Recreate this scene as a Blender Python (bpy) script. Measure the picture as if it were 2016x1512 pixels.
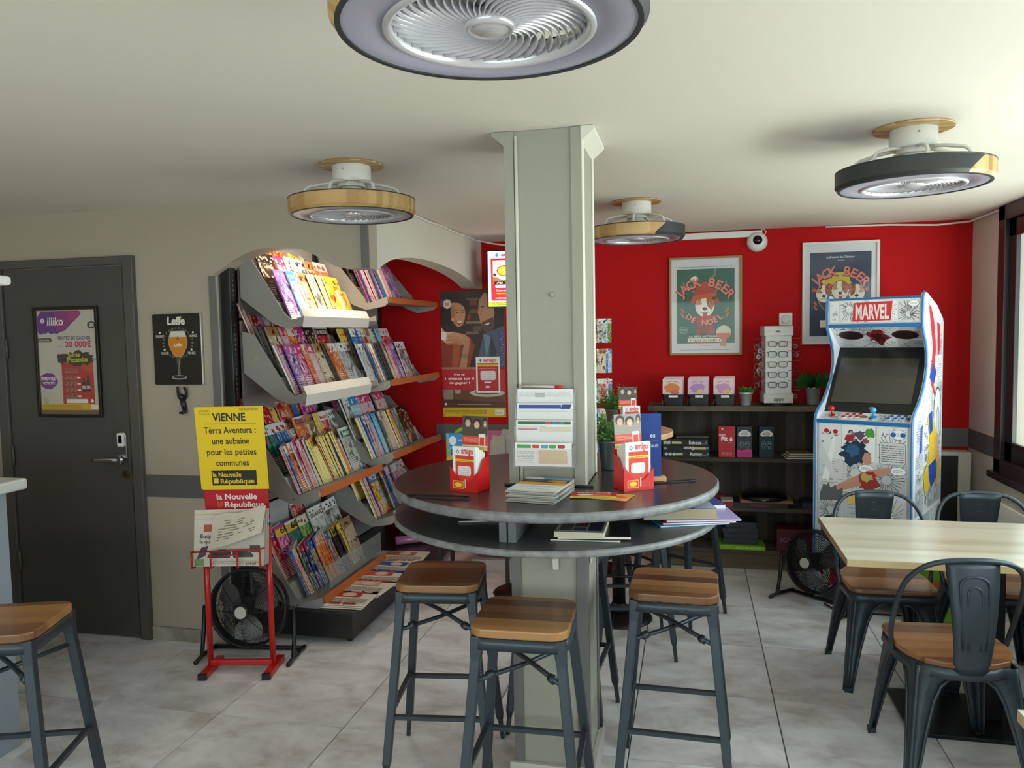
import bpy, bmesh, math, random
from mathutils import Vector, Matrix
for _o in list(bpy.data.objects): bpy.data.objects.remove(_o)
SC = bpy.context.scene; C = SC.collection
PI = math.pi
# ---------------------------------------------------------------- camera
cam = bpy.data.cameras.new('camera'); camo = bpy.data.objects.new('camera', cam); C.objects.link(camo)
cam.sensor_width = 36; cam.lens = 1510/2016*36; cam.clip_start = .02
_y, _p, _r = math.radians(13.2), math.radians(3.8), math.radians(1.1)
_f = Vector((-math.sin(_y)*math.cos(_p), math.cos(_y)*math.cos(_p), -math.sin(_p)))
_r0 = Vector((math.cos(_y), math.sin(_y), 0)); _u0 = _r0.cross(_f)
_ri = _r0*math.cos(_r)-_u0*math.sin(_r); _up = _u0*math.cos(_r)+_r0*math.sin(_r)
_m = Matrix((_ri, _up, -_f)).transposed().to_4x4(); _m.translation = (0, 0, 1.64)
camo.matrix_world = _m; SC.camera = camo
# ---------------------------------------------------------------- light and exposure
w = bpy.data.worlds.new('sky'); SC.world = w; w.use_nodes = True
bg = w.node_tree.nodes['Background']; bg.inputs[0].default_value = (.80, .90, 1, 1); bg.inputs[1].default_value = 2.2
def area(name, loc, rot, sx, sy, power, col=(1, 1, 1), spread=180):
    l = bpy.data.lights.new(name, 'AREA'); l.shape = 'RECTANGLE'; l.size = sx; l.size_y = sy; l.energy = power; l.color = col
    l.spread = math.radians(spread)
    o = bpy.data.objects.new(name, l); C.objects.link(o); o.location = loc; o.rotation_euler = rot; return o
H = 2.335; XW = 1.82; YB = 5.7; YF = -2.6; XL = -4.4; YD = 3.56; XC = -1.56
# daylight through the long window on the right: sky part and ground bounce part
area('daylight_window', (2.05, 2.3, 1.45), (0, math.radians(90), 0), 1.5, 4.2, 74, (.87, .91, 1))
area('ground_bounce', (2.15, 2.3, .75), (0, math.radians(114), 0), .8, 4.4, 84, (1, .93, .84))
area('daylight_shopfront', (-1.2, -2.75, 1.4), (math.radians(90), 0, 0), 4.6, 1.7, 54, (.97, .96, 1))
area('bar_side_warm_fill', (-3.2, .2, 2.28), (0, 0, 0), 1.2, .5, 14, (1, .82, .6))  # unseen warm fill light, added to warm the left side; no lamp modelled
SC.view_settings.view_transform = 'Standard'; SC.view_settings.look = 'None'
SC.view_settings.exposure = 0.35; SC.view_settings.gamma = 1; SC.view_settings.use_curve_mapping = False
# ---------------------------------------------------------------- helpers: colour and materials
def lin(c):
    if isinstance(c, str): c = tuple(int(c[i:i+2], 16)/255 for i in (0, 2, 4))
    return tuple((x/12.92 if x <= .04045 else ((x+.055)/1.055)**2.4) for x in c[:3]) + (1,)
MATS = {}
def M(name, col='808080', rough=.5, metal=0, bump=0, bscale=60, var=0, vscale=6, coat=0, emit=0, alpha=None, trans=0):
    if name in MATS: return MATS[name]
    m = bpy.data.materials.new(name); m.use_nodes = True; MATS[name] = m
    nt = m.node_tree; b = nt.nodes['Principled BSDF']; L = nt.links.new
    b.inputs['Base Color'].default_value = lin(col); b.inputs['Roughness'].default_value = rough; b.inputs['Metallic'].default_value = metal
    if coat: b.inputs['Coat Weight'].default_value = coat; b.inputs['Coat Roughness'].default_value = .08
    if emit: b.inputs['Emission Color'].default_value = lin(col); b.inputs['Emission Strength'].default_value = emit
    if trans: b.inputs['Transmission Weight'].default_value = trans
    if alpha is not None: b.inputs['Alpha'].default_value = alpha
    if bump or var:
        tc = nt.nodes.new('ShaderNodeTexCoord')
        n = nt.nodes.new('ShaderNodeTexNoise'); n.inputs['Detail'].default_value = 5; L(tc.outputs['Object'], n.inputs['Vector'])
        if bump:
            n.inputs['Scale'].default_value = bscale
            bp = nt.nodes.new('ShaderNodeBump'); bp.inputs['Strength'].default_value = bump; bp.inputs['Distance'].default_value = .004
            L(n.outputs['Fac'], bp.inputs['Height']); L(bp.outputs['Normal'], b.inputs['Normal'])
        if var:
            n2 = nt.nodes.new('ShaderNodeTexNoise'); n2.inputs['Scale'].default_value = vscale; n2.inputs['Detail'].default_value = 6; L(tc.outputs['Object'], n2.inputs['Vector'])
            mx = nt.nodes.new('ShaderNodeMix'); mx.data_type = 'RGBA'; cc = lin(col)
            mx.inputs[6].default_value = tuple(x*(1-var) for x in cc[:3])+(1,); mx.inputs[7].default_value = tuple(min(1, x*(1+var)) for x in cc[:3])+(1,)
            cr = nt.nodes.new('ShaderNodeMapRange'); cr.inputs[1].default_value = .3; cr.inputs[2].default_value = .7
            L(n2.outputs['Fac'], cr.inputs[0]); L(cr.outputs[0], mx.inputs[0]); L(mx.outputs[2], b.inputs['Base Color'])
    return m
def WOOD(name, dark, mid, light, axis='X', stave=.06, grain=30, rough=.45, coat=0, stretch=.06, stv=.5):
    """staves across `axis`-perpendicular direction, grain along axis"""
    if name in MATS: return MATS[name]
    m = bpy.data.materials.new(name); m.use_nodes = True; MATS[name] = m
    nt = m.node_tree; b = nt.nodes['Principled BSDF']; L = nt.links.new; N = nt.nodes.new
    b.inputs['Roughness'].default_value = rough
    if coat: b.inputs['Coat Weight'].default_value = coat; b.inputs['Coat Roughness'].default_value = .15
    tc = N('ShaderNodeTexCoord'); mp = N('ShaderNodeMapping')
    sc = {'X': (stretch, 1, 1), 'Y': (1, stretch, 1), 'Z': (1, 1, stretch)}[axis]; mp.inputs['Scale'].default_value = sc
    L(tc.outputs['Object'], mp.inputs[0])
    oi = N('ShaderNodeObjectInfo'); ad = N('ShaderNodeVectorMath'); ad.operation = 'ADD'; ml = N('ShaderNodeMath'); ml.operation = 'MULTIPLY'; ml.inputs[1].default_value = 7.3
    L(oi.outputs['Random'], ml.inputs[0]); L(mp.outputs[0], ad.inputs[0]); L(ml.outputs[0], ad.inputs[1])
    n = N('ShaderNodeTexNoise'); n.inputs['Scale'].default_value = grain; n.inputs['Detail'].default_value = 8; n.inputs['Roughness'].default_value = .65; L(ad.outputs[0], n.inputs['Vector'])
    sep = N('ShaderNodeSeparateXYZ'); L(tc.outputs['Object'], sep.inputs[0])
    dv = N('ShaderNodeMath'); dv.operation = 'DIVIDE'; dv.inputs[1].default_value = stave; L(sep.outputs[{'X': 1, 'Y': 0, 'Z': 0}[axis]], dv.inputs[0])
    fl = N('ShaderNodeMath'); fl.operation = 'FLOOR'; L(dv.outputs[0], fl.inputs[0])
    a2 = N('ShaderNodeMath'); a2.operation = 'ADD'; L(fl.outputs[0], a2.inputs[0]); L(ml.outputs[0], a2.inputs[1])
    wn = N('ShaderNodeTexWhiteNoise'); wn.noise_dimensions = '1D'; L(a2.outputs[0], wn.inputs['W'])
    mx = N('ShaderNodeMix'); mx.inputs[0].default_value = stv; L(n.outputs['Fac'], mx.inputs[2]); L(wn.outputs['Value'], mx.inputs[3])
    cr = N('ShaderNodeValToRGB'); e = cr.color_ramp.elements; e[0].position = .25; e[0].color = lin(dark); e[1].position = .75; e[1].color = lin(light)
    x = e.new(.5); x.color = lin(mid); L(mx.outputs[0], cr.inputs[0]); L(cr.outputs[0], b.inputs['Base Color'])
    return m
def STONE(name, c0, c1, c2, scale=2.2, rough=.3):
    m = bpy.data.materials.new(name); m.use_nodes = True; MATS[name] = m
    nt = m.node_tree; b = nt.nodes['Principled BSDF']; L = nt.links.new; N = nt.nodes.new
    g = N('ShaderNodeNewGeometry'); mp = N('ShaderNodeMapping'); mp.inputs['Scale'].default_value = (1, 1.5, 1); L(g.outputs['Position'], mp.inputs[0])
    oi = N('ShaderNodeObjectInfo'); ml = N('ShaderNodeMath'); ml.operation = 'MULTIPLY'; ml.inputs[1].default_value = 31; L(oi.outputs['Random'], ml.inputs[0])
    ad = N('ShaderNodeVectorMath'); ad.operation = 'ADD'; L(mp.outputs[0], ad.inputs[0]); L(ml.outputs[0], ad.inputs[1])
    n = N('ShaderNodeTexNoise'); n.inputs['Scale'].default_value = scale; n.inputs['Detail'].default_value = 9; n.inputs['Roughness'].default_value = .62; n.inputs['Distortion'].default_value = .35; L(ad.outputs[0], n.inputs['Vector'])
    cr = N('ShaderNodeValToRGB'); e = cr.color_ramp.elements; e[0].position = .36; e[0].color = lin(c0); e[1].position = .62; e[1].color = lin(c2); x = e.new(.48); x.color = lin(c1)
    L(n.outputs['Fac'], cr.inputs[0])
    n2 = N('ShaderNodeTexNoise'); n2.inputs['Scale'].default_value = 11; n2.inputs['Detail'].default_value = 8; n2.inputs['Roughness'].default_value = .75; L(ad.outputs[0], n2.inputs['Vector'])
    r2 = N('ShaderNodeMapRange'); r2.inputs[1].default_value = .55; r2.inputs[2].default_value = .75; r2.inputs[4].default_value = .5; L(n2.outputs['Fac'], r2.inputs[0])
    mx = N('ShaderNodeMix'); mx.data_type = 'RGBA'; mx.inputs[7].default_value = lin(c0); L(r2.outputs[0], mx.inputs[0]); L(cr.outputs[0], mx.inputs[6]); L(mx.outputs[2], b.inputs['Base Color'])
    b.inputs['Roughness'].default_value = rough
    bp = N('ShaderNodeBump'); bp.inputs['Strength'].default_value = .12; bp.inputs['Distance'].default_value = .002; L(n2.outputs['Fac'], bp.inputs['Height']); L(bp.outputs[0], b.inputs['Normal'])
    return m
def CLEAR(name, tint='ffffff', fac=.12, rough=.05):
    if name in MATS: return MATS[name]
    m = bpy.data.materials.new(name); m.use_nodes = True; MATS[name] = m; nt = m.node_tree; nt.nodes.clear(); N = nt.nodes.new; L = nt.links.new
    o = N('ShaderNodeOutputMaterial'); t = N('ShaderNodeBsdfTransparent'); t.inputs[0].default_value = lin(tint); g = N('ShaderNodeBsdfGlossy'); g.inputs['Roughness'].default_value = rough
    d = N('ShaderNodeBsdfDiffuse'); d.inputs[0].default_value = (.8, .8, .8, 1); lw = N('ShaderNodeLayerWeight'); lw.inputs[0].default_value = .35
    mg = N('ShaderNodeMath'); mg.operation = 'MULTIPLY_ADD'; mg.inputs[1].default_value = .12; mg.inputs[2].default_value = .006; L(lw.outputs['Fresnel'], mg.inputs[0])
    a = N('ShaderNodeMixShader'); a.inputs[0].default_value = fac; b = N('ShaderNodeMixShader')
    L(t.outputs[0], a.inputs[1]); L(d.outputs[0], a.inputs[2]); L(mg.outputs[0], b.inputs[0]); L(a.outputs[0], b.inputs[1]); L(g.outputs[0], b.inputs[2]); L(b.outputs[0], o.inputs[0])
    return m
def PRINT(name='print', rough=.45, emit=0, coat=0):
    if name in MATS: return MATS[name]
    m = bpy.data.materials.new(name); m.use_nodes = True; MATS[name] = m; nt = m.node_tree; b = nt.nodes['Principled BSDF']
    a = nt.nodes.new('ShaderNodeAttribute'); a.attribute_name = 'Col'; nt.links.new(a.outputs['Color'], b.inputs['Base Color']); b.inputs['Roughness'].default_value = rough
    if coat: b.inputs['Coat Weight'].default_value = coat; b.inputs['Coat Roughness'].default_value = .06
    if emit: nt.links.new(a.outputs['Color'], b.inputs['Emission Color']); b.inputs['Emission Strength'].default_value = emit
    return m
# ---------------------------------------------------------------- helpers: meshes
def _link(o, parent):
    C.objects.link(o)
    if parent is not None: o.parent = parent
    return o
class MB:
    def __init__(s): s.v = []; s.f = []; s.mi = []; s.sm = []; s.mats = []
    def _m(s, m):
        if m not in s.mats: s.mats.append(m)
        return s.mats.index(m)
    def add(s, vs, fs, m, smooth=False, T=None):
        n = len(s.v); k = s._m(m)
        for p in vs:
            p = Vector(p); s.v.append(tuple(T @ p) if T is not None else tuple(p))
        for f in fs: s.f.append([n+i for i in f]); s.mi.append(k); s.sm.append(smooth)
        return s
    def box(s, lo, hi, m, T=None):
        x0, y0, z0 = lo; x1, y1, z1 = hi
        return s.add([(x0, y0, z0), (x1, y0, z0), (x1, y1, z0), (x0, y1, z0), (x0, y0, z1), (x1, y0, z1), (x1, y1, z1), (x0, y1, z1)],
                     [(0, 3, 2, 1), (4, 5, 6, 7), (0, 1, 5, 4), (1, 2, 6, 5), (2, 3, 7, 6), (3, 0, 4, 7)], m, False, T)
    def prism(s, pts, a0, a1, m, axis='Z', T=None, smooth=False):
        """pts 2D outline (ccw); extruded along axis"""
        def P(p, a): return {'Z': (p[0], p[1], a), 'Y': (p[0], a, p[1]), 'X': (a, p[0], p[1])}[axis]
        n = len(pts); vs = [P(p, a0) for p in pts]+[P(p, a1) for p in pts]
        fs = [list(range(n))[::-1], list(range(n, 2*n))]
        s.add(vs, fs, m, False, T)
        n0 = len(s.v)-2*n; k = s._m(m)
        for i in range(n):
            j = (i+1) % n; s.f.append([n0+i, n0+j, n0+n+j, n0+n+i]); s.mi.append(k); s.sm.append(smooth)
        return s
    def tube(s, path, r, m, n=8, cap=True, closed=False, T=None, flat=None):
        path = [Vector(p) for p in path]; N = len(path); rs = r if isinstance(r, (list, tuple)) else [r]*N
        vs = []; up = None
        for i, p in enumerate(path):
            if closed: d = (path[(i+1) % N]-path[i-1]).normalized()
            else: d = (path[min(i+1, N-1)]-path[max(i-1, 0)]).normalized()
            if up is None:
                up = Vector((0, 0, 1)) if abs(d.z) < .9 else Vector((1, 0, 0))
            a = d.cross(up)
            if a.length < 1e-6: a = d.orthogonal()
            a.normalize(); b = a.cross(d).normalized(); up = b
            fx, fy = flat if flat else (1, 1)
            for k in range(n):
                t = 2*PI*k/n + (PI/4 if n == 4 else 0); vs.append(p+(a*math.cos(t)*fx+b*math.sin(t)*fy)*rs[i])
        fs = []
        for i in range(N if closed else N-1):
            for k in range(n):
                a0 = i*n+k; a1 = i*n+(k+1) % n; b0 = ((i+1) % N)*n+k; b1 = ((i+1) % N)*n+(k+1) % n
                fs.append((a0, a1, b1, b0))
        if cap and not closed: fs.append(list(range(n))[::-1]); fs.append(list(range((N-1)*n, N*n)))
        return s.add(vs, fs, m, n > 4, T)
    def lathe(s, prof, m, n=24, T=None, smooth=True, arc=None, cap=True):
        """prof: (r,z) list"""
        vs = []; fs = []; A0, A1 = arc if arc else (0, 2*PI); full = arc is None; cols = n if full else n+1
        for r, z in prof:
            for k in range(cols):
                t = A0+(A1-A0)*k/n; vs.append((r*math.cos(t), r*math.sin(t), z))
        for i in range(len(prof)-1):
            for k in range(n):
                k2 = (k+1) % cols; fs.append((i*cols+k, i*cols+k2, (i+1)*cols+k2, (i+1)*cols+k))
        return s.add(vs, fs, m, smooth, T)
    def cyl(s, c, r, h, m, n=20, T=None, r2=None):
        x, y, z = c; r2 = r if r2 is None else r2
        vs = [(x+r*math.cos(2*PI*k/n), y+r*math.sin(2*PI*k/n), z) for k in range(n)]+[(x+r2*math.cos(2*PI*k/n), y+r2*math.sin(2*PI*k/n), z+h) for k in range(n)]
        s.add(vs, [(k, (k+1) % n, n+(k+1) % n, n+k) for k in range(n)], m, True, T)
        n0 = len(s.v)-2*n; kk = s._m(m)
        for f in (list(range(n0, n0+n))[::-1], list(range(n0+n, n0+2*n))): s.f.append(f); s.mi.append(kk); s.sm.append(False)
        return s
    def sph(s, c, r, m, n=12, sc=(1, 1, 1), T=None):
        vs = []; fs = []; R = n//2
        for i in range(R+1):
            for k in range(n):
                a = PI*i/R; t = 2*PI*k/n; vs.append((c[0]+r*sc[0]*math.sin(a)*math.cos(t), c[1]+r*sc[1]*math.sin(a)*math.sin(t), c[2]+r*sc[2]*math.cos(a)))
        for i in range(R):
            for k in range(n): fs.append((i*n+k, (i+1)*n+k, (i+1)*n+(k+1) % n, i*n+(k+1) % n))
        return s.add(vs, fs, m, True, T)
    def mesh(s, name):
        me = bpy.data.meshes.new(name); me.from_pydata(s.v, [], s.f)
        for m in s.mats: me.materials.append(m)
        me.polygons.foreach_set('material_index', s.mi); me.polygons.foreach_set('use_smooth', s.sm)
        me.update(); return me
    def build(s, name, parent=None, loc=(0, 0, 0), rot=(0, 0, 0), bevel=0, seg=2):
        o = bpy.data.objects.new(name, s.mesh(name)); _link(o, parent); o.location = loc; o.rotation_euler = rot
        if bevel:
            b = o.modifiers.new('bevel', 'BEVEL'); b.width = bevel; b.segments = seg; b.limit_method = 'ANGLE'; b.angle_limit = math.radians(40)
        return o
def thing(name, label, cat, loc=(0, 0, 0), rotz=0, group=None):
    o = bpy.data.objects.new(name, None); C.objects.link(o); o.empty_display_size = .1
    o.location = loc; o.rotation_euler = (0, 0, rotz); o['label'] = label; o['category'] = cat
    if group: o['group'] = group
    return o
def tag(o, label, cat, group=None):
    o['label'] = label; o['category'] = cat
    if group: o['group'] = group
    return o
def struct(o): o['kind'] = 'structure'; return o
def kids(o): return [c for c in bpy.data.objects if c.parent == o]
def copy_tree(o, parent=None):
    c = o.copy(); C.objects.link(c)
    if parent is not None: c.parent = parent
    for k in CH.get(o.name, kids(o)): copy_tree(k, c)
    return c
CH = {}
def freeze(o):
    """remember children so that copying is quick"""
    ks = kids(o); CH[o.name] = ks
    for k in ks: freeze(k)
def rrect(w, d, r, n=5, cx=0, cy=0):
    pts = []
    for sx, sy, a in ((1, -1, -PI/2), (1, 1, 0), (-1, 1, PI/2), (-1, -1, PI)):
        for i in range(n+1):
            t = a+PI/2*i/n; pts.append((cx+sx*(w/2-r)+r*math.cos(t), cy+sy*(d/2-r)+r*math.sin(t)))
    return pts
def rm(rz=0, t=(0, 0, 0), rx=0, ry=0):
    return Matrix.Translation(t) @ Matrix.Rotation(rz, 4, 'Z') @ Matrix.Rotation(ry, 4, 'Y') @ Matrix.Rotation(rx, 4, 'X')
# ---------------------------------------------------------------- helpers: flat print
_TX = {}
def text_geo(s, bold=0.0):
    k = (s, bold)
    if k not in _TX:
        cu = bpy.data.curves.new('t', 'FONT'); cu.body = s; cu.size = 1; cu.offset = bold; cu.resolution_u = 3; cu.fill_mode = 'FRONT'
        o = bpy.data.objects.new('t', cu); me = o.to_mesh()
        vs = [(v.co.x, v.co.y) for v in me.vertices]; fs = [list(p.vertices) for p in me.polygons]; o.to_mesh_clear()
        bpy.data.objects.remove(o); bpy.data.curves.remove(cu)
        xs = [v[0] for v in vs] or [0]; ys = [v[1] for v in vs] or [0]
        _TX[k] = (vs, fs, min(xs), max(xs), min(ys), max(ys))
    return _TX[k]
class Art:
    """flat artwork in the XZ plane, facing -Y, each layer a hair proud of the one below"""
    def __init__(s, eps=.00012): s.v = []; s.f = []; s.c = []; s.l = 0; s.eps = eps; s.bb = []
    def _add(s, pts, fs, col):
        n = len(s.v); xs = [p[0] for p in pts]; zs = [p[1] for p in pts]; bb = (min(xs), min(zs), max(xs), max(zs)); l = 1
        for b in s.bb:
            if b[4] >= l and b[0] < bb[2] and b[2] > bb[0] and b[1] < bb[3] and b[3] > bb[1]: l = b[4]+1
        s.bb.append(bb+(l,)); s.l = l
        for x, z in pts: s.v.append((x, -l*s.eps, z))
        for f in fs: s.f.append([n+i for i in f]); s.c.append(lin(col))
        return s
    def poly(s, pts, col): return s._add(pts, [list(range(len(pts)))], col)
    def rect(s, x, z, w, h, col): return s.poly([(x, z), (x+w, z), (x+w, z+h), (x, z+h)], col)
    def rr(s, x, z, w, h, r, col): return s.poly(rrect(w, h, r, 4, x+w/2, z+h/2), col)
    def ell(s, cx, cz, rx, rz, col, n=20, rot=0, a0=0, a1=2*PI):
        pts = []
        for k in range(n if a1-a0 > 6.2 else n+1):
            t = a0+(a1-a0)*k/n; x, z = rx*math.cos(t), rz*math.sin(t); pts.append((cx+x*math.cos(rot)-z*math.sin(rot), cz+x*math.sin(rot)+z*math.cos(rot)))
        return s.poly(pts, col)
    def line(s, pts, w, col):
        fs = []; vs = []
        for i, (x, z) in enumerate(pts):
            a = Vector(pts[max(i-1, 0)]); b = Vector(pts[min(i+1, len(pts)-1)]); d = (b-a).normalized() if (b-a).length else Vector((1, 0))
            vs += [(x-d.y*w/2, z+d.x*w/2), (x+d.y*w/2, z-d.x*w/2)]
            if i: k = 2*i; fs.append([k-2, k-1, k+1, k])
        return s._add(vs, fs, col)
    def blob(s, cx, cz, rx, rz, col, n=22, amp=.15, seed=1):
        r = random.Random(seed); return s.poly([(cx+rx*(1+r.uniform(-amp, amp))*math.cos(2*PI*k/n), cz+rz*(1+r.uniform(-amp, amp))*math.sin(2*PI*k/n)) for k in range(n)], col)
    def text(s, t, x, z, size, col, al='C', bold=.0, rot=0, shear=0, sx=1, width=None):
        vs, fs, a, b, c0, c1 = text_geo(t, bold); k = size
        if width: sx = width/((b-a)*k)
        ox = {'L': a, 'C': (a+b)/2, 'R': b}[al]; pts = []
        for px, py in vs:
            X = ((px-ox)*sx+py*shear)*k; Z = py*k; pts.append((x+X*math.cos(rot)-Z*math.sin(rot), z+X*math.sin(rot)+Z*math.cos(rot)))
        return s._add(pts, fs, col)
    def arc(s, t, cx, cz, R, size, col, a0, a1, bold=.02, sx=1, flip=False):
        n = len(t)
        for i, ch in enumerate(t):
            if ch == ' ': continue
            a = a0+(a1-a0)*i/(n-1); s.text(ch, cx+R*math.cos(a), cz+R*math.sin(a), size, col, bold=bold, rot=(a-PI/2) if not flip else a+PI/2, sx=sx)
        return s
    def greek(s, x, z, w, n, lh, col, seed=0, t=.35):
        """lines of tiny unreadable print"""
        r = random.Random(seed); vs = []; fs = []
        for i in range(n):
            cx = x
            while cx < x+w:
                ww = min(r.uniform(.8, 3)*lh, x+w-cx); k = len(vs); zz = z-i*lh
                vs += [(cx, zz), (cx+ww, zz), (cx+ww, zz+lh*t), (cx, zz+lh*t)]; fs.append([k, k+1, k+2, k+3]); cx += ww+lh*.35
        return s._add(vs, fs, col)
    def mesh(s, name, mat):
        me = bpy.data.meshes.new(name); me.from_pydata(s.v, [], s.f); at = me.color_attributes.new('Col', 'FLOAT_COLOR', 'CORNER')
        buf = []
        for f, c in zip(s.f, s.c): buf += list(c)*len(f)
        at.data.foreach_set('color', buf); me.materials.append(mat); me.update(); return me
    def build(s, name, parent=None, loc=(0, 0, 0), rot=(0, 0, 0), mat=None):
        o = bpy.data.objects.new(name, s.mesh(name, mat or PRINT())); _link(o, parent); o.location = loc; o.rotation_euler = rot; return o
random.seed(7)
# common materials
wallp = M('wall_paint', 'afa494', .6, bump=.25, bscale=90)
whitep = M('cream_paint', 'dedbcc', .55, bump=.2, bscale=60)
pillp = M('pillar_paint', '9c9a8d', .6, bump=.25, bscale=90)
redp = M('red_paint', 'b9080e', .75, bump=.35, bscale=120); redp.node_tree.nodes['Principled BSDF'].inputs['Specular IOR Level'].default_value = .25
greyp = M('grey_paint', '6c6a69', .5)
ceilm = M('ceiling_paint', 'e0dacd', .75, bump=.25, bscale=14)
dmetal = M('gunmetal', '3d454c', .38, .55, var=.15, vscale=9)
blackp = M('black_plastic', '141416', .4)
blackg = M('black_gloss', '0b0b0d', .15)
chrome = M('brushed_steel', 'b8b8b6', .25, 1)
paper = M('paper', 'e6e3dc', .7)
whitepl = M('white_plastic', 'e8e6e2', .35)
clear = CLEAR('clear_plastic')
# ================================================================ the setting
b = MB(); b.box((XL-.1, YF-.1, -.12), (XW+.15, YB+.15, -.008), M('grout', '5c5854', .9)); floor = struct(b.build('floor'))
tilem = STONE('tile_stone', 'bbb6b6', 'd6d4d7', 'e8e8ed', 3.4)
tb = MB(); P = .002; g = .593
tb.add([(P, P, -.008), (g-P, P, -.008), (g-P, g-P, -.008), (P, g-P, -.008), (P+.001, P+.001, 0), (g-P-.001, P+.001, 0), (g-P-.001, g-P-.001, 0), (P+.001, g-P-.001, 0)],
       [(0, 3, 2, 1), (4, 5, 6, 7), (0, 1, 5, 4), (1, 2, 6, 5), (2, 3, 7, 6), (3, 0, 4, 7)], tilem)
tme = tb.mesh('tile')
for i in range(-8, 3 if 1 else 3):
    for j in range(-10, 4):
        x = .35+.593*i; y = 3.457+.587*j
        if x > XW-.02 or y+g > YB+.35 or x < XL-.3: continue
        o = bpy.data.objects.new('tile', tme); C.objects.link(o); o.parent = floor; o.location = (x, y, 0); o.scale = (1, .587/.593, 1)
b = MB(); b.box((XL-.1, YF-.1, H), (XW+.15, YB+.15, H+.12), ceilm); struct(b.build('ceiling'))
b = MB(); b.box((XL, YB, -.02), (XW, YB+.12, H), redp); struct(b.build('wall_back'))
b = MB(); b.box((XL-.12, YF, -.02), (XL, YB, H), wallp); struct(b.build('wall_far_left'))
# door wall with the arched opening
def arc_pts(p0, p1, rise, n=14, e=1.0):
    return [(p0[0]+(p1[0]-p0[0])*i/n, p0[1]+(p1[1]-p0[1])*i/n+rise*math.sin(PI*i/n)**e) for i in range(n+1)]
b = MB(); jx = -2.432
b.box((XL, YD, -.02), (jx, YD+.13, H), wallp)
arch = [(-2.432, 1.962), (-2.40, 1.985), (-2.358, 2.008), (-2.30, 2.042), (-2.236, 2.07), (-2.18, 2.086), (-2.12, 2.096), (-2.05, 2.098), (-1.977, 2.093), (-1.92, 2.082), (-1.865, 2.062), (-1.80, 2.03), (-1.75, 2.0), (-1.716, 1.985), (-1.66, 1.976), (XC, 1.975)]
vs = []; fs = []
for y in (YD, YD+.13):
    for x, z in arch: vs += [(x, y, z), (x, y, H)]
n = len(arch)
for i in range(n-1):
    a = 2*i; fs += [(a, a+2, a+3, a+1), (a+1+2*n, a+3+2*n, a+2+2*n, a+2*n), (a, a+2*n, a+2+2*n, a+2)]
fs.append((2*n-2, 4*n-2, 4*n-1, 2*n-1)); b.add(vs, fs, wallp); struct(b.build('wall_left'))
# hanging side header running back along the alcove, with its own arch
pr = [(YD+.13, 1.976), (3.71, 1.985), (3.79, 2.015), (3.88, 2.042), (4.03, 2.066), (4.19, 2.082), (4.37, 2.09), (4.54, 2.09), (4.75, 2.084), (4.96, 2.073), (5.14, 2.057), (5.31, 2.036), (5.45, 2.01), (5.56, 1.985), (YB, 1.98)]
b = MB(); vs = []; fs = []; n = len(pr)
for x in (XC-.12, XC+.002):
    for y, z in pr: vs += [(x, y, z), (x, y, H)]
for i in range(n-1):
    a = 2*i; fs += [(a+1, a+3, a+2, a), (a+2*n, a+2+2*n, a+3+2*n, a+1+2*n), (a+2, a+2+2*n, a+2*n, a)]
fs.append((0, 2*n, 2*n+1, 1)); b.add(vs, fs, M('side_header_paint', 'd3d0c2', .6, bump=.25, bscale=90)); struct(b.build('wall_side_header'))
# right wall with long window
b = MB(); W0, W1, WZ = .1, 5.18, .745
b.box((XW, YF, -.02), (XW+.14, YB, WZ), M('right_paint', 'cfc4ba', .6, bump=.2, bscale=80)); b.box((XW, W1, WZ), (XW+.14, YB, H), MATS['right_paint']); b.box((XW, YF, WZ), (XW+.14, W0, H), MATS['right_paint'])
struct(b.build('wall_right'))
brown = M('dark_window_frame', '2a1f1d', .35)
b = MB()
for y in (W1-.10, 3.5, 1.8, W0): b.box((XW-.03, y, WZ), (XW+.02, y+.10, H), brown)
b.box((XW-.03, W0, WZ), (XW+.02, W1, WZ+.085), brown); b.box((XW-.03, W0, H-.09), (XW+.02, W1, H-.001), brown); b.box((XW-.06, W0-.02, WZ-.035), (XW+.02, W1+.02, WZ+.005), brown)
win = struct(b.build('window_1', bevel=.004))
b = MB()
for y0, y1 in ((3.6, W1-.10), (1.9, 3.5), (W0+.1, 1.8)):
    for yy in (y0, y1-.10): b.box((XW-.005, yy, WZ+.085), (XW+.02, yy+.10, H-.09), M('sash_black', '0e0d0e', .3))
    b.box((XW-.005, y0, WZ+.085), (XW+.02, y1, WZ+.2), MATS['sash_black']); b.box((XW-.005, y0, H-.19), (XW+.02, y1, H-.09), MATS['sash_black'])
b.build('sash', win, bevel=.003)
b = MB(); b.box((XW+.11, W1-.38, WZ), (XW+.135, W1-.33, H-.1), M('shutter_guide', '8f9092', .4, .4)); b.build('shutter_guide', win)
b = MB(); b.box((XW+.008, W0+.1, WZ+.1), (XW+.012, W1-.1, H-.1), CLEAR('window_glass', 'f4faf6', 0, .01)); b.build('pane', win)
# outside ground seen past the glass
b = MB(); b.box((XW+.15, -8, -.3), (30, 20, -.15), M('pavement', 'a9a69f', .9, var=.1)); tag(struct(b.build('pavement')), '', '')
del bpy.data.objects['pavement']['label'], bpy.data.objects['pavement']['category']
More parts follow.
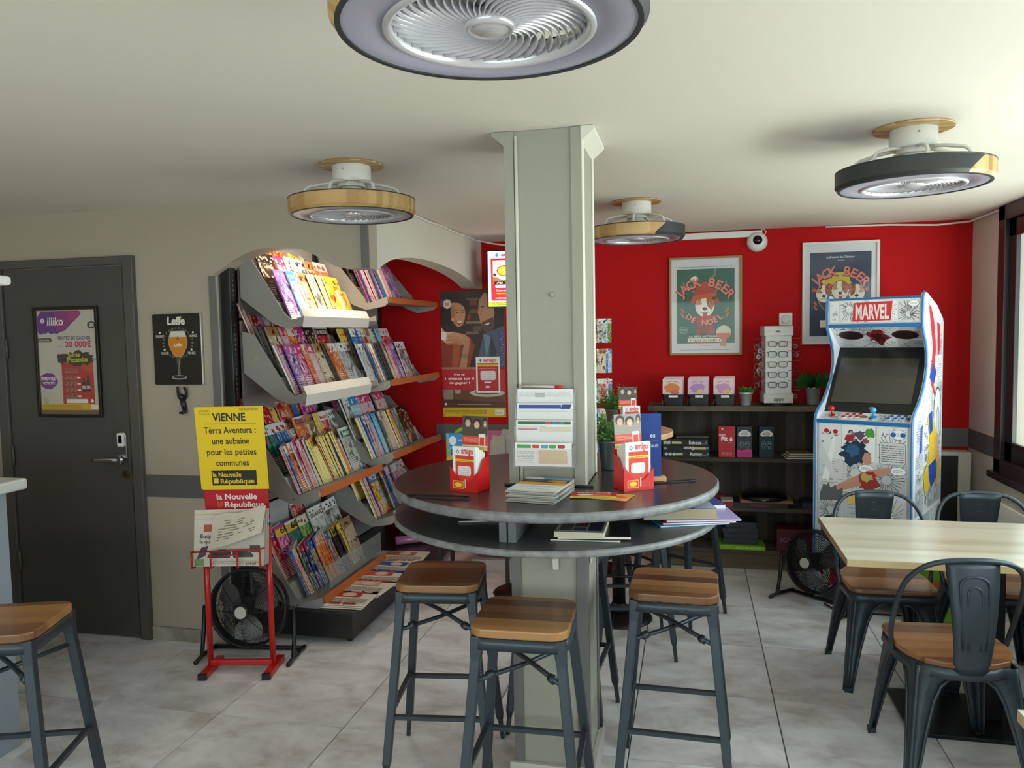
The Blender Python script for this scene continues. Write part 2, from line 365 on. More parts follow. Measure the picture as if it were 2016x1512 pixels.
# front wall behind the viewer with a shop window
b = MB(); fw = wallp
b.box((XL, YF-.12, -.02), (XW, YF, .45), fw); b.box((XL, YF-.12, 2.2), (XW, YF, H), fw); b.box((XL, YF-.12, .45), (-3.6, YF, 2.2), fw); b.box((1.2, YF-.12, .45), (XW, YF, 2.2), fw)
struct(b.build('wall_front'))
b = MB()
for x in (-3.6, -2.05, -.45, 1.12): b.box((x, YF-.09, .45), (x+.08, YF-.02, 2.2), brown)
b.box((-3.6, YF-.09, .45), (1.2, YF-.02, .53), brown); b.box((-3.6, YF-.09, 2.12), (1.2, YF-.02, 2.2), brown); w2 = struct(b.build('window_2'))
b = MB(); b.box((-3.55, YF-.06, .5), (1.15, YF-.054, 2.15), MATS['window_glass']); b.build('pane', w2)
# bands, trims, skirting
band = M('band_grey', '5f5d5c', .5)
b = MB(); b.box((-2.885, YD-.006, .792), (jx, YD, .913), band); struct(b.build('trim_1'))
b = MB(); b.box((-1.95, YB-.006, .815), (-.3, YB, .94), band); b.box((-.3, YB-.006, .815), (XW, YB, .94), band); struct(b.build('trim_2'))
b = MB(); b.box((XW-.006, W1-.02, .815), (XW, YB, .94), band); struct(b.build('trim_3'))
b = MB(); b.box((jx-.012, YD-.008, .0), (jx+.028, YD+.002, 1.965), greyp); struct(b.build('trim_4'))
b = MB(); b.box((jx, YD+.002, 0), (jx+.004, YD+.13, 1.965), whitep); struct(b.build('trim_5'))
b = MB(); b.box((XC-.026, YD-.008, 1.975), (XC+.006, YD+.02, H), greyp); struct(b.build('trim_6'))
sk = STONE('skirting_stone', '8a8072', 'a29a8c', 'b3ac9f', 3)
b = MB(); b.box((-2.885, YD-.004, 0), (jx, YD, .072), M('grout', rough=.9)); base = struct(b.build('baseboard_left'))
for x0, x1 in ((-2.885, -2.585), (-2.583, jx)):
    b = MB(); b.box((x0, YD-.011, .0), (x1-.002, YD-.003, .072), sk); b.build('skirting_tile', base, bevel=.001)
b = MB(); b.box((-.3, YB-.012, 0), (XW, YB, .07), sk); struct(b.build('baseboard_back'))
b = MB(); b.box((XW-.012, 0, 0), (XW, YB, .07), sk); struct(b.build('baseboard_right'))
# door
df = M('door_frame_grey', '55524f', .45); dl = M('door_leaf_grey', '4c4a46', .5, var=.06, vscale=3)
b = MB(); b.box((-3.80, YD-.03, 0), (-3.735, YD, 2.09), df); b.box((-2.945, YD-.03, 0), (-2.885, YD, 2.09), df); b.box((-3.735, YD-.03, 2.045), (-2.945, YD, 2.09), df)
door = struct(b.build('door_1', bevel=.003))
b = MB(); b.box((-3.728, YD-.018, .008), (-2.955, YD, 2.04), dl); leaf = b.build('door_leaf', door, bevel=.002)
b = MB(); b.box((-2.9535, YD-.022, .008), (-2.9465, YD, 2.04), blackp); b.build('door_gap', door)
b = MB(); b.box((-3.13, YD-.033, 2.05), (-2.955, YD-.028, 2.085), df); b.build('closer_rail', door)
for z in (.35, .95, 1.55):
    b = MB(); b.cyl((-3.722, YD-.028, z), .008, .11, df, 8); b.build('hinge', door)
hx = -3.0
b = MB(); b.prism([(x, z) for x, z in rrect(.052, .175, .024, 6, hx, 1.06)], YD-.032, YD-.015, chrome, 'Y'); hp = b.build('lock_plate', leaf, bevel=.003)
b = MB(); b.prism(rrect(.04, .072, .006, 3, hx-.004, 1.105), YD-.04, YD-.031, whitepl, 'Y'); b.prism(rrect(.022, .044, .003, 2, hx-.004, 1.108), YD-.0425, YD-.0395, blackg, 'Y'); b.build('keypad', leaf, bevel=.001)
b = MB(); b.cyl((0, 0, 0), .026, .05, chrome, 18, T=rm(t=(hx, YD-.03, 1.0), rx=PI/2)); b.tube([(hx, YD-.07, 1.0), (hx-.03, YD-.082, 1.002), (hx-.13, YD-.082, .998), (hx-.15, YD-.078, .996)], [.012, .012, .010, .008], chrome, 10); b.build('door_handle', leaf)
b = MB(); b.cyl((0, 0, 0), .022, .012, M('brass', '9c8a62', .3, 1), 18, T=rm(t=(hx+.008, YD-.016, .915), rx=PI/2)); b.box((hx+.005, YD-.03, .9), (hx+.011, YD-.027, .93), blackp); b.build('lock_cylinder', leaf)
# cable trunking and loose cable along the ceiling edge
b = MB(); b.box((-.72, YB-.03, H-.055), (.485, YB, H-.012), whitepl); tag(b.build('cable_trunking', bevel=.002), 'white plastic cable trunking along the top of the red wall', 'trunking')
b = MB(); pts = [(XC+.012, 3.7+.2*i, H-.008-.004*math.sin(i*2.1)) for i in range(10)]+[(-1.45, YB-.03, H-.02), (-1.2, YB-.02, H-.06), (-1.0, YB-.02, H-.055), (-.72, YB-.02, H-.03)]
b.tube(pts, .006, whitepl, 6); tag(b.build('ceiling_cable'), 'white cable clipped along the edge between ceiling and arched header', 'cable')
b = MB(); pts = [(XW-.01, 1+.35*i, H-.012) for i in range(13)]+[(XW-.03, YB-.05, H-.02), (1.6, YB-.012, H-.03), (1.3, YB-.012, H-.014), (.9, YB-.01, H-.008)]
b.tube(pts, .007, whitepl, 6); tag(b.build('ceiling_cable'), 'white cable drooping round the right corner above the window', 'cable')
# ================================================================ pillar
PX0, PX1, PY0, PY1 = -.628, -.362, 2.635, 2.93
pil = thing('pillar', 'square grey-green painted pillar rising through the round bar table', 'pillar', (-.495, 2.78, 0))
def rel(bm, name, par, **k):
    o = bm.build(name, par, **k); o.location = o.location-par.location; return o
b = MB(); b.box((PX0, PY0, 0), (PX1, PY1, H), pillp); rel(b, 'shaft', pil, bevel=.003)
for z0, z1, m_ in ((1.1, H-.001, whitep), (0, .96, greyp)):
    b = MB()
    b.box((PX0-.004, PY0-.008, z0), (PX0+.032, PY0, z1), pillp if z0 > 1 else greyp); b.box((PX1-.036, PY0-.008, z0), (PX1+.004, PY0, z1), pillp if z0 > 1 else greyp)
    b.box((PX1, PY0-.008, z0), (PX1+.006, PY0+.03, z1), m_); b.box((PX1, PY1-.03, z0), (PX1+.006, PY1+.004, z1), m_)
    rel(b, 'corner_trim', pil, bevel=.002)
b = MB()
for y in (PX0+.04,): b.tube([(y, PY0-.006, 1.1), (y, PY0-.006, H-.02)], .006, whitep, 8)
rel(b, 'bead', pil)
b = MB(); b.prism([(0, 0), (.045, .0), (.045, -.012), (.0, -.05)][::-1], PY0-.01, PY1+.01, whitep, 'Y', T=rm(t=(PX1, 0, H-.002))); b.prism([(0, 0), (-.045, 0), (-.045, -.012), (0, -.05)], PY0-.01, PY1+.01, pillp, 'Y', T=rm(t=(PX0, 0, H-.002))); rel(b, 'cornice', pil)
b = MB(); b.box((PX1, PY0-.02, 0), (PX1+.022, PY1+.02, .085), M('plinth_paint', 'bdb9b2', .5)); b.box((PX0-.02, PY0-.022, 0), (PX1+.022, PY0, .085), MATS['plinth_paint']); rel(b, 'plinth', pil, bevel=.003)
for dx, dy, rz in ((-.47, PY0, -PI/2), (PX1+.004, 2.72, 0), (PX1+.004, 2.86, 0)):
    b = MB(); b.prism([(0, .96), (.05, .96), (.055, .92), (.035, .88), (.03, .86), (.012, .84), (.006, .82), (0, .80)], -.011, .011, whitep, 'Y', T=rm(rz, (dx, dy-.008 if rz else dy, 0))); rel(b, 'bracket', pil, bevel=.002)
b = MB(); b.sph((-.47, PY0-.004, 1.77), .009, pillp, 10, (1, .7, 1)); rel(b, 'wall_plug', pil)
b = MB(); b.box((PX0-.02, PY0-.022, 1.1), (PX1+.03, PY0-.006, 1.107), blackp); rel(b, 'table_collar', pil, bevel=.002)
# ================================================================ round bar table
TC = (-.505, 2.815)
def disc_hole(bm, z0, z1, R, m_top, m_edge, hx0, hx1, hy0, hy1, n=72, nose=.0):
    """disc with a rectangular hole, coordinates relative to centre"""
    ang = [2*PI*k/n+.01 for k in range(n)]; inn = []
    for t in ang:
        c, s = math.cos(t), math.sin(t); tx = (hx1 if c > 0 else hx0)/c if abs(c) > 1e-6 else 1e9; ty = (hy1 if s > 0 else hy0)/s if abs(s) > 1e-6 else 1e9
        q = min(tx, ty); inn.append((q*c, q*s))
    e = (z1-z0)*.25
    rings = [[(x, y, z1) for x, y in inn]] + [[(r*math.cos(t), r*math.sin(t), z) for t in ang] for r, z in ((R-.006, z1), (R, z1-e), (R, z0+e), (R-.006, z0))] + [[(x, y, z0) for x, y in inn]]
    vs = sum(rings, []); q = len(rings)
    for i in range(q):
        fs = [(i*n+k, ((i+1) % q)*n+k, ((i+1) % q)*n+(k+1) % n, i*n+(k+1) % n) for k in range(n)]
        if i == 0: bm.add(vs, fs, m_top)
        else:
            kk = bm._m(m_edge if i in (1, 2, 3) else m_top); n0 = len(bm.v)-len(vs)
            for f in fs: bm.f.append([n0+j for j in f]); bm.mi.append(kk); bm.sm.append(i in (1, 2, 3))
    return bm
ttop = M('table_dark_paint', '3a3433', .26, var=.12, vscale=5, bump=.15, bscale=45); tedge = M('table_edge_paint', '77787a', .4, bump=.6, bscale=50, var=.3, vscale=30)
bt = thing('round_bar_table', 'large round dark bar table with open shelf built around the pillar', 'table', (TC[0], TC[1], 0))
ho = (PX0-TC[0]-.002, PX1-TC[0]+.008, PY0-TC[1]-.01, PY1-TC[1]+.006)
disc_hole(MB(), 1.068, 1.10, .60, ttop, tedge, *ho).build('table_top', bt)
disc_hole(MB(), .962, .985, .60, M('table_shelf_paint', '4a4e52', .35, var=.15, vscale=6), tedge, *ho).build('shelf', bt)
pg = M('partition_grey', '5d6165', .45, var=.1)
for x0, x1, y0, y1 in ((-.085, -.06, -.52, -.20), (-.056, -.03, -.52, -.20), (.20, .50, -.02, .02), (-.5, -.2, 0, .03), (-.02, .02, .16, .5), (.47, .5, .05, .2)):
    b = MB(); b.box((x0, y0, .985), (x1, y1, 1.068), pg); b.build('partition', bt, bevel=.002)
# ================================================================ ceiling fan lights
oakw = WOOD('fan_oak', 'a47e4c', 'bf9a63', 'd3b27c', 'X', .02, 18, .4, 0, .15, .5)
fdark = M('fan_charcoal', '2b2e2e', .5); fdiff = M('fan_diffuser', 'a5a3b2', .35); fwhite = M('fan_white', 'e0ddd4', .35); fsilver = M('fan_silver', 'cfcdd0', .25, .35); vanem = M('fan_vane', 'cccbd2', .3, .2)
fblade = M('fan_blade_white', 'c9c7bd', .4)
def make_fan(loc, rot, label, dark0, dark1):
    t = thing('ceiling_fan_light', label, 'fan light', loc, rot, None)
    R = .25; zt = -.145; zb = -.205; n = 60
    # outer drum in oak and charcoal with slanted joints
    bm = MB(); cols = []
    for k in range(n): cols.append(2*PI*k/n)
    def inarc(a, z):
        sl = .10*(z-(zt+zb)/2)/(zt-zb)*2
        return (a-dark0-sl) % (2*PI) < (dark1-dark0)
    for which, mm in ((0, oakw), (1, fdark)):
        a0, a1 = (dark0, dark1) if which else (dark1, dark0+2*PI); m_ = 130
        vs = []
        for k in range(m_+1):
            u = k/m_
            for (r, z) in ((R+.005, zt), (R+.005, zb+.012), (R-.005, zb), (R-.012, zb), (R-.012, zt)):
                s0 = (.12 if z == zt else -.12)*abs(2*u-1)**9
                a = a0+s0+(a1-a0)*u; vs.append((r*math.cos(a), r*math.sin(a), z))
        fs = [(5*k+j, 5*(k+1)+j, 5*(k+1)+(j+1) % 5, 5*k+(j+1) % 5) for k in range(m_) for j in range(5)]
        MB().add(vs, fs, mm, False).build('oak_rim' if which == 0 else 'charcoal_rim', t)
    bm = MB(); bm.lathe([(R-.012, zt), (R+.006, zt), (R+.006, zt+.004), (R-.012, zt+.004)], fdark, 60); bm.lathe([(R-.004, zb+.001), (R-.004, zb-.002), (R-.013, zb-.002), (R-.013, zb+.002)], fdark, 60, smooth=False); bm.build('rim_edge', t)
    bm = MB(); bm.lathe([(R-.013, zb+.001), (.170, zb-.001), (.170, zb+.012)], fdiff, 60); bm.build('diffuser', t)
    bm = MB(); bm.lathe([(.172, zb+.012), (.172, zb-.004), (.166, zb-.007), (.158, zb-.003), (.158, zb+.014), (.166, zb+.03), (.172, zb+.012)], fsilver, 60); bm.build('inner_ring', t)
    bm = MB(); V = []; F = []; q = 9
    for i in range(q+1):
        u = i/q; r = .034+(.158-.034)*u; a = .95*(u**1.3); zz = zb+.004+.006*math.sin(PI*u)
        V += [(r*math.cos(a), r*math.sin(a), zz), (r*math.cos(a+.03), r*math.sin(a+.03), zz+.016+.004*u)]
        if i: k = 2*i; F.append((k-2, k, k+1, k-1))
    bm.add(V, F, vanem, True); vo = bm.build('vane', t); sm_ = vo.modifiers.new('solid', 'SOLIDIFY'); sm_.thickness = .0016
    for k in range(1, 40):
        c = vo.copy(); C.objects.link(c); c.parent = t; c.rotation_euler = (0, 0, 2*PI*k/40)
    bm = MB(); bm.lathe([(.0, zb-.004), (.024, zb-.004), (.028, zb-.001), (.034, zb-.001), (.037, zb-.004), (.041, zb+.004), (.041, zb+.02)], fsilver, 30); bm.build('grille_hub', t)
    bm = MB(); bm.cyl((0, 0, zb+.03), .045, .07, fwhite, 24)
    bm.build('motor', t)
    for k in range(5):
        bm = MB(); aa = 2*PI*k/5
        bm.add([(.04, -.02, zb+.045), (.15, -.045, zb+.055), (.15, .03, zb+.035), (.04, .02, zb+.035)], [(0, 1, 2, 3)], fblade, False, rm(aa)); o = bm.build('fan_blade', t); s2 = o.modifiers.new('s', 'SOLIDIFY'); s2.thickness = .003
    for k in range(7):
        a = 2*PI*k/7+.2; bm = MB()
        bm.tube([(.06, 0, -.075), (.11, 0, -.082), (.17, 0, -.098), (.185, 0, -.108), (.192, 0, -.125), (.194, 0, -.15)], .0065, fwhite, 8, T=rm(a)); bm.build('arm', t)
    bm = MB(); bm.cyl((0, 0, -.075), .078, .068, fwhite, 30); bm.cyl((0, 0, -.092), .055, .018, fwhite, 26); bm.cyl((0, 0, -.112), .04, .02, fwhite, 24); bm.build('canopy', t, bevel=.002)
    bm = MB(); bm.cyl((0, 0, -.135), .004, .03, blackp, 8)
    bm.build('pull_switch', t)
    for a in (.5, 2.6, 4.7): q_ = MB(); q_.sph((.078*math.cos(a), .078*math.sin(a), -.03), .004, chrome, 8); q_.build('screw', t)
    bm = MB(); bm.cyl((0, 0, -.008), .13, .007, oakw, 48); bm.build('ceiling_plate', t)
    return t
make_fan((-.315, 1.235, H), 0, 'large round fan light nearest the viewer, oak left rim and charcoal right rim', -.65, 1.9)
make_fan((-1.345, 2.945, H), 0, 'oak-rimmed round fan light hanging left of the pillar', 1.2, 2.4)
make_fan((-.285, 4.235, H), 0, 'smallest-looking round fan light between pillar and red wall, oak rim with charcoal right end', -1.0, .9)
make_fan((.765, 3.01, H), 0, 'round fan light near the window, mostly charcoal rim with oak right end', 2.2, 5.3)
# ================================================================ bar stools
acac = WOOD('acacia_seat', '4a2d18', '79502c', 'a07444', 'X', .058, 22, .32, .15, .07, .62)
def make_stool():
    t = thing('bar_stool', 'x', 'stool')
    HS = .745
    b = MB(); b.prism(rrect(.305, .305, .05, 6), HS-.028, HS, acac, smooth=False); b.build('seat', t, bevel=.005, seg=3)
    b = MB(); n = len(rrect(.3, .3, .05, 6)); o_ = rrect(.302, .302, .05, 6); i_ = rrect(.29, .29, .045, 6)
    vs = [(x, y, HS-.03) for x, y in o_]+[(x*1.015, y*1.015, HS-.066) for x, y in o_]+[(x, y, HS-.066) for x, y in i_]+[(x, y, HS-.03) for x, y in i_]
    b.add(vs, [(r*n+k, ((r+1) % 4)*n+k, ((r+1) % 4)*n+(k+1) % n, r*n+(k+1) % n) for r in range(4) for k in range(n)], dmetal, True); b.build('seat_frame', t)
    def legp(sx, sy, z): u = (HS-.05-z)/(HS-.05); return Vector((sx*(.128+.067*u), sy*(.128+.067*u), z))
    for sx in (1, -1):
        for sy in (1, -1):
            b = MB(); b.tube([legp(sx, sy, .715)*1, legp(sx, sy, .64), legp(sx, sy, .10), legp(sx, sy, .075), legp(sx, sy, .0)], [.030, .0215, .0205, .0125, .0115], dmetal, 4)
            b.build('leg', t, bevel=.003)
    z = .285
    for a, c, zz in (((-1, -1), (1, -1), .265), ((-1, 1), (1, 1), .265), ((-1, -1), (-1, 1), .285), ((1, -1), (1, 1), .285)):
        b = MB(); b.tube([legp(*a, zz), legp(*c, zz)], .013, dmetal, 4, flat=(1.0, .8)); b.build('footrest', t)
    for a, c in (((-1, -1), (1, 1)), ((1, -1), (-1, 1))):
        b = MB(); p, q = legp(*a, .575), legp(*c, .60); k = .007 if a[0] > 0 else -.007
        b.tube([p, p.lerp(q, .45)+Vector((0, 0, k)), p.lerp(q, .55)+Vector((0, 0, k)), q], [.008]*4, dmetal, 8)
        m = p.lerp(q, .12); b.tube([m, p.lerp(q, .18)], .014, dmetal, 6); b.build('cross_brace', t)
    return t
st0 = make_stool(); freeze(st0)
stools = [(-.52, 2.345, 2, 'wooden-seat bar stool nearest the viewer, in front of the pillar'),
          (-.917, 2.70, 8, 'wooden-seat bar stool at the left side of the round bar table, darkest brown seat'),
          (-.062, 2.745, -1, 'wooden-seat bar stool at the right side of the round bar table'),
          (-2.175, 2.0, 19, 'wooden-seat bar stool cut off by the left edge of the photo, beside the bar counter'),
          (-.53, 3.13, -4, 'bar stool mostly hidden behind the pillar, under the round bar table'),
          (-.31, 3.93, 12, 'bar stool standing in front of the small round high table'),
          (-.08, 4.42, 60, 'bar stool on the right of the small round high table'),
          (-.62, 4.62, -30, 'bar stool behind the small round high table, on its far left')]
for i, (x, y, a, l) in enumerate(stools):
    s = st0 if i == 0 else copy_tree(st0)
    s.location = (x, y, 0); s.rotation_euler = (0, 0, math.radians(a)); s['label'] = l; s['group'] = 'metal bar stools with wooden seats'
# ================================================================ dining chairs (faces -Y, back at +Y)
def make_chair():
    t = thing('dining_chair', 'x', 'chair')
    out = [(-.185, -.15), (-.17, -.175), (-.14, -.185), (.14, -.185), (.17, -.175), (.185, -.15), (.192, .03), (.178, .10), (.14, .165), (.08, .198), (0, .208), (-.08, .198), (-.14, .165), (-.178, .10), (-.192, .03)]
    b = MB(); b.prism(out, .445, .466, WOOD('chair_seat_wood', '6e452a', '96663f', 'b07e55', 'X', .075, 18, .35, .1, .07, .6)); b.build('seat', t, bevel=.006, seg=3)
    b = MB(); n = len(out); vs = [(x*.97, y*.97, .445) for x, y in out]+[(x*1.0, y*1.0, .405) for x, y in out]
    b.add(vs, [(k, (k+1) % n, n+(k+1) % n, n+k) for k in range(n)], dmetal, True); o = b.build('apron', t); m = o.modifiers.new('s', 'SOLIDIFY'); m.thickness = .002
    prof = [(.44, .165), (.41, .165), (.395, .11), (.37, .085), (.32, .066), (.2, .047), (.08, .034), (0, .027)]
    for sx in (1, -1):
        for sy in (1, -1):
            def corner(z): u = (.44-z)/.44; return (sx*(.168+.047*u), sy*(.168+(.047 if sy < 0 else .060)*u), z)
            b = MB()
            for ax in (0, 1):
                vs = []; fs = []
                for z, wd in prof:
                    x, y, _ = corner(z); r = min(.012, wd*.4)
                    if ax == 0: vs += [(x-sx*r, y, z), (x-sx*wd, y, z)]
                    else: vs += [(x, y-sy*r, z), (x, y-sy*wd, z)]
                for i in range(1, len(prof)): k = 2*i; fs.append((k-2, k-1, k+1, k))
                b.add(vs, fs, dmetal, True)
            vs = []
            for z, wd in prof:
                x, y, _ = corner(z); r = min(.012, wd*.4); vs += [(x-sx*r, y, z), (x-sx*r*.3, y-sy*r*.3, z), (x, y-sy*r, z)]
            fs = [(3*i+j, 3*i+j+1, 3*i+j+4, 3*i+j+3) for i in range(len(prof)-1) for j in (0, 1)]
            b.add(vs, fs, dmetal, True)
            e1 = [(corner(z)[0]-sx*wd, corner(z)[1], z) for z, wd in prof[1:]]; e2 = [(corner(z)[0], corner(z)[1]-sy*wd, z) for z, wd in prof[1:]]
            b.tube(e1, .0045, dmetal, 6); b.tube(e2, .0045, dmetal, 6)
            fx_, fy_, _ = corner(0); b.box((fx_-sx*.026 if sx > 0 else fx_, fy_-sy*.026 if sy > 0 else fy_, 0), (fx_ if sx > 0 else fx_+.026, fy_ if sy > 0 else fy_+.026, .02), dmetal)
            o = b.build('leg', t); m = o.modifiers.new('s', 'SOLIDIFY'); m.thickness = .003; m.offset = 0
    b = MB(); hp = [(.192, -.0, .43), (.205, .015, .50), (.208, .06, .60), (.204, .10, .68), (.19, .14, .745), (.155, .175, .795), (.10, .195, .822), (0, .205, .832)]
    path = [(x, y, z) for x, y, z in hp]+[(-x, y, z) for x, y, z in hp[::-1][1:]]
    fine = []; PV = [Vector(p) for p in path]
    for i in range(len(path)-1):
        p0, p1, p2, p3 = PV[max(i-1, 0)], PV[i], PV[i+1], PV[min(i+2, len(PV)-1)]
        for u in (0, .25, .5, .75): fine.append(.5*((2*p1)+(p2-p0)*u+(2*p0-5*p1+4*p2-p3)*u*u+(3*p1-p0-3*p2+p3)*u**3))
    fine.append(Vector(path[-1])); b.tube(fine, .0095, dmetal, 10); b.build('back_frame', t)
    rows = [(.425, .205, .058), (.47, .212, .06), (.55, .222, .066), (.65, .222, .075), (.74, .213, .083), (.80, .203, .088), (.828, .199, .089)]
    b = MB(); vs = []; fs = []; q = 6
    for z, y, w in rows:
        for i in range(q+1): u = -1+2*i/q; vs.append((w*u, y-.012*u*u, z))
    for r in range(len(rows)-1):
        for i in range(q): a = r*(q+1)+i; fs.append((a, a+1, a+q+2, a+q+1))
    b.add(vs, fs, dmetal, True); br_ = o = b.build('backrest', t); m = o.modifiers.new('s', 'SOLIDIFY'); m.thickness = .004; m.offset = 0
    def yat(z): return next((rows[i][1]+(rows[i+1][1]-rows[i][1])*(z-rows[i][0])/(rows[i+1][0]-rows[i][0]) for i in range(len(rows)-1) if z <= rows[i+1][0]), .2)
    for w0, zt, in ((.048, .775), (.024, .74)):
        b = MB(); p = [(-w0*.8, .52)]+[(-w0, zt-.03)]+[(-w0*math.cos(k*PI/8), zt-.03+.03*math.sin(k*PI/8)) for k in range(1, 8)]+[(w0, zt-.03), (w0*.8, .52)]
        if w0 > .03: p = [(x, z) for x, z in p]
        b.tube([(x, yat(z)+.001, z) for x, z in p], .0042, dmetal, 6); b.build('embossed_rib', br_)
    return t
ch0 = make_chair(); freeze(ch0)
chairs = [(.925, 3.075, 185, 'nearest metal dining chair, its back to the viewer at the light wood table'),
          (.875, 3.815, 2, 'metal dining chair facing the viewer across the table, in front of the arcade cabinet'),
          (1.335, 3.85, -3, 'metal dining chair across the table, nearest the window wall and heater'),
          (1.46, 3.03, 178, 'metal dining chair at the right photo edge beside the nearest chair')]
for i, (x, y, a, l) in enumerate(chairs):
    s = ch0 if i == 0 else copy_tree(ch0)
    s.location = (x, y, 0); s.rotation_euler = (0, 0, math.radians(a)); s['label'] = l; s['group'] = 'metal dining chairs with wooden seats'
# ================================================================ tables
lightoak = WOOD('light_oak_laminate', 'a6997f', 'c6bca4', 'd9d2c0', 'X', .17, 11, .28, .25, .04, .22)
edgeoak = WOOD('oak_edge', 'a8936c', 'b9a47c', 'c7b48e', 'X', .5, 14, .4, 0, .05, .2)
def make_table(x0, x1, y0, y1, label, px=None):
    cx, cy = (x0+x1)/2, (y0+y1)/2; t = thing('dining_table', label, 'table', (cx, cy, 0)); w, d = x1-x0, y1-y0
    b = MB(); b.box((-w/2, -d/2, .722), (w/2, d/2, .7495), edgeoak); b.build('edge_band', t, bevel=.002)
    b = MB(); b.box((-w/2+.001, -d/2+.001, .7495), (w/2-.001, d/2-.001, .7505), lightoak); b.build('tabletop', t)
    b = MB(); b.box((-.22, -.2, .712), (.22, .2, .722), blackp); b.build('mounting_plate', t)
    b = MB(); b.box((-.045, -.045, .02), (.045, .045, .714), M('black_steel', '17191d', .35, .3)); b.build('pole', t, bevel=.004)
    b = MB(); b.box((-.34, -.2, 0), (.34, .2, .018), MATS['black_steel']); b.build('base_plate', t, bevel=.004)
    return t
tb = make_table(.578, 1.80, 3.10, 3.79, 'rectangular light oak table between the dining chairs by the window')
make_table(.73, 1.78, 1.24, 1.935, 'light oak table whose corner shows at the bottom right edge')
hw = WOOD('beech_top', 'c49a6c', 'd6ad80', 'e3c09a', 'X', .09, 16, .35, .1)
t = thing('high_table', 'small round light wood high table on a black pole behind the bar table', 'table', (-.41, 4.33, 0))
b = MB(); b.cyl((0, 0, 1.052), .31, .03, hw, 56); b.build('tabletop', t, bevel=.003)
b = MB(); b.cyl((0, 0, .03), .038, 1.022, blackp, 20); b.cyl((0, 0, .03), .06, .06, blackp, 20, r2=.04); b.build('pole', t)
b = MB(); b.lathe([(0, .035), (.10, .032), (.17, .02), (.19, .004), (.19, 0), (0, 0)], blackp, 36); b.build('base', t)
b = MB(); b.lathe([(.21, .30), (.222, .30), (.222, .312), (.21, .312), (.21, .30)], blackp, 36); [b.tube([(.03*math.cos(a), .03*math.sin(a), .306), (.215*math.cos(a), .215*math.sin(a), .306)], .007, blackp, 6) for a in (0, PI/2, PI, 3*PI/2)]; b.build('foot_ring', t)
# ================================================================ bar counter end at the left
t = thing('bar_counter', 'blue-grey bar counter end with pale worktop at the left edge', 'counter', (-3.1, 2.3, 0))
b = MB(); b.box((-.9, -1.6, 0), (.43, .19, 1.05), M('counter_panel', '8d95a0', .45)); b.build('body', t, bevel=.003)
b = MB(); b.box((-.95, -1.65, 1.05), (.49, .24, 1.095), M('counter_top', 'c9cac4', .3)); b.build('worktop', t, bevel=.012, seg=4)
b = MB(); b.box((-2.75, 1.75, 1.82), (-2.09, 2.02, 1.85), whitepl); tag(b.build('hanging_shelf', bevel=.01), 'rounded end of a pale hanging shelf at the left edge above the counter', 'shelf')
for x in (-2.5,):
    b = MB(); b.tube([(x, 1.9, 1.84), (x, 1.9, H-.002)], .008, chrome, 8); tag(b.build('hanging_rod'), 'steel rod holding the hanging shelf at the left edge', 'rod')
# ================================================================ black floor fans
def make_floor_fan(name_label, loc, rz, tilt, R, hz):
    t = thing('floor_fan', name_label, 'fan', loc, rz)
    T = rm(0, (0, 0, hz), rx=PI/2+tilt)       # local z -> -Y (front)
    wire = M('fan_wire', '1a1a1c', .3, .4)
    for side, nm in ((1, 'front_grille'), (-1, 'rear_grille')):
        b = MB(); k = 20 if side > 0 else 9
        for i in range(k):
            r = .035+(R-.035)*(i/(k-1)); z = side*(.075*(1-(r/R)**3)+.012)
            b.tube([(r*math.cos(2*PI*j/40), r*math.sin(2*PI*j/40), z) for j in range(40)], (.0013 if R > .19 else .0019), wire, 4, closed=True, T=T)
        for j in range(8 if side > 0 else 12):
            a = 2*PI*j/(8 if side > 0 else 12); p = []
            for i in range(7):
                r = .03+(R-.03)*i/6; p.append((r*math.cos(a), r*math.sin(a), side*(.075*(1-(r/R)**3)+.010)))
            b.tube(p, .002, wire, 5, T=T)
        b.build(nm, t)['kind'] = 'stuff'
    b = MB(); b.lathe([(R-.004, -.035), (R+.008, -.035), (R+.008, .022), (R-.004, .022), (R-.004, -.035)], blackp, 48, T=T); b.build('rim', t)
    b = MB(); b.cyl((0, 0, .083), .038, .012, blackp, 26, T=T); bq_ = b.build('badge_ring', t)
    b = MB(); b.cyl((0, 0, .095), .030, .003, M('fan_badge', 'c8c6bb', .35, .3), 26, T=T); b.build('badge', bq_)
    for j in range(3):
        b = MB(); a = 2*PI*j/3+.5; V = []; F = []
        for i in range(6):
            r = .04+(R*.86-.04)*i/5; s = .36+.22*math.sin(PI*i/5)
            V += [(r*math.cos(a-s), r*math.sin(a-s), .022), (r*math.cos(a), r*math.sin(a), .0), (r*math.cos(a+s), r*math.sin(a+s), -.024)]
            if i: k = 3*i; F += [(k-3, k-2, k+1, k), (k-2, k-1, k+2, k+1)]
        b.add(V, F, M('fan_metal_blade', '77777a', .3, .6), True, T); b.build('blade', t)
    b = MB(); b.cyl((0, 0, -.11), .05, .10, blackp, 24, T=T); b.build('motor', t)
    b = MB()
    for s in (1, -1):
        b.tube([(s*(R+.045), -.11, .012), (s*(R+.045), -.04, .02), (s*(R+.045), -.01, hz*.5), (s*(R+.04), 0, hz)], .011, blackp, 8)
        b.tube([(s*(R+.045), -.04, .02), (s*(R+.045), .12, .012)], .011, blackp, 8)
        b.tube([(s*(R+.045), 0, hz), (s*(R+.005), 0, hz)], .012, blackp, 10)
    b.tube([(-(R+.045), .1, .013), (R+.045, .1, .013)], .011, blackp, 8); b.build('stand', t)
    return t
make_floor_fan('black floor fan behind the red newspaper stand', (-2.215, 3.435, 0), math.radians(8), math.radians(-4), .196, .262)
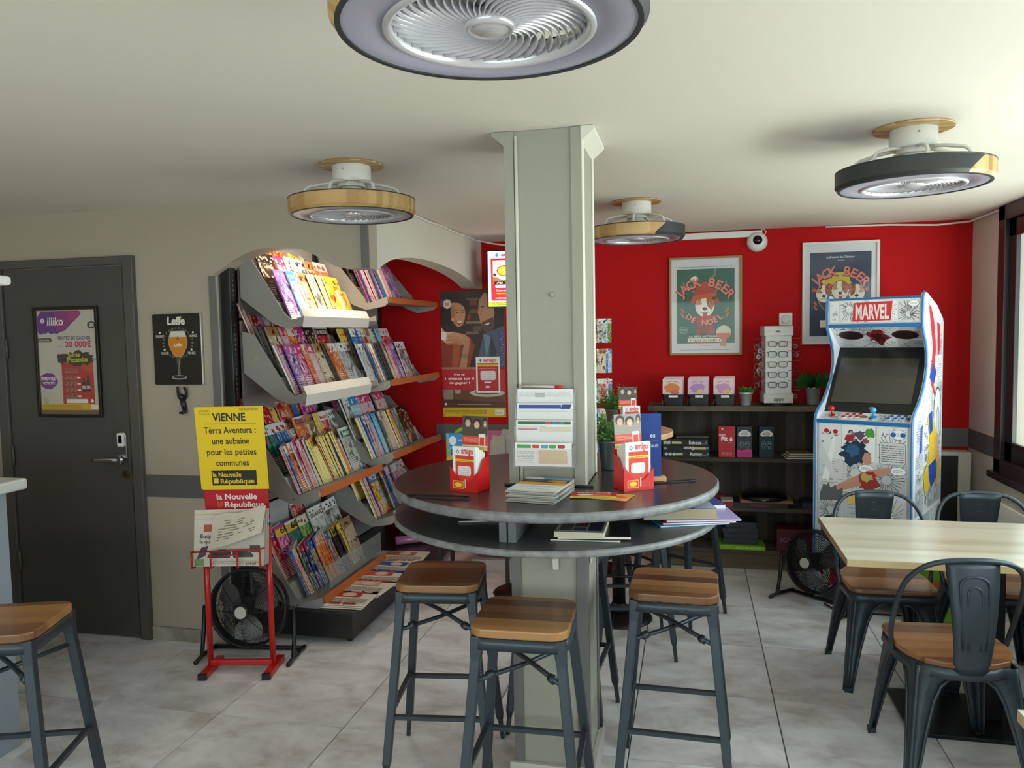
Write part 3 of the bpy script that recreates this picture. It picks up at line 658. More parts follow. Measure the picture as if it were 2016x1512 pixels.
make_floor_fan('black floor fan between shelf unit and arcade cabinet', (.70, 4.72, 0), math.radians(-42), math.radians(-6), .18, .262)
b = MB(); b.tube([(.76, 4.72, .012), (.80, 4.66, .006), (.83, 4.60, .006), (.95, 4.62, .006), (1.11, 4.618, .006), (1.27, 4.63, .006), (1.423, 4.658, .006), (1.6, 4.75, .006), (1.78, 4.8, .006)], .005, blackp, 6)
tag(b.build('power_cord'), 'black cord running over the floor tiles behind the dining chairs', 'cord')
b = MB()
for k in range(3): b.tube([(.90+.05*math.cos(a*.5+k)*1.3, 4.55+.03*math.sin(a*.5+k), .012+.008*k) for a in range(12)], .005, blackp, 6)
tag(b.build('coiled_cord'), 'coil of black cord on the floor beside the right floor fan', 'cord')
# ================================================================ red newspaper stand
redst = M('red_stand', 'c01a1a', .35, .1, coat=.3)
t = thing('newspaper_stand', 'red metal newspaper stand with yellow headline sheet', 'newspaper stand', (-2.168, 3.285, 0), math.radians(12)); t.scale = (1.07, 1, .985)
xl, xr = -.145, .145
for s, x in ((-1, xl), (1, xr)):
    b = MB(); b.tube([(x, 0, .02), (x-.0, .0, .74)], .0135, redst, 10); up_ = b.build('upright', t)
    b = MB(); b.tube([(x, 0, .738), (x, 0, .752)], .0145, blackp, 10); b.build('end_cap', up_)
    b = MB(); b.box((x-.018, -.10, .002), (x+.018, .12, .03), redst); up_ = b.build('foot', t, bevel=.003)
    b = MB(); b.box((x-.019, -.11, .0), (x+.019, -.095, .031), blackp); b.build('foot_cap', up_)
b = MB(); b.box((xl, -.012, .03), (xr, .012, .058), redst); b.build('crossbar', t, bevel=.003)
Tb = rm(0, (0, .03, .76), rx=math.radians(6))
b = MB(); b.box((-.148, 0, .0), (.148, .006, .56), redst, T=Tb); b.tube([(-.12, .01, .02), (-.13, .02, -.12)], .006, redst, 8, T=Tb); b.tube([(.12, .01, .02), (.13, .02, -.12)], .006, redst, 8, T=Tb); b.build('back_panel', t, bevel=.002)
a = Art(); a.rect(-.146, .0, .292, .125, 'b51a1c'); a.rect(-.14, .045, .283, .10, 'c0152b')
a.text('la Nouvelle', -.09, .108, .041, 'f4efe8', 'L', .022); a.text('République', -.055, .067, .041, 'f4efe8', 'L', .022); a.rect(-.088, .066, .022, .030, 'd8743a'); a.text('B', -.085, .068, .036, 'c0152b', 'L', .02)
a.build('nameplate', t, (0, .03, .76), (math.radians(6), 0, 0)); 
np = thing('headline_sheet', 'yellow headline sheet reading VIENNE clipped on the red stand', 'poster', (-2.168, 3.285, 0), math.radians(12)); np.scale = (1.07, 1, .985)
b = MB(); b.box((-.153, -.008, .165), (.150, -.004, .575), M('yellow_paper', 'f2cf1d', .6), T=Tb)
b.box((-.149, -.004, .16), (.155, -.001, .578), MATS['yellow_paper'], T=Tb); b.build('sheet', np)
a = Art(); cc = '23231f'
a.text('VIENNE', 0, .508, .056, cc, 'C', .03, width=.15); a.rect(-.115, .493, .235, .0018, '8c8421')
for s_, z, w_ in (('Tèrra Aventura :', .447, .235), ('une aubaine', .393, .17), ('pour les petites', .338, .225), ('communes', .283, .15)): a.text(s_, 0, z, .045, cc, 'C', .015, width=w_)
a.rect(-.10, .183, .205, .076, '26241c'); a.text('la Nouvelle', -.095, .226, .033, 'f2cf1d', 'L', .02, width=.13); a.text('République', -.062, .193, .033, 'f2cf1d', 'L', .02, width=.155); a.rect(-.093, .193, .022, .027, 'f2cf1d')
a.greek(-.135, .56, .05, 4, .006, '7b7420', 3); a.greek(.05, .567, .085, 2, .007, '4b4720', 4)
Tn = rm(0, (0, .03, .76), rx=math.radians(6)); p0 = Tn @ Vector((0, -.0085, 0)); a.build('headline', np, tuple(p0), (math.radians(6), 0, 0))
# basket and papers
b = MB(); w_ = M('red_wire', 'b3191b', .4)
for z, y in ((.635, -.10),):
    b.tube([(-.175, -.02, z-.01), (-.172, y, z), (.142, y, z+.012), (.145, -.0, z)], .0045, w_, 6)
for x in (-.17, -.085, .035, .137): b.tube([(x, -.10, .64), (x, -.098, .555), (x, -.02, .55)], .004, w_, 6)
b.tube([(-.09, -.101, .615), (.04, -.101, .62)], .003, w_, 6); b.tube([(-.172, -.098, .556), (-.172, .0, .55), (.145, 0, .55), (.137, -.098, .556)], .004, w_, 6); b.build('wire_basket', t)
news = M('newsprint', 'cfc6b8', .85, var=.06, vscale=3)
def news_art(a, w, h, seed, heads=()):
    a.greek(-w/2+.015, h-.03, w-.03, 3, .008, '8d857b', seed); a.greek(-w/2+.015, h-.12, w*.4, 8, .007, '8d857b', seed+1); a.greek(.01, h-.14, w*.4, 9, .007, '8d857b', seed+2)
pn = thing('newspaper', 'folded newspapers held in the wire basket of the red stand', 'newspaper', (-2.172, 3.262, .545), math.radians(12))
for k in range(3):
    b = MB(); b.box((-.175-.004*k, -.004, 0), (.165+.005*k, .003, .225+.02*k), news); b.build('folded_paper', pn, (0, -.05+.012*k, .004), (math.radians(-9), 0, math.radians(1.5*k)), bevel=.001)
a = Art(.0002); a.rect(-.175, 0, .34, .225, 'cdc4b6'); a.rect(-.13, .165, .10, .034, 'a5452f'); a.text('Budget :', -.145, .135, .026, '2c2a28', 'L', .025); a.text('la quitte', -.148, .110, .026, '2c2a28', 'L', .025)
a.poly([(-.165, .03), (-.12, .05), (-.105, .10), (-.14, .09)], '3b3550'); a.ell(-.035, .04, .075, .04, '35302f', 20, 0, 0, PI); a.ell(.05, .042, .065, .035, '3a3432', 20, 0, 0, PI); a.poly([(.0, .04), (.008, .08), (.016, .04)], 'e8e4dc')
a.rect(.095, .065, .05, .034, '4a4545'); a.greek(-.10, .022, .24, 2, .008, '8d857b', 9); a.rect(-.17, .002, .045, .034, '6f8c5c'); a.text('en bref', .075, .006, .018, '3a3838', 'L', .02)
a.build('front_print', pn, (0, -.0545, .004), (math.radians(-9), 0, 0))
b = MB(); V = []; F = []
for i in range(9):
    u = i/8
    for j in range(9):
        v = j/8; V.append((-.09+.26*v+.01*u, -.075+.05*u-.035*math.sin(PI*v)*(1-u)-.01*v, .125+.115*u+.05*v*u-.035*(1-u)*(1-v)+.05*(1-u)*v+.006*math.sin(9*v)*u))
for i in range(8):
    for j in range(8): k = i*9+j; F.append((k, k+1, k+10, k+9))
b.add(V, F, news, True); b.build('turned_page', pn)
b = MB(); rr_ = random.Random(4)
def pg_(v, u): return Vector((-.09+.26*v+.01*u, -.077+.05*u-.035*math.sin(PI*v)*(1-u)-.01*v, .125+.115*u+.05*v*u-.035*(1-u)*(1-v)+.05*(1-u)*v+.006*math.sin(9*v)*u))
for k in range(46):
    v0, u0 = rr_.uniform(.12, .8), rr_.choice([.2, .28, .36, .44, .52, .6, .68, .76]); dv = rr_.uniform(.04, .12); p = [pg_(v0, u0), pg_(v0+dv, u0), pg_(v0+dv, u0+.03), pg_(v0, u0+.03)]; b.add(p, [(0, 1, 2, 3)], M('news_ink', '857d74', .9))
b.build('page_print', pn)['kind'] = 'stuff'
# ================================================================ magazine rack along the alcove
rgrey = M('rack_grey', '8f8d88', .45); rlight = M('rack_light', 'b9bfc0', .5); rblack = M('rack_black', '17171a', .35); orange = M('rack_orange', 'b4612e', .4); rdark = M('rack_dark', '55565a', .45)
signw = M('sign_white', 'd9d5cc', .45)
RX = -2.36; Y0, Y1, Y2 = 3.68, 4.55, 5.56
rk = thing('magazine_rack', 'tall grey two-bay magazine rack filling the arched alcove', 'rack', (RX, Y0, 0))
def rel2(bm, name, par=rk, **k): o = bm.build(name, par, **k); o.location = o.location-par.location; return o
for ya, yb in ((Y0+.02, Y1-.02), (Y1+.02, Y2)):
    for za, zb in ((.19, .70), (.71, 1.22), (1.23, 1.74), (1.75, 2.25)):
        b = MB(); b.box((RX-.01, ya, za), (RX, yb, zb-.004), rlight if za < .5 else rgrey); rel2(b, 'back_panel', bevel=.001)
for y in (Y0-.075, Y1-.02, Y2):
    b = MB(); b.box((RX-.05, y, .0), (RX+.005, y+.055, 2.28), rblack); rel2(b, 'upright', bevel=.002)
b = MB()
for k in range(70): b.box((RX+.0051, Y0-.05, .3+k*.026), (RX+.006, Y0-.045, .314+k*.026), chrome)
rel2(b, 'slot_strip')['kind'] = 'stuff'
b = MB(); b.box((RX-.04, Y0-.005, .03), (-1.755, Y2, .165), rblack); b.box((RX-.04, Y0-.012, .165), (-1.745, Y2, .185), M('rack_base_top', '25262a', .3)); rel2(b, 'base', bevel=.004)
for y in (Y0+.05, Y1, Y2-.06):
    b = MB(); b.cyl((-1.80, y, 0), .014, .03, rblack, 12); rel2(b, 'base_foot')
BAYS = [('left', Y0, Y1-.03, {'top': 1.735, 'second': 1.335, 'third': .795, 'bottom': .215}, -2.055),
        ('right', Y1+.03, Y2-.03, {'top': 1.855, 'second': 1.325, 'third': .85, 'bottom': .45}, -2.0)]
TX, TZ = .112, .098
clearp = CLEAR('tray_clear', 'f0f4f4', .14, .08)
for bay, ya, yb, rows, fx in BAYS:
    for rn, zb in rows.items():
        fp = fx+.125
        prof = [(RX+.02, zb+.34), (RX+.09, zb+.325), (fx-.03, zb+.03), (fx+.01, zb-.005), (fp, zb+.03), (fp+.004, zb-.012), (fp-.02, zb-.03), (fx-.02, zb-.05), (fx-.10, zb-.02), (RX+.02, zb+.12)]
        for y in (ya, yb-.003):
            b = MB(); b.prism(prof, y-.003, y+.003, rgrey, 'Y'); b.cyl((0, 0, 0), .005, .002, chrome, 8, T=rm(t=(fx-.02, y-.003, zb-.02), rx=PI/2)); b.cyl((0, 0, 0), .005, .002, chrome, 8, T=rm(t=(RX+.1, y-.003, zb+.2), rx=PI/2)); rel2(b, 'side_bracket')
        tr = MB(); p = [(fp, zb-.012), (fx+.01, zb-.012)]
        pts = [(fp, zb-.004), (fx-.035, zb-.004)]
        for j in range(1, 3): pts += [(fx-TX*j+.045, zb+TZ*j-.004), (fx-TX*j-.035, zb+TZ*j-.004)]
        pts += [(RX+.005, zb+.30)]; V = []; F = []
        for x, z in pts: V += [(x, ya+.004, z), (x, yb-.004, z)]
        for i in range(1, len(pts)): k = 2*i; F.append((k-2, k-1, k+1, k))
        tr.add(V, F, rgrey if rn != 'third' else rlight); o = rel2(tr, 'stepped_tray'); m_ = o.modifiers.new('s', 'SOLIDIFY'); m_.thickness = .003
        far = (bay == 'left' and rn in ('top', 'second')) or (bay == 'right' and rn == 'bottom')
        b = MB()
        ys, ye = (ya-.12, yb-.15) if far and bay == 'left' else ((ya, ya+.36) if far else (ya+.02, yb+.02))
        if far:
            V = [(fp+.0, ys, zb+.055), (fp+.0, ye, zb+.055), (fp+.022, ys, zb+.01), (fp+.022, ye, zb+.01), (fp+.012, ys, zb-.045), (fp+.012, ye, zb-.045)]
            b.add(V, [(0, 2, 3, 1), (2, 4, 5, 3)], signw); o = rel2(b, 'white_label_holder'); m_ = o.modifiers.new('s', 'SOLIDIFY'); m_.thickness = .003
        else:
            b.add([(fp, ys, zb+.03), (fp, ye, zb+.03), (fp+.012, ys, zb-.008), (fp+.012, ye, zb-.008)], [(0, 2, 3, 1)], orange); o = rel2(b, 'orange_price_strip'); m_ = o.modifiers.new('s', 'SOLIDIFY'); m_.thickness = .003
        if bay == 'left' and rn == 'bottom':
            b = MB(); b.box((fp-.03, ya+.15, zb+.03), (fp-.027, yb+.03, zb+.16), clearp); rel2(b, 'clear_guard')
# tube lamp behind the arch header, lighting the top shelf
t = thing('tube_lamp', 'bright tube lamp above the top magazine shelf behind the arch', 'lamp', (-1.80, 4.1, 2.27))
b = MB(); b.box((-.03, -.35, .02), (.03, .35, .06), whitepl); b.build('housing', t)
b = MB(); b.cyl((0, 0, -.33), .013, .66, M('lamp_tube', 'fff1dc', .4, emit=6), 12, T=rm(rx=PI/2) @ rm()); b.build('tube', t)
area('tube_glow', (-1.80, 3.92, 2.25), (0, math.radians(35), 0), .05, .6, 7, (1, .86, .70))
# ---------------------------------------------------------------- magazines
def COVER(i, base, band, acc, pic1, pic2):
    m = bpy.data.materials.new('cover_%d' % i); m.use_nodes = True; nt = m.node_tree; b = nt.nodes['Principled BSDF']; L = nt.links.new; N = nt.nodes.new
    b.inputs['Roughness'].default_value = .3
    tc = N('ShaderNodeTexCoord'); sp = N('ShaderNodeSeparateXYZ'); L(tc.outputs['Generated'], sp.inputs[0])
    oi = N('ShaderNodeObjectInfo'); ml = N('ShaderNodeMath'); ml.operation = 'MULTIPLY'; ml.inputs[1].default_value = 40; L(oi.outputs['Random'], ml.inputs[0])
    cb = N('ShaderNodeCombineXYZ'); L(sp.outputs[0], cb.inputs[0]); L(sp.outputs[2], cb.inputs[1]); L(ml.outputs[0], cb.inputs[2])
    n = N('ShaderNodeTexNoise'); n.inputs['Scale'].default_value = 3.6; n.inputs['Detail'].default_value = 3; n.inputs['Distortion'].default_value = 1.2; L(cb.outputs[0], n.inputs['Vector'])
    cr = N('ShaderNodeValToRGB'); cr.color_ramp.interpolation = 'CONSTANT'; e = cr.color_ramp.elements; e[0].position = 0; e[0].color = lin(base); e[1].position = .62; e[1].color = lin(pic2)
    for p_, c_ in ((.47, pic1), (.53, base), (.57, acc)): x = e.new(p_); x.color = lin(c_)
    L(n.outputs['Fac'], cr.inputs[0])
    def mth(op, a, c):
        q = N('ShaderNodeMath'); q.operation = op
        for k, v in ((0, a), (1, c)):
            if isinstance(v, (int, float)): q.inputs[k].default_value = v
            else: L(v, q.inputs[k])
        return q.outputs[0]
    def mix(f, a, c):
        q = N('ShaderNodeMix'); q.data_type = 'RGBA'; L(f, q.inputs[0])
        for k, v in ((6, a), (7, c)):
            if isinstance(v, tuple): q.inputs[k].default_value = v
            else: L(v, q.inputs[k])
        return q.outputs[2]
    # masthead band with letter-like blocks
    vb = N('ShaderNodeTexVoronoi'); vb.inputs['Scale'].default_value = 1; mpp = N('ShaderNodeCombineXYZ'); L(mth('MULTIPLY', sp.outputs[0], 7.0), mpp.inputs[0]); L(mth('MULTIPLY', sp.outputs[2], 9.0), mpp.inputs[1]); L(ml.outputs[0], mpp.inputs[2]); L(mpp.outputs[0], vb.inputs['Vector'])
    letters = mth('MULTIPLY', mth('MULTIPLY', mth('GREATER_THAN', sp.outputs[2], .825), mth('LESS_THAN', sp.outputs[2], .94)), mth('LESS_THAN', vb.outputs['Distance'], .42))
    c1 = mix(mth('GREATER_THAN', sp.outputs[2], .80), cr.outputs[0], lin(band)); c2 = mix(letters, c1, lin(acc))
    w1 = N('ShaderNodeTexWave'); w1.bands_direction = 'Y'; w1.inputs['Scale'].default_value = 7; L(cb.outputs[0], w1.inputs['Vector'])
    blk = mth('MULTIPLY', mth('MULTIPLY', mth('LESS_THAN', sp.outputs[0], .38), mth('LESS_THAN', sp.outputs[2], .34)), mth('GREATER_THAN', w1.outputs['Fac'], .62))
    c3 = mix(blk, c2, lin('f4efe4')); L(c3, b.inputs['Base Color']); return m
PAL = [('purple and pink', '7d5aa8', 'c86bb0', 'f3ecf4', 'd8a6d0', '5a3f86', '8a5aa0'), ('teal', '1d6f6a', 'e8eef0', 'c02434', '2f9a94', '0f4a4c', '155a58'), ('red and white', 'c8202c', 'f2eeea', 'c8202c', 'f1c9b8', '7d1620', 'd8b0a8'),
       ('blue and white', '2b6cb8', 'f2f2f2', '2257a0', 'a9cdea', '17386e', '2458a0'), ('yellow', 'f0cc22', 'f6dd4a', 'c8281e', 'f7e88a', 'e09a1c', 'f2e6a8'), ('orange and white', 'e06a28', 'f6efe6', 'd8401c', 'f5c08a', '8a3812', 'e8823a'),
       ('dark brown', '3a2620', '241816', 'd8c8a8', '6a4a38', '1a1210', '2c1d1a'), ('pale pink', 'e8bcc4', 'd8457e', 'f8eef0', 'f3dadf', 'c06c86', 'd99aa8'), ('green', '4f8f46', 'dfe8c8', 'c83030', 'a6cc7a', '265a2a', '3f7a3a'),
       ('black and yellow', '1e1c1c', 'e8c820', '1e1c1c', '6c6660', 'c82424', '171515'), ('light blue', '8cc6e4', '3f94c8', 'f6fafc', 'd4ecf6', 'e46a7a', '6fb2d8'), ('magenta', 'c0247a', 'd83a90', 'fbe9f2', 'f0a8c8', '5c1040', 'b01f6e'),
       ('beige', 'd8c8a6', 'b88a5a', '5a2c1c', 'efe6d0', '8c6e4a', 'c6b490'), ('white and grey', 'dcdcd8', 'f4f4f2', '3a3a3c', 'a0a4a8', '6c7074', 'd2d2ce'), ('multicoloured', 'e8d020', '2a62b0', 'f6f2e8', 'd82c34', '38a0c8', '2a5aa8'), ('navy', '1c2c5c', 'c8243a', 'f0ece4', '5a7ab8', '101838', '182650')]
SIZES = {'large': (.215, .285, .008), 'small': (.165, .225, .012), 'thin': (.205, .275, .0045), 'pocket': (.15, .20, .016)}
_mg = {}
def mag_mesh(pi, size, copies=1):
    k = (pi, size, copies)
    if k in _mg: return _mg[k]
    nm, base, band, acc, p1, p2, spine = PAL[pi]; w_, h_, t_ = SIZES[size]
    if ('m', pi) not in _mg: _mg[('m', pi)] = (COVER(pi, base, band, acc, p1, p2), M('spine_%d' % pi, spine, .4))
    cov, sp_ = _mg[('m', pi)]; b = MB(); e = .0012
    b.add([(0, 0, 0), (w_, 0, 0), (w_, 0, h_), (0, 0, h_)], [(0, 1, 2, 3)], cov); b.add([(0, t_, 0), (w_, t_, 0), (w_, t_, h_), (0, t_, h_)], [(3, 2, 1, 0)], cov)
    b.add([(0, 0, 0), (0, t_, 0), (0, t_, h_), (0, 0, h_)], [(0, 3, 2, 1)], sp_)
    b.add([(0, 0, h_), (w_, 0, h_), (w_, t_, h_), (0, t_, h_), (0, 0, 0), (w_, 0, 0), (w_, t_, 0), (0, t_, 0)], [(0, 1, 2, 3), (7, 6, 5, 4), (5, 6, 2, 1)], paper)
    _mg[k] = b.mesh('magazine'); return _mg[k]
ORD = 'first second third fourth fifth sixth seventh eighth ninth tenth eleventh twelfth thirteenth fourteenth fifteenth sixteenth seventeenth eighteenth nineteenth twentieth twenty-first twenty-second twenty-third twenty-fourth twenty-fifth twenty-sixth twenty-seventh twenty-eighth twenty-ninth thirtieth'.split()+['thirty-'+q for q in 'first second third fourth fifth sixth seventh eighth ninth'.split()]
TIER = ['front', 'middle', 'back']
def place_mag(pi, size, x, y, z, lean, yaw, label, group, title=None, tcol='f6f2ea', tw=.8, tz=.84, ts=None):
    o = bpy.data.objects.new('magazine', mag_mesh(pi, size)); C.objects.link(o)
    o.location = (x, y, z); o.rotation_euler = (-lean, 0, PI/2+yaw); tag(o, label, 'magazine', group)
    if title:
        w_, h_, t_ = SIZES[size]; a = Art(); a.rect(w_*.03, h_*(tz-.03), w_*.94, h_*.16, tcol[1]); a.text(title, w_/2, h_*tz+.004, ts or h_*.13, tcol[0], 'C', .03, width=w_*tw); a.build('title', o)
    return o
r = random.Random(11)
def row(bay, rn, tier, seq, y0, step, lean=.36, sizes=None, titles={}, dz=0, yaw=None, dx=0, jit=.004, i0=0):
    fx = [q for q in BAYS if q[0] == bay][0]; zb = fx[3][rn]; X0 = fx[4]-TX*tier+dx; y = y0
    for i, pi in enumerate(seq):
        size = (sizes[i] if isinstance(sizes, (list, tuple)) else sizes) or 'large'
        t_ = SIZES[size][2]; st = step if not isinstance(step, (list, tuple)) else step[i]
        ya = math.asin(min(.42, (t_+.0015)/max(st, .012))) if yaw is None else yaw
        if pi is not None:
            lab = '%s magazine, %s from the left, %s tier, %s bay, %s shelf' % (PAL[pi][0], ORD[i+i0], TIER[tier], bay, rn)
            place_mag(pi, size, X0+r.uniform(-jit, jit), y, zb+TZ*tier+dz, lean+r.uniform(-.02, .02), ya, lab, 'magazines in the alcove rack', *(titles[i] if i in titles else ()))
        y += st
L_, R_ = 'left', 'right'
def seq(*a):
    """(palette, size, step[, count]) -> lists"""
    P_, S_, T_ = [], [], []
    for q in a:
        for k in range(q[3] if len(q) > 3 else 1): P_.append(q[0]); S_.append({'l': 'large', 's': 'small', 't': 'thin', 'p': 'pocket'}[q[1]]); T_.append(q[2])
    return P_, S_, T_
def rows_(bay, rn, tier, y0, items, **k):
    P_, S_, T_ = seq(*items); row(bay, rn, tier, P_, y0, T_, sizes=S_, **k)
rows_(L_, 'top', 0, 3.70, [(0, 'l', .13), (10, 'l', .095), (13, 'l', .05), (12, 'l', .06), (4, 's', .04), (13, 'l', .10), (4, 'l', .016, 5), (4, 'l', .14), (4, 'p', .016, 2), (4, 'p', .1)])
rows_(L_, 'top', 1, 3.71, [(6, 'l', .2), (7, 'l', .1), (13, 'l', .12), (13, 'l', .12), (12, 'l', .1), (5, 'l', .1)])
rows_(L_, 'top', 2, 3.70, [(13, 'l', .17), (6, 'l', .12), (5, 'l', .24), (4, 'l', .14), (12, 'l', .1)], titles={2: ('LA GUERRE', ('f6f2ea', 'b83a34'), .8, .83, .035)})
rows_(L_, 'second', 0, 3.705, [(13, 'l', .02), (7, 'l', .03), (0, 'l', .03), (0, 'l', .10), (11, 'l', .10), (5, 'l', .05), (7, 'l', .08), (12, 'l', .13), (6, 'l', .014, 4), (5, 'l', .12), (13, 'l', .1)], lean=.38)
rows_(L_, 'second', 1, 3.72, [(6, 'l', .014, 5), (12, 'l', .14), (7, 'l', .07), (5, 'l', .10), (11, 'l', .12), (6, 'l', .12), (2, 'l', .1)], titles={10: ('LA MODE', ('f2ede6', '3a1c1e'), .8, .83, .035)})
rows_(L_, 'second', 2, 3.73, [(2, 'l', .014, 4), (2, 'l', .10), (0, 'l', .04), (7, 'l', .07), (2, 'l', .07), (15, 'l', .06), (11, 'l', .10), (11, 'l', .10), (13, 'l', .1)], dz=.03)
rows_(L_, 'third', 0, 3.71, [(2, 't', .012, 3), (3, 't', .03), (5, 'l', .055), (13, 'l', .02), (11, 'l', .035), (2, 'l', .035), (7, 'l', .04), (13, 'l', .016), (4, 't', .016, 5), (4, 's', .0165, 4), (5, 't', .0165, 1), (4, 't', .0165, 8), (15, 's', .018, 2), (4, 'l', .02, 2), (5, 's', .02, 2), (13, 's', .025), (13, 'l', .1)], titles={35: ('Jeux', ('f6f2ea', '2a7a78'), .7, .80, .05)})
rows_(L_, 'third', 1, 3.70, [(1, 't', .045), (1, 't', .045), (1, 't', .05), (3, 's', .03, 5), (2, 's', .055), (5, 'l', .13), (12, 'l', .12), (4, 'l', .05), (2, 'l', .12), (13, 'l', .1)], dz=.01, titles={8: ('Codés', ('2c4f8c', 'f0e8e0'), .8, .83, .045), 9: ('Codés', ('24488c', 'e06a3a'), .85, .83, .05), 12: ('Multijeux', ('c8242c', 'f4efe6'), .9, .83, .03)})
rows_(L_, 'third', 2, 3.71, [(5, 'l', .02), (2, 'l', .05), (15, 's', .025, 3), (2, 'l', .10), (4, 'l', .06), (2, 'l', .08), (5, 'l', .10), (3, 's', .03, 3), (11, 'l', .1)], dz=.055, titles={0: ('20', ('f0cf22', 'a8261c'), .6, .83, .05), 5: ('Fléchés', ('f6f2ea', 'c8242c'), .8, .83, .04), 8: ('CODÉS IX', ('f6f2ea', 'd8502c'), .9, .83, .04), 12: ('CASES', ('f8f2f6', 'c0247a'), .9, .83, .05)})
rows_(L_, 'bottom', 0, 3.76, [(14, 't', .014, 3), (2, 't', .014, 3), (8, 't', .02), (15, 't', .024, 4), (14, 't', .02, 4), (5, 't', .021, 6), (14, 't', .022, 3), (9, 't', .022, 6), (4, 't', .03), (12, 't', .03)], dx=.0)
rows_(L_, 'bottom', 1, 3.72, [(2, 'l', .014, 2), (2, 'l', .045), (11, 'l', .12), (1, 'l', .13), (8, 'l', .1)], dz=.0, titles={2: ('OUEST', ('f6f2ea', '2854a0'), .8, .83, .045), 3: ('60', ('201d1a', 'e8cc2c'), .45, .82, .05), 4: ('60', ('201d1a', 'e0b838'), .45, .82, .05)})
rows_(L_, 'bottom', 1, 4.17, [(13, 'l', .18), (13, 'l', .1)], dz=.02, i0=5, titles={0: ('ISSANCE', ('3a2a2a', 'e9e7e2'), .9, .78, .035)})
rows_(L_, 'bottom', 2, 4.12, [(2, 's', .2)], dz=.05)
rows_(R_, 'top', 0, 4.57, [(6, 'l', .02), (11, 'l', .03), (15, 'l', .05), (7, 'l', .02, 3), (2, 'l', .03), (7, 'l', .03), (15, 'l', .018, 2), (0, 'l', .03), (2, 'l', .035), (3, 'l', .018, 3), (12, 'l', .025), (4, 'l', .025), (7, 'l', .018, 3), (0, 'l', .1)])
rows_(R_, 'top', 1, 4.60, [(6, 'l', .12), (7, 'l', .12), (15, 'l', .12)])
rows_(R_, 'second', 0, 4.585, [(13, 'l', .02), (13, 'l', .12), (15, 'l', .03), (3, 'l', .035), (2, 'l', .03), (4, 'l', .04), (3, 'l', .03), (6, 'l', .022, 5), (12, 'l', .055), (7, 'l', .05), (2, 'l', .05), (0, 'l', .08), (13, 'l', .1)])
rows_(R_, 'second', 1, 4.56, [(4, 'l', .13), (15, 'l', .02), (3, 'l', .11), (3, 'l', .08), (5, 'l', .08), (12, 'l', .08), (13, 'l', .09), (10, 'l', .016, 4), (2, 'l', .1)], titles={6: ('TOP', ('28282a', 'f0ece4'), .7, .83, .05)})
rows_(R_, 'second', 2, 4.60, [(6, 'l', .15), (6, 'l', .2), (7, 'l', .15), (6, 'l', .1)])
rows_(R_, 'third', 0, 4.56, [(4, 'l', .018, 2), (13, 'l', .02), (13, 'l', .02), (3, 'l', .05), (2, 'l', .04), (7, 'l', .04), (10, 'l', .03), (10, 'l', .05), (10, 'l', .03), (1, 'l', .055), (12, 'l', .06), (2, 'l', .014, 3), (4, 'l', .02, 2), (4, 'l', .07), (0, 'l', .05), (8, 'l', .05), (6, 'l', .1)])
rows_(R_, 'third', 1, 4.56, [(13, 'l', .02), (13, 'l', .09), (10, 'l', .15), (7, 'l', .25), (6, 'l', .02), (7, 'l', .1)], dz=.02, titles={3: ('flow', ('f6f2ee', 'd8607a'), .7, .3, .06)})
rows_(R_, 'third', 2, 4.58, [(11, 'l', .09), (8, 'l', .09), (6, 'l', .09), (12, 'l', .14), (15, 'l', .09), (12, 'l', .09), (6, 'l', .1)], dz=.03)
rows_(R_, 'bottom', 0, 4.60, [(4, 'l', .02), (12, 'l', .025), (2, 'l', .014, 3), (14, 'l', .16), (6, 'l', .03), (9, 'l', .04), (13, 'l', .035), (15, 'l', .04), (3, 'l', .04), (2, 'l', .045), (3, 'l', .04), (2, 'l', .045), (13, 'l', .1)], titles={5: ('PICSOU', ('f6f6f4', '3a6cb8'), .9, .83, .045)})
rows_(R_, 'bottom', 1, 4.58, [(4, 'l', .016, 2), (4, 'l', .10), (3, 'l', .12), (6, 'l', .12), (1, 'l', .12), (7, 'l', .1)], dz=.02)
# papers lying on the base
pcs = [('newspaper with a red picture, frontmost on the rack base', 3.80, -1.88, 3, 'a5302c'), ('newspaper lying second from the front on the rack base', 4.00, -1.86, -4, 'c8a08c'), ('newspaper with red headline, third from the front on the rack base', 4.18, -1.85, 5, 'c04a34'),
       ('newspaper with a blue picture, fourth from the front on the rack base', 4.38, -1.84, -3, '2a5a9c'), ('newspaper furthest back in the row on the rack base', 4.60, -1.86, 4, 'b86a4c')]
for i, (lab, y, x, a_, c_) in enumerate(pcs):
    t = thing('newspaper', lab, 'newspaper', (x, y, .186+.0*i), math.radians(a_), 'newspapers lying on the rack base')
    b = MB(); 
    for k in range(3): b.box((-.17+.004*k, -.115+.006*k, .001+.007*k), (.165+.008*k, .12+.003*k, .006+.007*k), news)
    b.build('pages', t, bevel=.002)
    a = Art(.0001); a.rect(-.10, .02, .2, .075, c_); a.ell(.03, .055, .04, .03, 'd8b8a0'); a.greek(-.14, -.01, .3, 6, .012, '6e6a68', i); a.greek(-.13, -.095, .26, 1, .03, c_, i+20, .9)
    o = a.build('print', t, (0, 0, .0225), (-PI/2, 0, 0))
# ================================================================ things on the walls
def frame_box(t, w, h, fw, fd, mat, name='frame'):
    b = MB()
    b.box((0, -fd, 0), (w, 0, fw), mat); b.box((0, -fd, h-fw), (w, 0, h), mat); b.box((0, -fd, fw), (fw, 0, h-fw), mat); b.box((w-fw, -fd, fw), (w, 0, h-fw), mat)
    b.build(name, t, bevel=.0015)
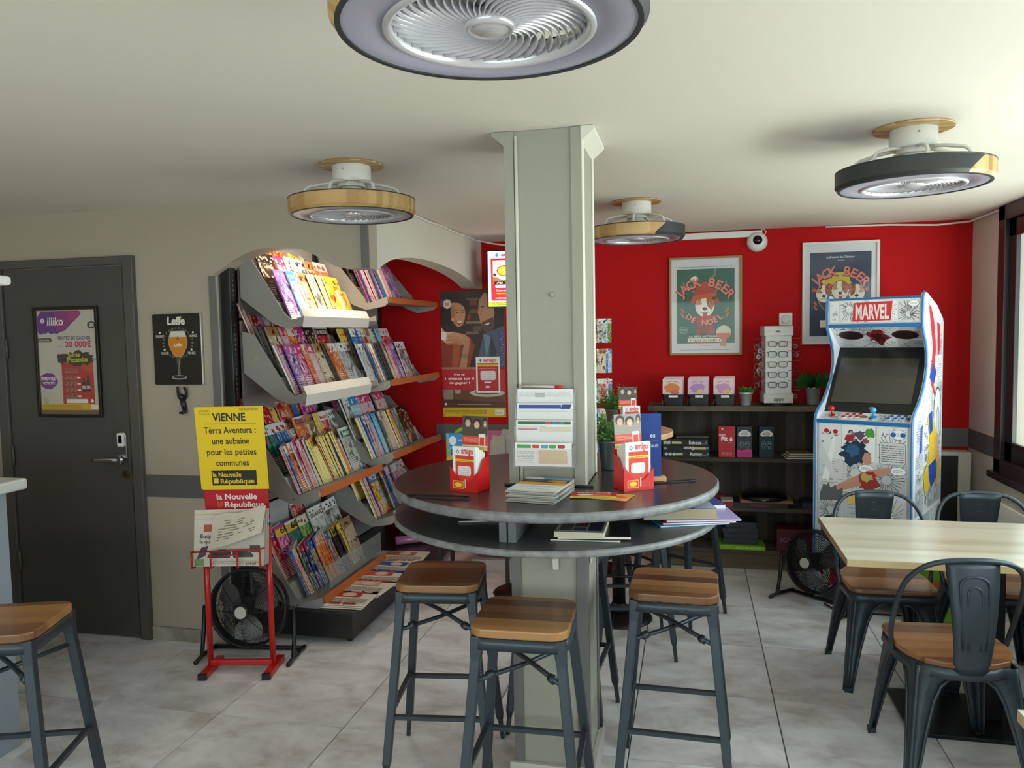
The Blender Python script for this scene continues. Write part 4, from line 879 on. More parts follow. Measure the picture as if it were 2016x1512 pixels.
# lottery poster on the door
t = thing('framed_poster', 'black-framed white, purple and red lottery poster hung on the grey door', 'poster', (-3.53, YD-.02, 1.225), 0)
W, Hh = .415, .605; frame_box(t, W, Hh, .016, .016, M('frame_black', '17120f', .4)); t.rotation_euler = (0, math.radians(0), 0)
b = MB(); b.box((.01, -.006, .01), (W-.01, -.002, Hh-.01), M('kraft_board', '6f5a41', .8)); b.build('backing_board', t)
a = Art(); pw = 'c4beb0'; a.rect(.022, .04, .375, .545, pw)
a.poly([(.022, .475), (.03, .46), (.045, .455), (.06, .463), (.075, .46), (.09, .468), (.105, .457), (.13, .462), (.15, .457), (.17, .468), (.20, .475), (.26, .525), (.30, .555), (.31, .575), (.29, .583), (.05, .583), (.022, .55)], '5d2484')
a.poly([(.14, .583), (.12, .5), (.165, .466), (.20, .475), (.26, .525), (.30, .555), (.31, .575), (.29, .583)], '8e1f7a'); a.poly([(.21, .583), (.235, .52), (.30, .555), (.31, .575), (.29, .583)], 'a81f72')
a.text('illiko', .085, .505, .062, 'efe9e4', 'L', .018, shear=.12, width=.105); a.poly([(.04, .53), (.056, .513), (.072, .53), (.056, .547)], 'efe9e4'); a.text('2', .056, .521, .022, '5d2484', 'C', .02)
a.rr(.345, .485, .052, .036, .017, '2a2524'); a.text('2€', .373, .494, .026, 'e8e2da', 'C', .03)
a.text('TENTEZ DE GAGNER', .255, .425, .026, '4a2a6c', 'C', .03, width=.215); a.text('20 000€', .28, .385, .044, 'b81e58', 'C', .035, width=.17); a.greek(.14, .39, .045, 1, .009, 'c08a9a', 1)
a.rr(.018, .413, .092, .022, .011, '3a3230'); a.text('NOUVEAU', .064, .419, .014, 'cfc8bd', 'C', .02, width=.07)
a.rect(.165, .065, .205, .26, 'b01f1c'); a.poly([(.25, .325), (.37, .325), (.37, .24), (.31, .26)], 'b8441e')
a.blob(.275, .325, .105, .036, '231a16', 34, .28, 3); a.blob(.165, .322, .022, .03, '231a16', 20, .3, 4)
a.text('Soirée', .25, .332, .030, 'c9b81e', 'C', .03, rot=.05); a.text('Picante', .27, .303, .040, 'a9b41e', 'C', .035, rot=.04, width=.135)
a.greek(.185, .268, .085, 4, .008, '8a8a80', 5)
for i in range(4):
    for j in range(3): a.ell(.195+.027*j, .218-.034*i, .010, .014, '6d7a68', 12, -.5); a.ell(.19+.027*j, .222-.034*i, .005, .006, 'a82a24', 8)
    a.rect(.262, .213-.034*i, .022, .009, 'e5e0d8')
for x, h in ((.305, .075), (.333, .09)): a.poly([(x-.012, .14), (x+.012, .14), (x+.012, .14+h*.6), (x+.005, .14+h*.75), (x+.005, .14+h), (x-.005, .14+h), (x-.005, .14+h*.75), (x-.012, .14+h*.6)], '2a1a18'); a.rect(x-.011, .155, .022, .018, 'b9b3ab')
a.rect(.185, .078, .14, .022, 'e8e4dc'); a.greek(.29, .087, .03, 1, .008, '555', 3) if 0 else None; a.ell(.352, .09, .010, .010, 'e8e4dc')
a.blob(.075, .2, .058, .044, '6a2a80', 26, .10, 6); a.text('PIMENTEZ', .075, .205, .024, 'efe9e4', 'C', .03, width=.095); a.text('VOTRE ÉTÉ !', .078, .182, .018, 'efe9e4', 'C', .02, width=.085)
a.ell(.052, .092, .016, .016, '8a847a'); a.ell(.052, .092, .0125, .0125, pw); a.text('18', .052, .087, .013, '55504a'); a.line([(.042, .102), (.062, .082)], .002, '8a847a')
a.rect(.022, .04, .375, .035, 'd6ac1c'); a.greek(.03, .063, .25, 3, .007, '7a6214', 2); a.rect(.345, .045, .046, .024, 'e6dfd0')
a.build('printed_sheet', t, (0, -.0065, 0))
b = MB(); b.box((.014, -.0125, .014), (W-.014, -.0115, Hh-.014), CLEAR('frame_glass', 'ffffff', .0, .04)); b.build('glass', t)
# beer sign
t = thing('metal_sign', 'black enamelled metal sign with a glass of beer, left of the arch', 'sign', (-2.787, YD-.004, 1.397))
W, Hh = .292, .382; b = MB(); b.prism(rrect(W, Hh, .01, 4, W/2, Hh/2), -.012, 0, M('sign_edge', 'c9c6bf', .3, .5), 'Y'); b.prism(rrect(W-.006, Hh-.006, .008, 4, W/2-.001, Hh/2), -.0135, -.011, M('sign_black', '131311', .3), 'Y'); b.build('plate', t, bevel=.002)
a = Art(); a.text('Leffe', W/2, .322, .058, 'e4dfd4', 'C', .03, width=.105, shear=.05); a.line([(.098, .325), (.092, .345), (.104, .36)], .004, 'e4dfd4')
cx = .152
for k in range(26):
    an = 2*PI*k/26
    if abs(math.sin(an/1)) < 2: a.ell(cx+.088*math.cos(an)*1.0, .225+.078*math.sin(an), .008, .0045, '5b5a50' if k % 2 else '77756a', 8, an*2)
a.poly([(cx-.054, .255), (cx-.058, .225), (cx-.052, .20), (cx-.033, .165), (cx-.02, .152), (cx+.02, .152), (cx+.033, .165), (cx+.052, .20), (cx+.058, .225), (cx+.054, .255), (cx+.042, .288), (cx-.042, .288)], 'b9906a')
a.poly([(cx-.049, .258), (cx-.052, .225), (cx-.046, .2), (cx-.028, .168), (cx-.015, .157), (cx+.015, .157), (cx+.028, .168), (cx+.046, .2), (cx+.052, .225), (cx+.049, .258)], 'cf801a')
a.poly([(cx-.05, .256), (cx+.05, .256), (cx+.042, .286), (cx-.042, .286)], 'd3cdc6'); a.text('Leffe', cx, .207, .024, 'f0e6d0', 'C', .02, width=.045); a.poly([(cx-.012, .24), (cx, .262), (cx+.012, .24)], '8a6a1c')
a.ell(cx, .128, .012, .02, '5b4a30', 12); a.rect(cx-.007, .05, .014, .08, '8c8a80'); a.rect(cx-.003, .05, .004, .08, '3a3a34'); a.ell(cx, .043, .046, .012, 'a8a69c'); a.ell(cx, .045, .040, .008, '2a2a26')
for s_, x, z in (('REGARDEZ', .045, .255), ('HUMEZ', .245, .255), ('TOUCHEZ', .07, .165), ('TENEZ', .232, .165)): a.text(s_, x, z, .017, 'c9c3b6', 'C', .03, width=.048); a.ell(x, z+.024, .006, .006, 'd9d4ca', 8)
a.build('enamel_print', t, (0, -.0137, 0))
# little figure hook
b = MB(); hk = M('hook_black', '1b1a1e', .45)
b.sph((0, -.016, .093), .017, hk, 14); b.tube([(.002, -.012, .08), (.008, -.012, .055), (.014, -.013, .03)], [.013, .015, .013], hk, 10)
b.tube([(-.004, -.012, .075), (-.017, -.014, .098), (-.018, -.018, .125), (-.012, -.026, .145)], [.008, .008, .007, .007], hk, 8); b.tube([(.006, -.012, .072), (.028, -.014, .095), (.033, -.018, .12), (.028, -.026, .145)], [.008, .008, .007, .007], hk, 8)
b.tube([(.01, -.012, .03), (.008, -.014, .012), (-.012, -.02, .007)], [.010, .008, .007], hk, 8); b.tube([(.018, -.012, .03), (.022, -.014, .012), (.012, -.03, .007)], [.010, .008, .007], hk, 8)
o = b.build('coat_hook', None, (-2.632, YD, 1.243)); tag(o, 'small black climbing-figure coat hook below the black beer sign', 'hook')
# amigo poster on red wall
t = thing('wall_poster', 'tall poster of a laughing couple in a cafe on the red alcove wall', 'poster', (-1.893, YB-.004, .998))
W, Hh = .505, .975; b = MB(); b.box((0, -.0015, 0), (W, 0, Hh), paper); b.build('sheet', t)
a = Art(); a.rect(0, 0, W, Hh, '35201c')
for x, z, w_, h_, c in ((.19, .80, .14, .03, '6a4a38'), (.2, .72, .12, .02, '8a6a54'), (.2, .64, .10, .02, '7c5c48'), (.24, .86, .05, .05, '7c2f2c'), (.21, .75, .03, .045, '8a3a30'), (.26, .66, .06, .04, '5a4a48'), (.2, .90, .13, .012, '6d584c')): a.rect(x, z, w_, h_, c)
sk_ = 'c48a66'; hair = '241613'
a.blob(.125, .835, .105, .125, hair, 26, .08, 2); a.poly([(.01, .70), (.06, .86), (.03, .66)], hair)
a.poly([(.075, .86), (.085, .77), (.105, .72), (.14, .695), (.175, .71), (.192, .75), (.20, .80), (.19, .86), (.15, .90), (.10, .90)], sk_); a.poly([(.075, .86), (.085, .77), (.105, .72), (.13, .70), (.115, .78), (.11, .86)], 'a86f4e'); a.poly([(.06, .86), (.10, .885), (.15, .88), (.195, .845), (.21, .88), (.17, .935), (.08, .935)], hair); a.poly([(.06, .86), (.085, .87), (.08, .78), (.10, .70), (.06, .70), (.03, .78)], hair)
a.poly([(.125, .745), (.15, .735), (.18, .745), (.17, .722), (.15, .714), (.132, .724)], '7c2f2a'); a.poly([(.13, .743), (.15, .736), (.175, .743), (.166, .730), (.15, .725), (.136, .731)], 'efe6de')
a.line([(.118, .822), (.13, .828), (.145, .823)], .004, hair); a.line([(.165, .82), (.178, .824), (.19, .818)], .004, hair); a.ell(.132, .808, .009, .004, '2a1a16', 10); a.ell(.176, .806, .008, .004, '2a1a16', 10); a.line([(.158, .81), (.168, .775), (.155, .768)], .003, '8f5b40'); a.ell(.10, .755, .018, .014, 'd09274', 12)
a.poly([(.0, .70), (.03, .66), (.11, .66), (.16, .58), (.20, .45), (.2, .38), (0, .38)], 'd9b193'); a.poly([(.0, .60), (.06, .56), (.15, .62), (.22, .63), (.27, .55), (.22, .38), (.0, .38)], '8a3320'); a.poly([(.10, .6), (.16, .6), (.13, .38), (.08, .38)], 'a4512c'); a.poly([(.17, .62), (.22, .64), (.21, .38), (.17, .38)], '6e2618')
a.poly([(.03, .64), (.12, .655), (.19, .64), (.235, .60), (.22, .555), (.14, .565), (.06, .59)], 'c08560')
for k in range(4): a.line([(.03+.005*k, .635-.022*k), (.12, .64-.022*k), (.17, .615-.018*k)], .015, ['cf9670', 'c48a66', 'bb805c', 'b07652'][k])
a.poly([(.19, .60), (.235, .61), (.20, .38), (.14, .38)], 'b87e5c'); a.rect(.165, .455, .05, .035, '8a7a5a'); a.poly([(0, .66), (.045, .66), (.04, .60), (0, .60)], 'e8e2da')
a.poly([(.30, .90), (.33, .97), (.505, .975), (.505, .60), (.42, .60)], hair); a.poly([(.30, .80), (.31, .90), (.35, .955), (.42, .93), (.43, .80), (.42, .70), (.37, .66), (.33, .68), (.315, .745)], 'b98462'); a.poly([(.33, .73), (.42, .77), (.43, .69), (.39, .645), (.345, .66), (.32, .69)], '5b3a28'); a.poly([(.345, .712), (.39, .73), (.40, .722), (.37, .70), (.352, .698)], '6a2c26'); a.poly([(.35, .711), (.388, .726), (.392, .718), (.368, .706)], 'e9dfd6'); a.line([(.325, .845), (.35, .85)], .008, hair); a.line([(.375, .85), (.405, .845)], .008, hair); a.line([(.34, .83), (.315, .79), (.335, .78)], .005, '8e5a40')
a.poly([(.30, .48), (.34, .64), (.40, .66), (.505, .70), (.505, .38), (.30, .38)], '4a5468'); a.poly([(.34, .64), (.36, .45), (.40, .62)], '6f7f92'); a.poly([(.40, .64), (.44, .50), (.43, .38), (.38, .38)], '2b2f3c'); a.poly([(.45, .66), (.505, .68), (.505, .38), (.47, .38)], '3d4c78')
for k in range(12): a.ell(.485+.008*math.sin(k*2), .40+.022*k, .004, .004, '9fb0d8', 6)
a.rect(0, .36, .30, .025, '9a7a62'); a.rect(0, .21, W, .16, 'bb1f2a')
a.text('Près de', .14, .322, .020, 'f6e6e2', 'C', .025, width=.085); a.text('1 chance sur 3', .14, .288, .028, 'f8ece8', 'C', .03, width=.235); a.text('de gagner !', .14, .256, .025, 'f8ece8', 'C', .03, width=.165)
a.rect(0, .075, W, .135, '6a4432'); a.poly([(0, .14), (W, .11), (W, .075), (0, .075)], '55331f'); a.poly([(.0, .21), (.09, .21), (.08, .135), (.01, .135)], '9a8474'); a.poly([(.1, .21), (.15, .21), (.145, .18), (.105, .18)], 'b39c8a'); a.ell(.36, .185, .14, .03, 'c9b9a8'); a.ell(.36, .19, .10, .018, '6b5546'); a.ell(.025, .098, .011, .011, 'd9cfc6'); a.rect(.12, .094, .27, .0025, 'c9b9a8')
a.rect(0, 0, W, .072, 'dcb91c'); a.greek(.015, .057, .34, 4, .011, '5c5012', 8); a.rect(.42, .015, .07, .04, 'eee8dc'); a.greek(.43, .035, .05, 2, .009, '7a7a86', 4)
a.rect(0, .855, .075, .05, '5a4a44'); a.ell(.055, .875, .034, .036, 'e9e2dc'); a.ell(.055, .875, .029, .031, '8a7a74'); a.ell(.055, .875, .026, .028, 'e9e2dc'); a.text('2€', .055, .862, .030, 'b8242c', 'C', .03)
a.rect(.275, .185, .19, .28, 'ece8e4'); a.rect(.288, .20, .165, .215, 'bb1f2a'); a.rect(.288, .39, .165, .016, 'ddb91c'); a.text('amigo', .335, .428, .034, 'c8203c', 'L', .035, width=.105); a.poly([(.30, .437), (.312, .424), (.324, .437), (.312, .45)], '3a5a9c'); a.rr(.31, .285, .12, .07, .012, 'efe6e6')
for i in range(6):
    for j in range(4): a.rect(.318+.0185*i, .292+.0155*j, .014, .010, 'd9c3c6')
a.rect(.34, .262, .055, .010, 'efe6e6'); a.rect(.35, .225, .03, .014, 'efe6e6'); a.greek(.30, .372, .14, 1, .008, 'e6b0b0', 3)
for x, z in ((.012, .012), (.49, .012)): a.ell(x, z, .005, .005, '1a1a1a', 8)
a.build('printed_image', t, (0, -.0016, 0))
# television
t = thing('wall_tv', 'upright screen showing a red coffee advert, high beside the arch end', 'screen', (-1.42, 5.33, 1.822), math.radians(6))
b = MB(); b.box((0, 0, 0), (.27, .05, .41), blackg); b.build('casing', t, bevel=.003)
b = MB(); b.box((.1, .05, .15), (.16, .33, .25), blackp); b.build('wall_arm', t)
a = Art(); a.rect(.010, .010, .25, .39, 'b9d6f4'); a.rect(.03, .05, .23, .30, 'd8141c'); a.rect(.045, .17, .205, .165, 'efe2d0'); a.poly([(.045, .17), (.25, .17), (.25, .21), (.045, .22)], '9a6038')
a.ell(.13, .255, .072, .058, 'fbf6ee'); a.ell(.13, .262, .058, .040, '6a2c10'); a.ell(.13, .262, .05, .034, 'f0a820'); a.ell(.13, .262, .03, .02, 'f6c84a'); a.blob(.058, .235, .012, .012, '4a2413', 9, .2, 2)
a.rr(.05, .165, .085, .022, .01, '1a0a0a'); a.text('n°tirl', .092, .17, .018, 'f4f0f0', 'C', .02, width=.04); a.rr(.06, .142, .19, .021, .009, 'eadcf4'); a.text('Tirage ttes', .12, .147, .016, 'b83a8a', 'C', .015, width=.09); a.text('Gagnez dès', .12, .116, .018, 'f8c8c0', 'C', .02, width=.11); a.text('+ bons numéros', .13, .097, .017, 'f8b02c', 'C', .02, width=.13)
a.greek(.06, .07, .18, 2, .008, 'f0b0a8', 3); a.text('amigo', .105, .364, .034, 'd0203c', 'L', .035, width=.12); a.poly([(.06, .373), (.075, .358), (.09, .373), (.075, .388)], '2f7ac0'); a.rect(.010, .010, .25, .032, 'c9e02a'); a.greek(.03, .032, .2, 2, .012, '4a5a10', 5)
a.build('lit_screen', t, (0, -.001, 0), (0, 0, 0), PRINT('screen_glow', .3, 1.3))
# framed dog posters
def dog(a, cx, cz, s, tongue=True, patch=1, ears=True):
    P_ = lambda pts, c: a.poly([(cx+x*s, cz+z*s) for x, z in pts], c)
    E_ = lambda x, z, rx, rz, c, rot=0: a.ell(cx+x*s, cz+z*s, rx*s, rz*s, c, 16, rot)
    for sx in (1, -1): P_([(sx*.55, .55), (sx*.95, .72), (sx*1.15, .35), (sx*.85, .25), (sx*.62, .3)][::sx], '8c3f1c'); P_([(sx*.6, .5), (sx*.9, .6), (sx*1.0, .36), (sx*.75, .33)][::sx], 'b9603a')
    E_(0, .1, .72, .85, '1d1712'); E_(0, .1, .68, .81, 'efe4d2'); P_([(patch*.12, .9), (patch*.5, .7), (patch*.68, .2), (patch*.45, -.2), (patch*.2, .0), (patch*.1, .4)][::patch], 'b5622c'); P_([(-patch*.2, .88), (-patch*.5, .7), (-patch*.66, .25), (-patch*.5, .1), (-patch*.3, .3)][::-patch], 'a9572a' if patch > 1 else 'c98a56')
    for sx in (1, -1): E_(sx*.3, .25, .10, .075, '1d1712'); E_(sx*.32, .27, .03, .03, 'f3ece0')
    E_(0, -.28, .40, .34, 'f5ecdc'); E_(0, -.12, .17, .12, '1d1712'); E_(.04, -.08, .05, .03, '8a8078'); a.line([(cx, cz-.22*s), (cx-.02*s, cz-.38*s), (cx-.3*s, cz-.38*s)], .03*s, '1d1712'); a.line([(cx, cz-.38*s), (cx+.28*s, cz-.36*s)], .03*s, '1d1712')
    if tongue: P_([(-.14, -.40), (.16, -.40), (.16, -.68), (.0, -.80), (-.13, -.66)], 'c8382c')
t = thing('framed_poster', 'oak-framed green beer poster with a dog in a red winter hat', 'poster', (-.152, YB-.004, 1.456))
W, Hh = .502, .70; frame_box(t, W, Hh, .014, .022, M('frame_oak', 'a57e4e', .45)); b = MB(); b.box((.01, -.008, .01), (W-.01, -.002, Hh-.01), M('mount_white', 'd9d9de', .6)); b.build('mount', t)
a = Art(); x0, z0, w_, h_ = .052, .085, .40, .53; a.rect(x0-.012, z0-.06, w_+.026, h_+.085, 'd4d2d0'); a.rect(x0, z0, w_, h_, '2f6350')
a.greek(x0+.01, z0+h_+.012, w_-.03, 1, .010, '6f6a62', 2); cx = x0+w_/2-.005
a.ell(cx, z0+.245, .128, .128, '1f4638', 40); a.ell(cx, z0+.245, .124, .124, '2f6350', 40)
for sx in (1, -1): a.line([(cx+sx*.07, z0+.37), (cx+sx*.14, z0+.40), (cx+sx*.15, z0+.44)], .012, '8a8064'); a.line([(cx+sx*.10, z0+.385), (cx+sx*.09, z0+.42)], .010, '8a8064')
a.line([(cx+.04, z0+.46), (cx+.075, z0+.49), (cx+.07, z0+.53)], .012, '8a8064')
a.poly([(cx-.045, z0+.16), (cx+.05, z0+.16), (cx+.09, z0+.0), (cx-.08, z0+.0)], 'a43a22'); a.poly([(cx-.02, z0+.16), (cx+.01, z0+.16), (cx+.0, z0+.03), (cx-.04, z0+.03)], '8a2c1c')
dog(a, cx, z0+.258, .10); a.poly([(cx-.085, z0+.315), (cx+.075, z0+.345), (cx+.06, z0+.42), (cx, z0+.44), (cx-.055, z0+.42)], 'b8402a'); a.poly([(cx-.09, z0+.305), (cx+.08, z0+.335), (cx+.082, z0+.365), (cx-.088, z0+.335)], 'c95a3a'); a.blob(cx-.07, z0+.455, .028, .024, 'ece6d8', 14, .12, 3)
a.poly([(cx-.08, z0+.19), (cx+.085, z0+.20), (cx+.07, z0+.155), (cx-.065, z0+.15)], 'b8402a')
a.arc('JACK BEER', cx, z0+.215, .19, .092, '1c2a24', 2.50, .62, .05); a.arc('JACK BEER', cx-.003, z0+.219, .19, .088, 'e8806a', 2.50, .62, .025)
a.arc('DE NOEL', cx, z0+.31, .185, .060, '1c2a24', 4.0, 5.42, .05, flip=True); a.arc('DE NOEL', cx-.002, z0+.313, .185, .056, 'f0937c', 4.0, 5.42, .025, flip=True)
for sx in (1, -1): a.line([(cx+sx*.165, z0+.25), (cx+sx*.145, z0+.225), (cx+sx*.165, z0+.215), (cx+sx*.145, z0+.185)], .012, 'd86a50')
a.rect(cx-.12, z0+.035, .24, .028, '24503f'); a.text('LA BIÈRE ARTISANALE', cx, z0+.041, .022, 'cfe0cf', 'C', .02, width=.22); a.rect(cx-.12, z0+.008, .235, .027, 'ece2c8'); a.text('QUI A DU CHIEN', cx, z0+.013, .022, '3a1e18', 'C', .025, width=.165); [a.ell(cx+sx*.1, z0+.021, .006, .006, 'c0392b', 8) for sx in (1, -1)]
a.ell(x0+.045, z0+.095, .028, .026, '9db8a4', 20); a.ell(x0+.045, z0+.095, .025, .023, '2f6350', 20); a.greek(x0+.025, z0+.1, .04, 3, .009, '9db8a4', 3)
gx = x0+w_-.075; a.ell(gx, z0+.075, .052, .05, 'e6d6b8', 24); a.ell(gx, z0+.066, .048, .042, 'd2694a', 24, 0, PI*.97, PI*2.03); a.poly([(gx-.012, z0+.03), (gx+.01, z0+.03), (gx+.02, z0-.025), (gx-.028, z0-.02)], 'c98a5a'); a.greek(cx-.04, z0-.018, .09, 1, .008, '6f6a62', 5); a.greek(x0+.02, z0-.05, w_-.05, 1, .009, '8a8580', 6)
a.build('printed_sheet', t, (0, -.0082, 0)); b = MB(); b.box((.012, -.0175, .012), (W-.012, -.0165, Hh-.012), MATS['frame_glass']); b.build('glass', t)
t = thing('framed_poster', 'white-framed dark blue beer poster with three dogs, partly behind the arcade cabinet', 'poster', (.752, YB-.004, 1.522))
W, Hh = .495, .702; frame_box(t, W, Hh, .018, .024, M('frame_white', 'e2dfdb', .4)); b = MB(); b.box((.01, -.008, .01), (W-.01, -.002, Hh-.01), MATS['mount_white']); b.build('mount', t)
a = Art(); x0, z0, w_, h_ = .05, .055, .395, .575; a.rect(x0, z0, w_, h_, '1c2c48'); cx = x0+w_/2
a.text('La Brasserie des Gâtineaux', cx, z0+.535, .022, 'd0d4da', 'C', .012, width=.18, shear=.2); a.text('présente', cx, z0+.515, .014, 'b0b6c0', 'C', .01, shear=.2)
a.ell(cx, z0+.29, .15, .15, 'c8a92c', 40); a.ell(cx, z0+.29, .146, .146, '22406c', 40); a.blob(cx-.02, z0+.38, .09, .06, 'd8b830', 26, .2, 3)
dog(a, cx-.105, z0+.285, .075, False, 1); dog(a, cx+.105, z0+.285, .075, False, -1); dog(a, cx, z0+.305, .082, True, 1)
a.arc('JACK BEER', cx, z0+.235, .18, .09, '0c1420', 2.45, .68, .05); a.arc('JACK BEER', cx-.003, z0+.239, .18, .086, 'e8786a', 2.45, .68, .025)
for sx in (1, -1): a.line([(cx+sx*.17, z0+.24), (cx+sx*.155, z0+.215), (cx+sx*.17, z0+.205), (cx+sx*.15, z0+.18)], .012, 'd86a50')
a.rect(cx-.13, z0+.06, .26, .05, 'ece2c8'); a.build('printed_sheet', t, (0, -.0082, 0)); b = MB(); b.box((.014, -.0185, .014), (W-.014, -.0175, Hh-.014), MATS['frame_glass']); b.build('glass', t)
# dome camera and socket
t = thing('security_camera', 'white round security camera with a dark eye high on the red wall', 'camera', (.452, YB, 2.245))
b = MB(); b.lathe([(0, -.0), (.07, .0), (.07, .02), (.062, .045), (.04, .06), (0, .062)], whitepl, 36, T=rm(rx=PI/2)); b.build('body', t)
b = MB(); b.sph((0, -.045, .008), .036, blackg, 24, (1, .95, 1)); b.build('lens_dome', t)
b = MB(); b.tube([(.02, -.03, .06), (.03, -.03, .085), (.045, -.01, .085), (.035, -.012, .1)], .003, whitepl, 6); b.tube([(.05, -.03, .045), (.06, -.02, .07), (.04, -.01, .09)], .003, whitepl, 6); b.build('cable', t)
t = thing('wall_socket', 'white wall socket above the glasses display', 'socket', (.645, YB, 1.70))
b = MB(); b.prism(rrect(.088, .088, .006, 3), -.012, 0, whitepl, 'Y'); b.build('plate', t, bevel=.002)
b = MB(); b.lathe([(0, .011), (.024, .011), (.028, .016), (.03, .012)], M('socket_grey', 'c2c0bc', .4), 26, T=rm(rx=PI/2)); b.cyl((0, 0, 0), .004, .02, chrome, 8, T=rm(t=(0, -.01, .012), rx=PI/2)); b.build('socket_well', t)
# ================================================================ dark wood shelf unit
dw = WOOD('grey_pallet_wood', '352c24', '584d40', '82765f', 'X', .14, 14, .75, 0, .06, .35); dwz = WOOD('grey_pallet_wood_upright', '2a231c', '433a30', '615749', 'Z', .12, 14, .75, 0, .06, .35)
su = thing('shelf_unit', 'low weathered dark wood shelf unit against the red wall', 'shelf unit', (-.26, 5.38, 0))
SW = 1.19
for i, (z, th) in enumerate(((1.083, .035), (.735, .028), (.395, .028), (.10, .03))):
    b = MB(); pts = [(-.0 if i else -.03, -.02 if i == 0 else 0)]
    x0 = -.035 if i == 0 else .0
    if i == 0:
        b = MB(); V = []; F = []; n = 26; rr_ = random.Random(3)
        edge = [(x0+(SW+.04)*k/n, -.03+rr_.uniform(-.004, .004)) for k in range(n+1)]
        b.prism([(x0, .30)]+[(x0, -.02)]+edge[1:]+[(SW+.005, .30)], z, z+th, dw)
    else: b.box((.0, 0, z), (SW, .30, z+th), dw)
    b.build('shelf_board', su, bevel=.003)
for x in (0, SW-.028):
    b = MB(); b.box((x, -.004, 0), (x+.028, .30, 1.083), dwz); b.build('side_board', su, bevel=.002)
for k in range(9):
    b = MB(); b.box((.03+k*.1256, .285, .1), (.03+(k+1)*.1256-.0006, .298, 1.08), dwz); b.build('back_board', su)
b = MB(); b.box((.0, -.006, 0), (SW, .02, .10), dw); b.build('kick_board', su, bevel=.002)
SX, SY = -.26, 5.38
def wx(x): return x
# baskets with cards
card = [('pink and orange', 'f0d4c8', 'e58a4a', 'd8707a'), ('lilac', 'dcc0d8', 'b88ac0', 'e8c890'), ('pale pink', 'ecccd0', 'c898c0', 'e8b88a')]
for i, x in enumerate((-.123, .048, .220)):
    t = thing('card_basket', ['leftmost black plastic basket of greeting cards on the shelf unit', 'middle black plastic basket of greeting cards on the shelf unit', 'black plastic basket of greeting cards nearest the small succulent'][i], 'basket', (x, 5.45, 1.118), 0, 'card baskets on the shelf unit')
    b = MB(); w2, w1 = .078, .07
    o_ = rrect(.15, .12, .02, 4); i_ = rrect(.138, .108, .016, 4); n = len(o_)
    vs = [(x_*.92, y_*.92, 0) for x_, y_ in o_]+[(x_, y_, .07) for x_, y_ in o_]+[(x_*1.04, y_*1.04, .072) for x_, y_ in o_]+[(x_*1.04, y_*1.04, .078) for x_, y_ in o_]+[(x_, y_, .078) for x_, y_ in i_]+[(x_*.92, y_*.92, .006) for x_, y_ in i_]
    b.add(vs, [(q*n+k, q*n+(k+1) % n, (q+1)*n+(k+1) % n, (q+1)*n+k) for q in range(5) for k in range(n)], blackp); b.add([(x_*.92, y_*.92, .003) for x_, y_ in o_], [tuple(range(n))], blackp)
    for s_ in range(14):
        for q in range(3):
            if (s_+q) % 2: b.box((-.066+s_*.0095, -.0605+.0008*q, .018+q*.014), (-.060+s_*.0095, -.0595+.001*q, .028+q*.014), M('basket_mesh', '2a2a2e', .5))
    b.build('basket', t)
    b = MB(); b.box((-.024 if i else -.03, -.066, .058), (.03, -.064, .072), whitepl); b.build('white_label', t)
    for k in range(5):
        a = Art(); cc = card[(i+k) % 3] if k else card[i]; w_, h_ = .132, .175; a.rect(-w_/2, .0, w_, h_, cc[1]); a.blob(0, .11, .05, .035, cc[2], 18, .2, k+i); a.blob(.02, .085, .025, .02, cc[3], 14, .2, k+3); a.poly([(-w_/2, h_), (-w_/2+.035, h_), (-w_/2, h_-.03)], 'e8c820'); a.line([(-.04, .15), (0, .16), (.04, .152)], .003, '8a5a8a')
        g_ = a.build('card', t, (.004*(k-2), -.035+.02*k, .008+.003*k), (math.radians(-7), 0, math.radians(2*(k-2)))); m_ = g_.modifiers.new('s', 'SOLIDIFY'); m_.thickness = .0006; m_.offset = 1
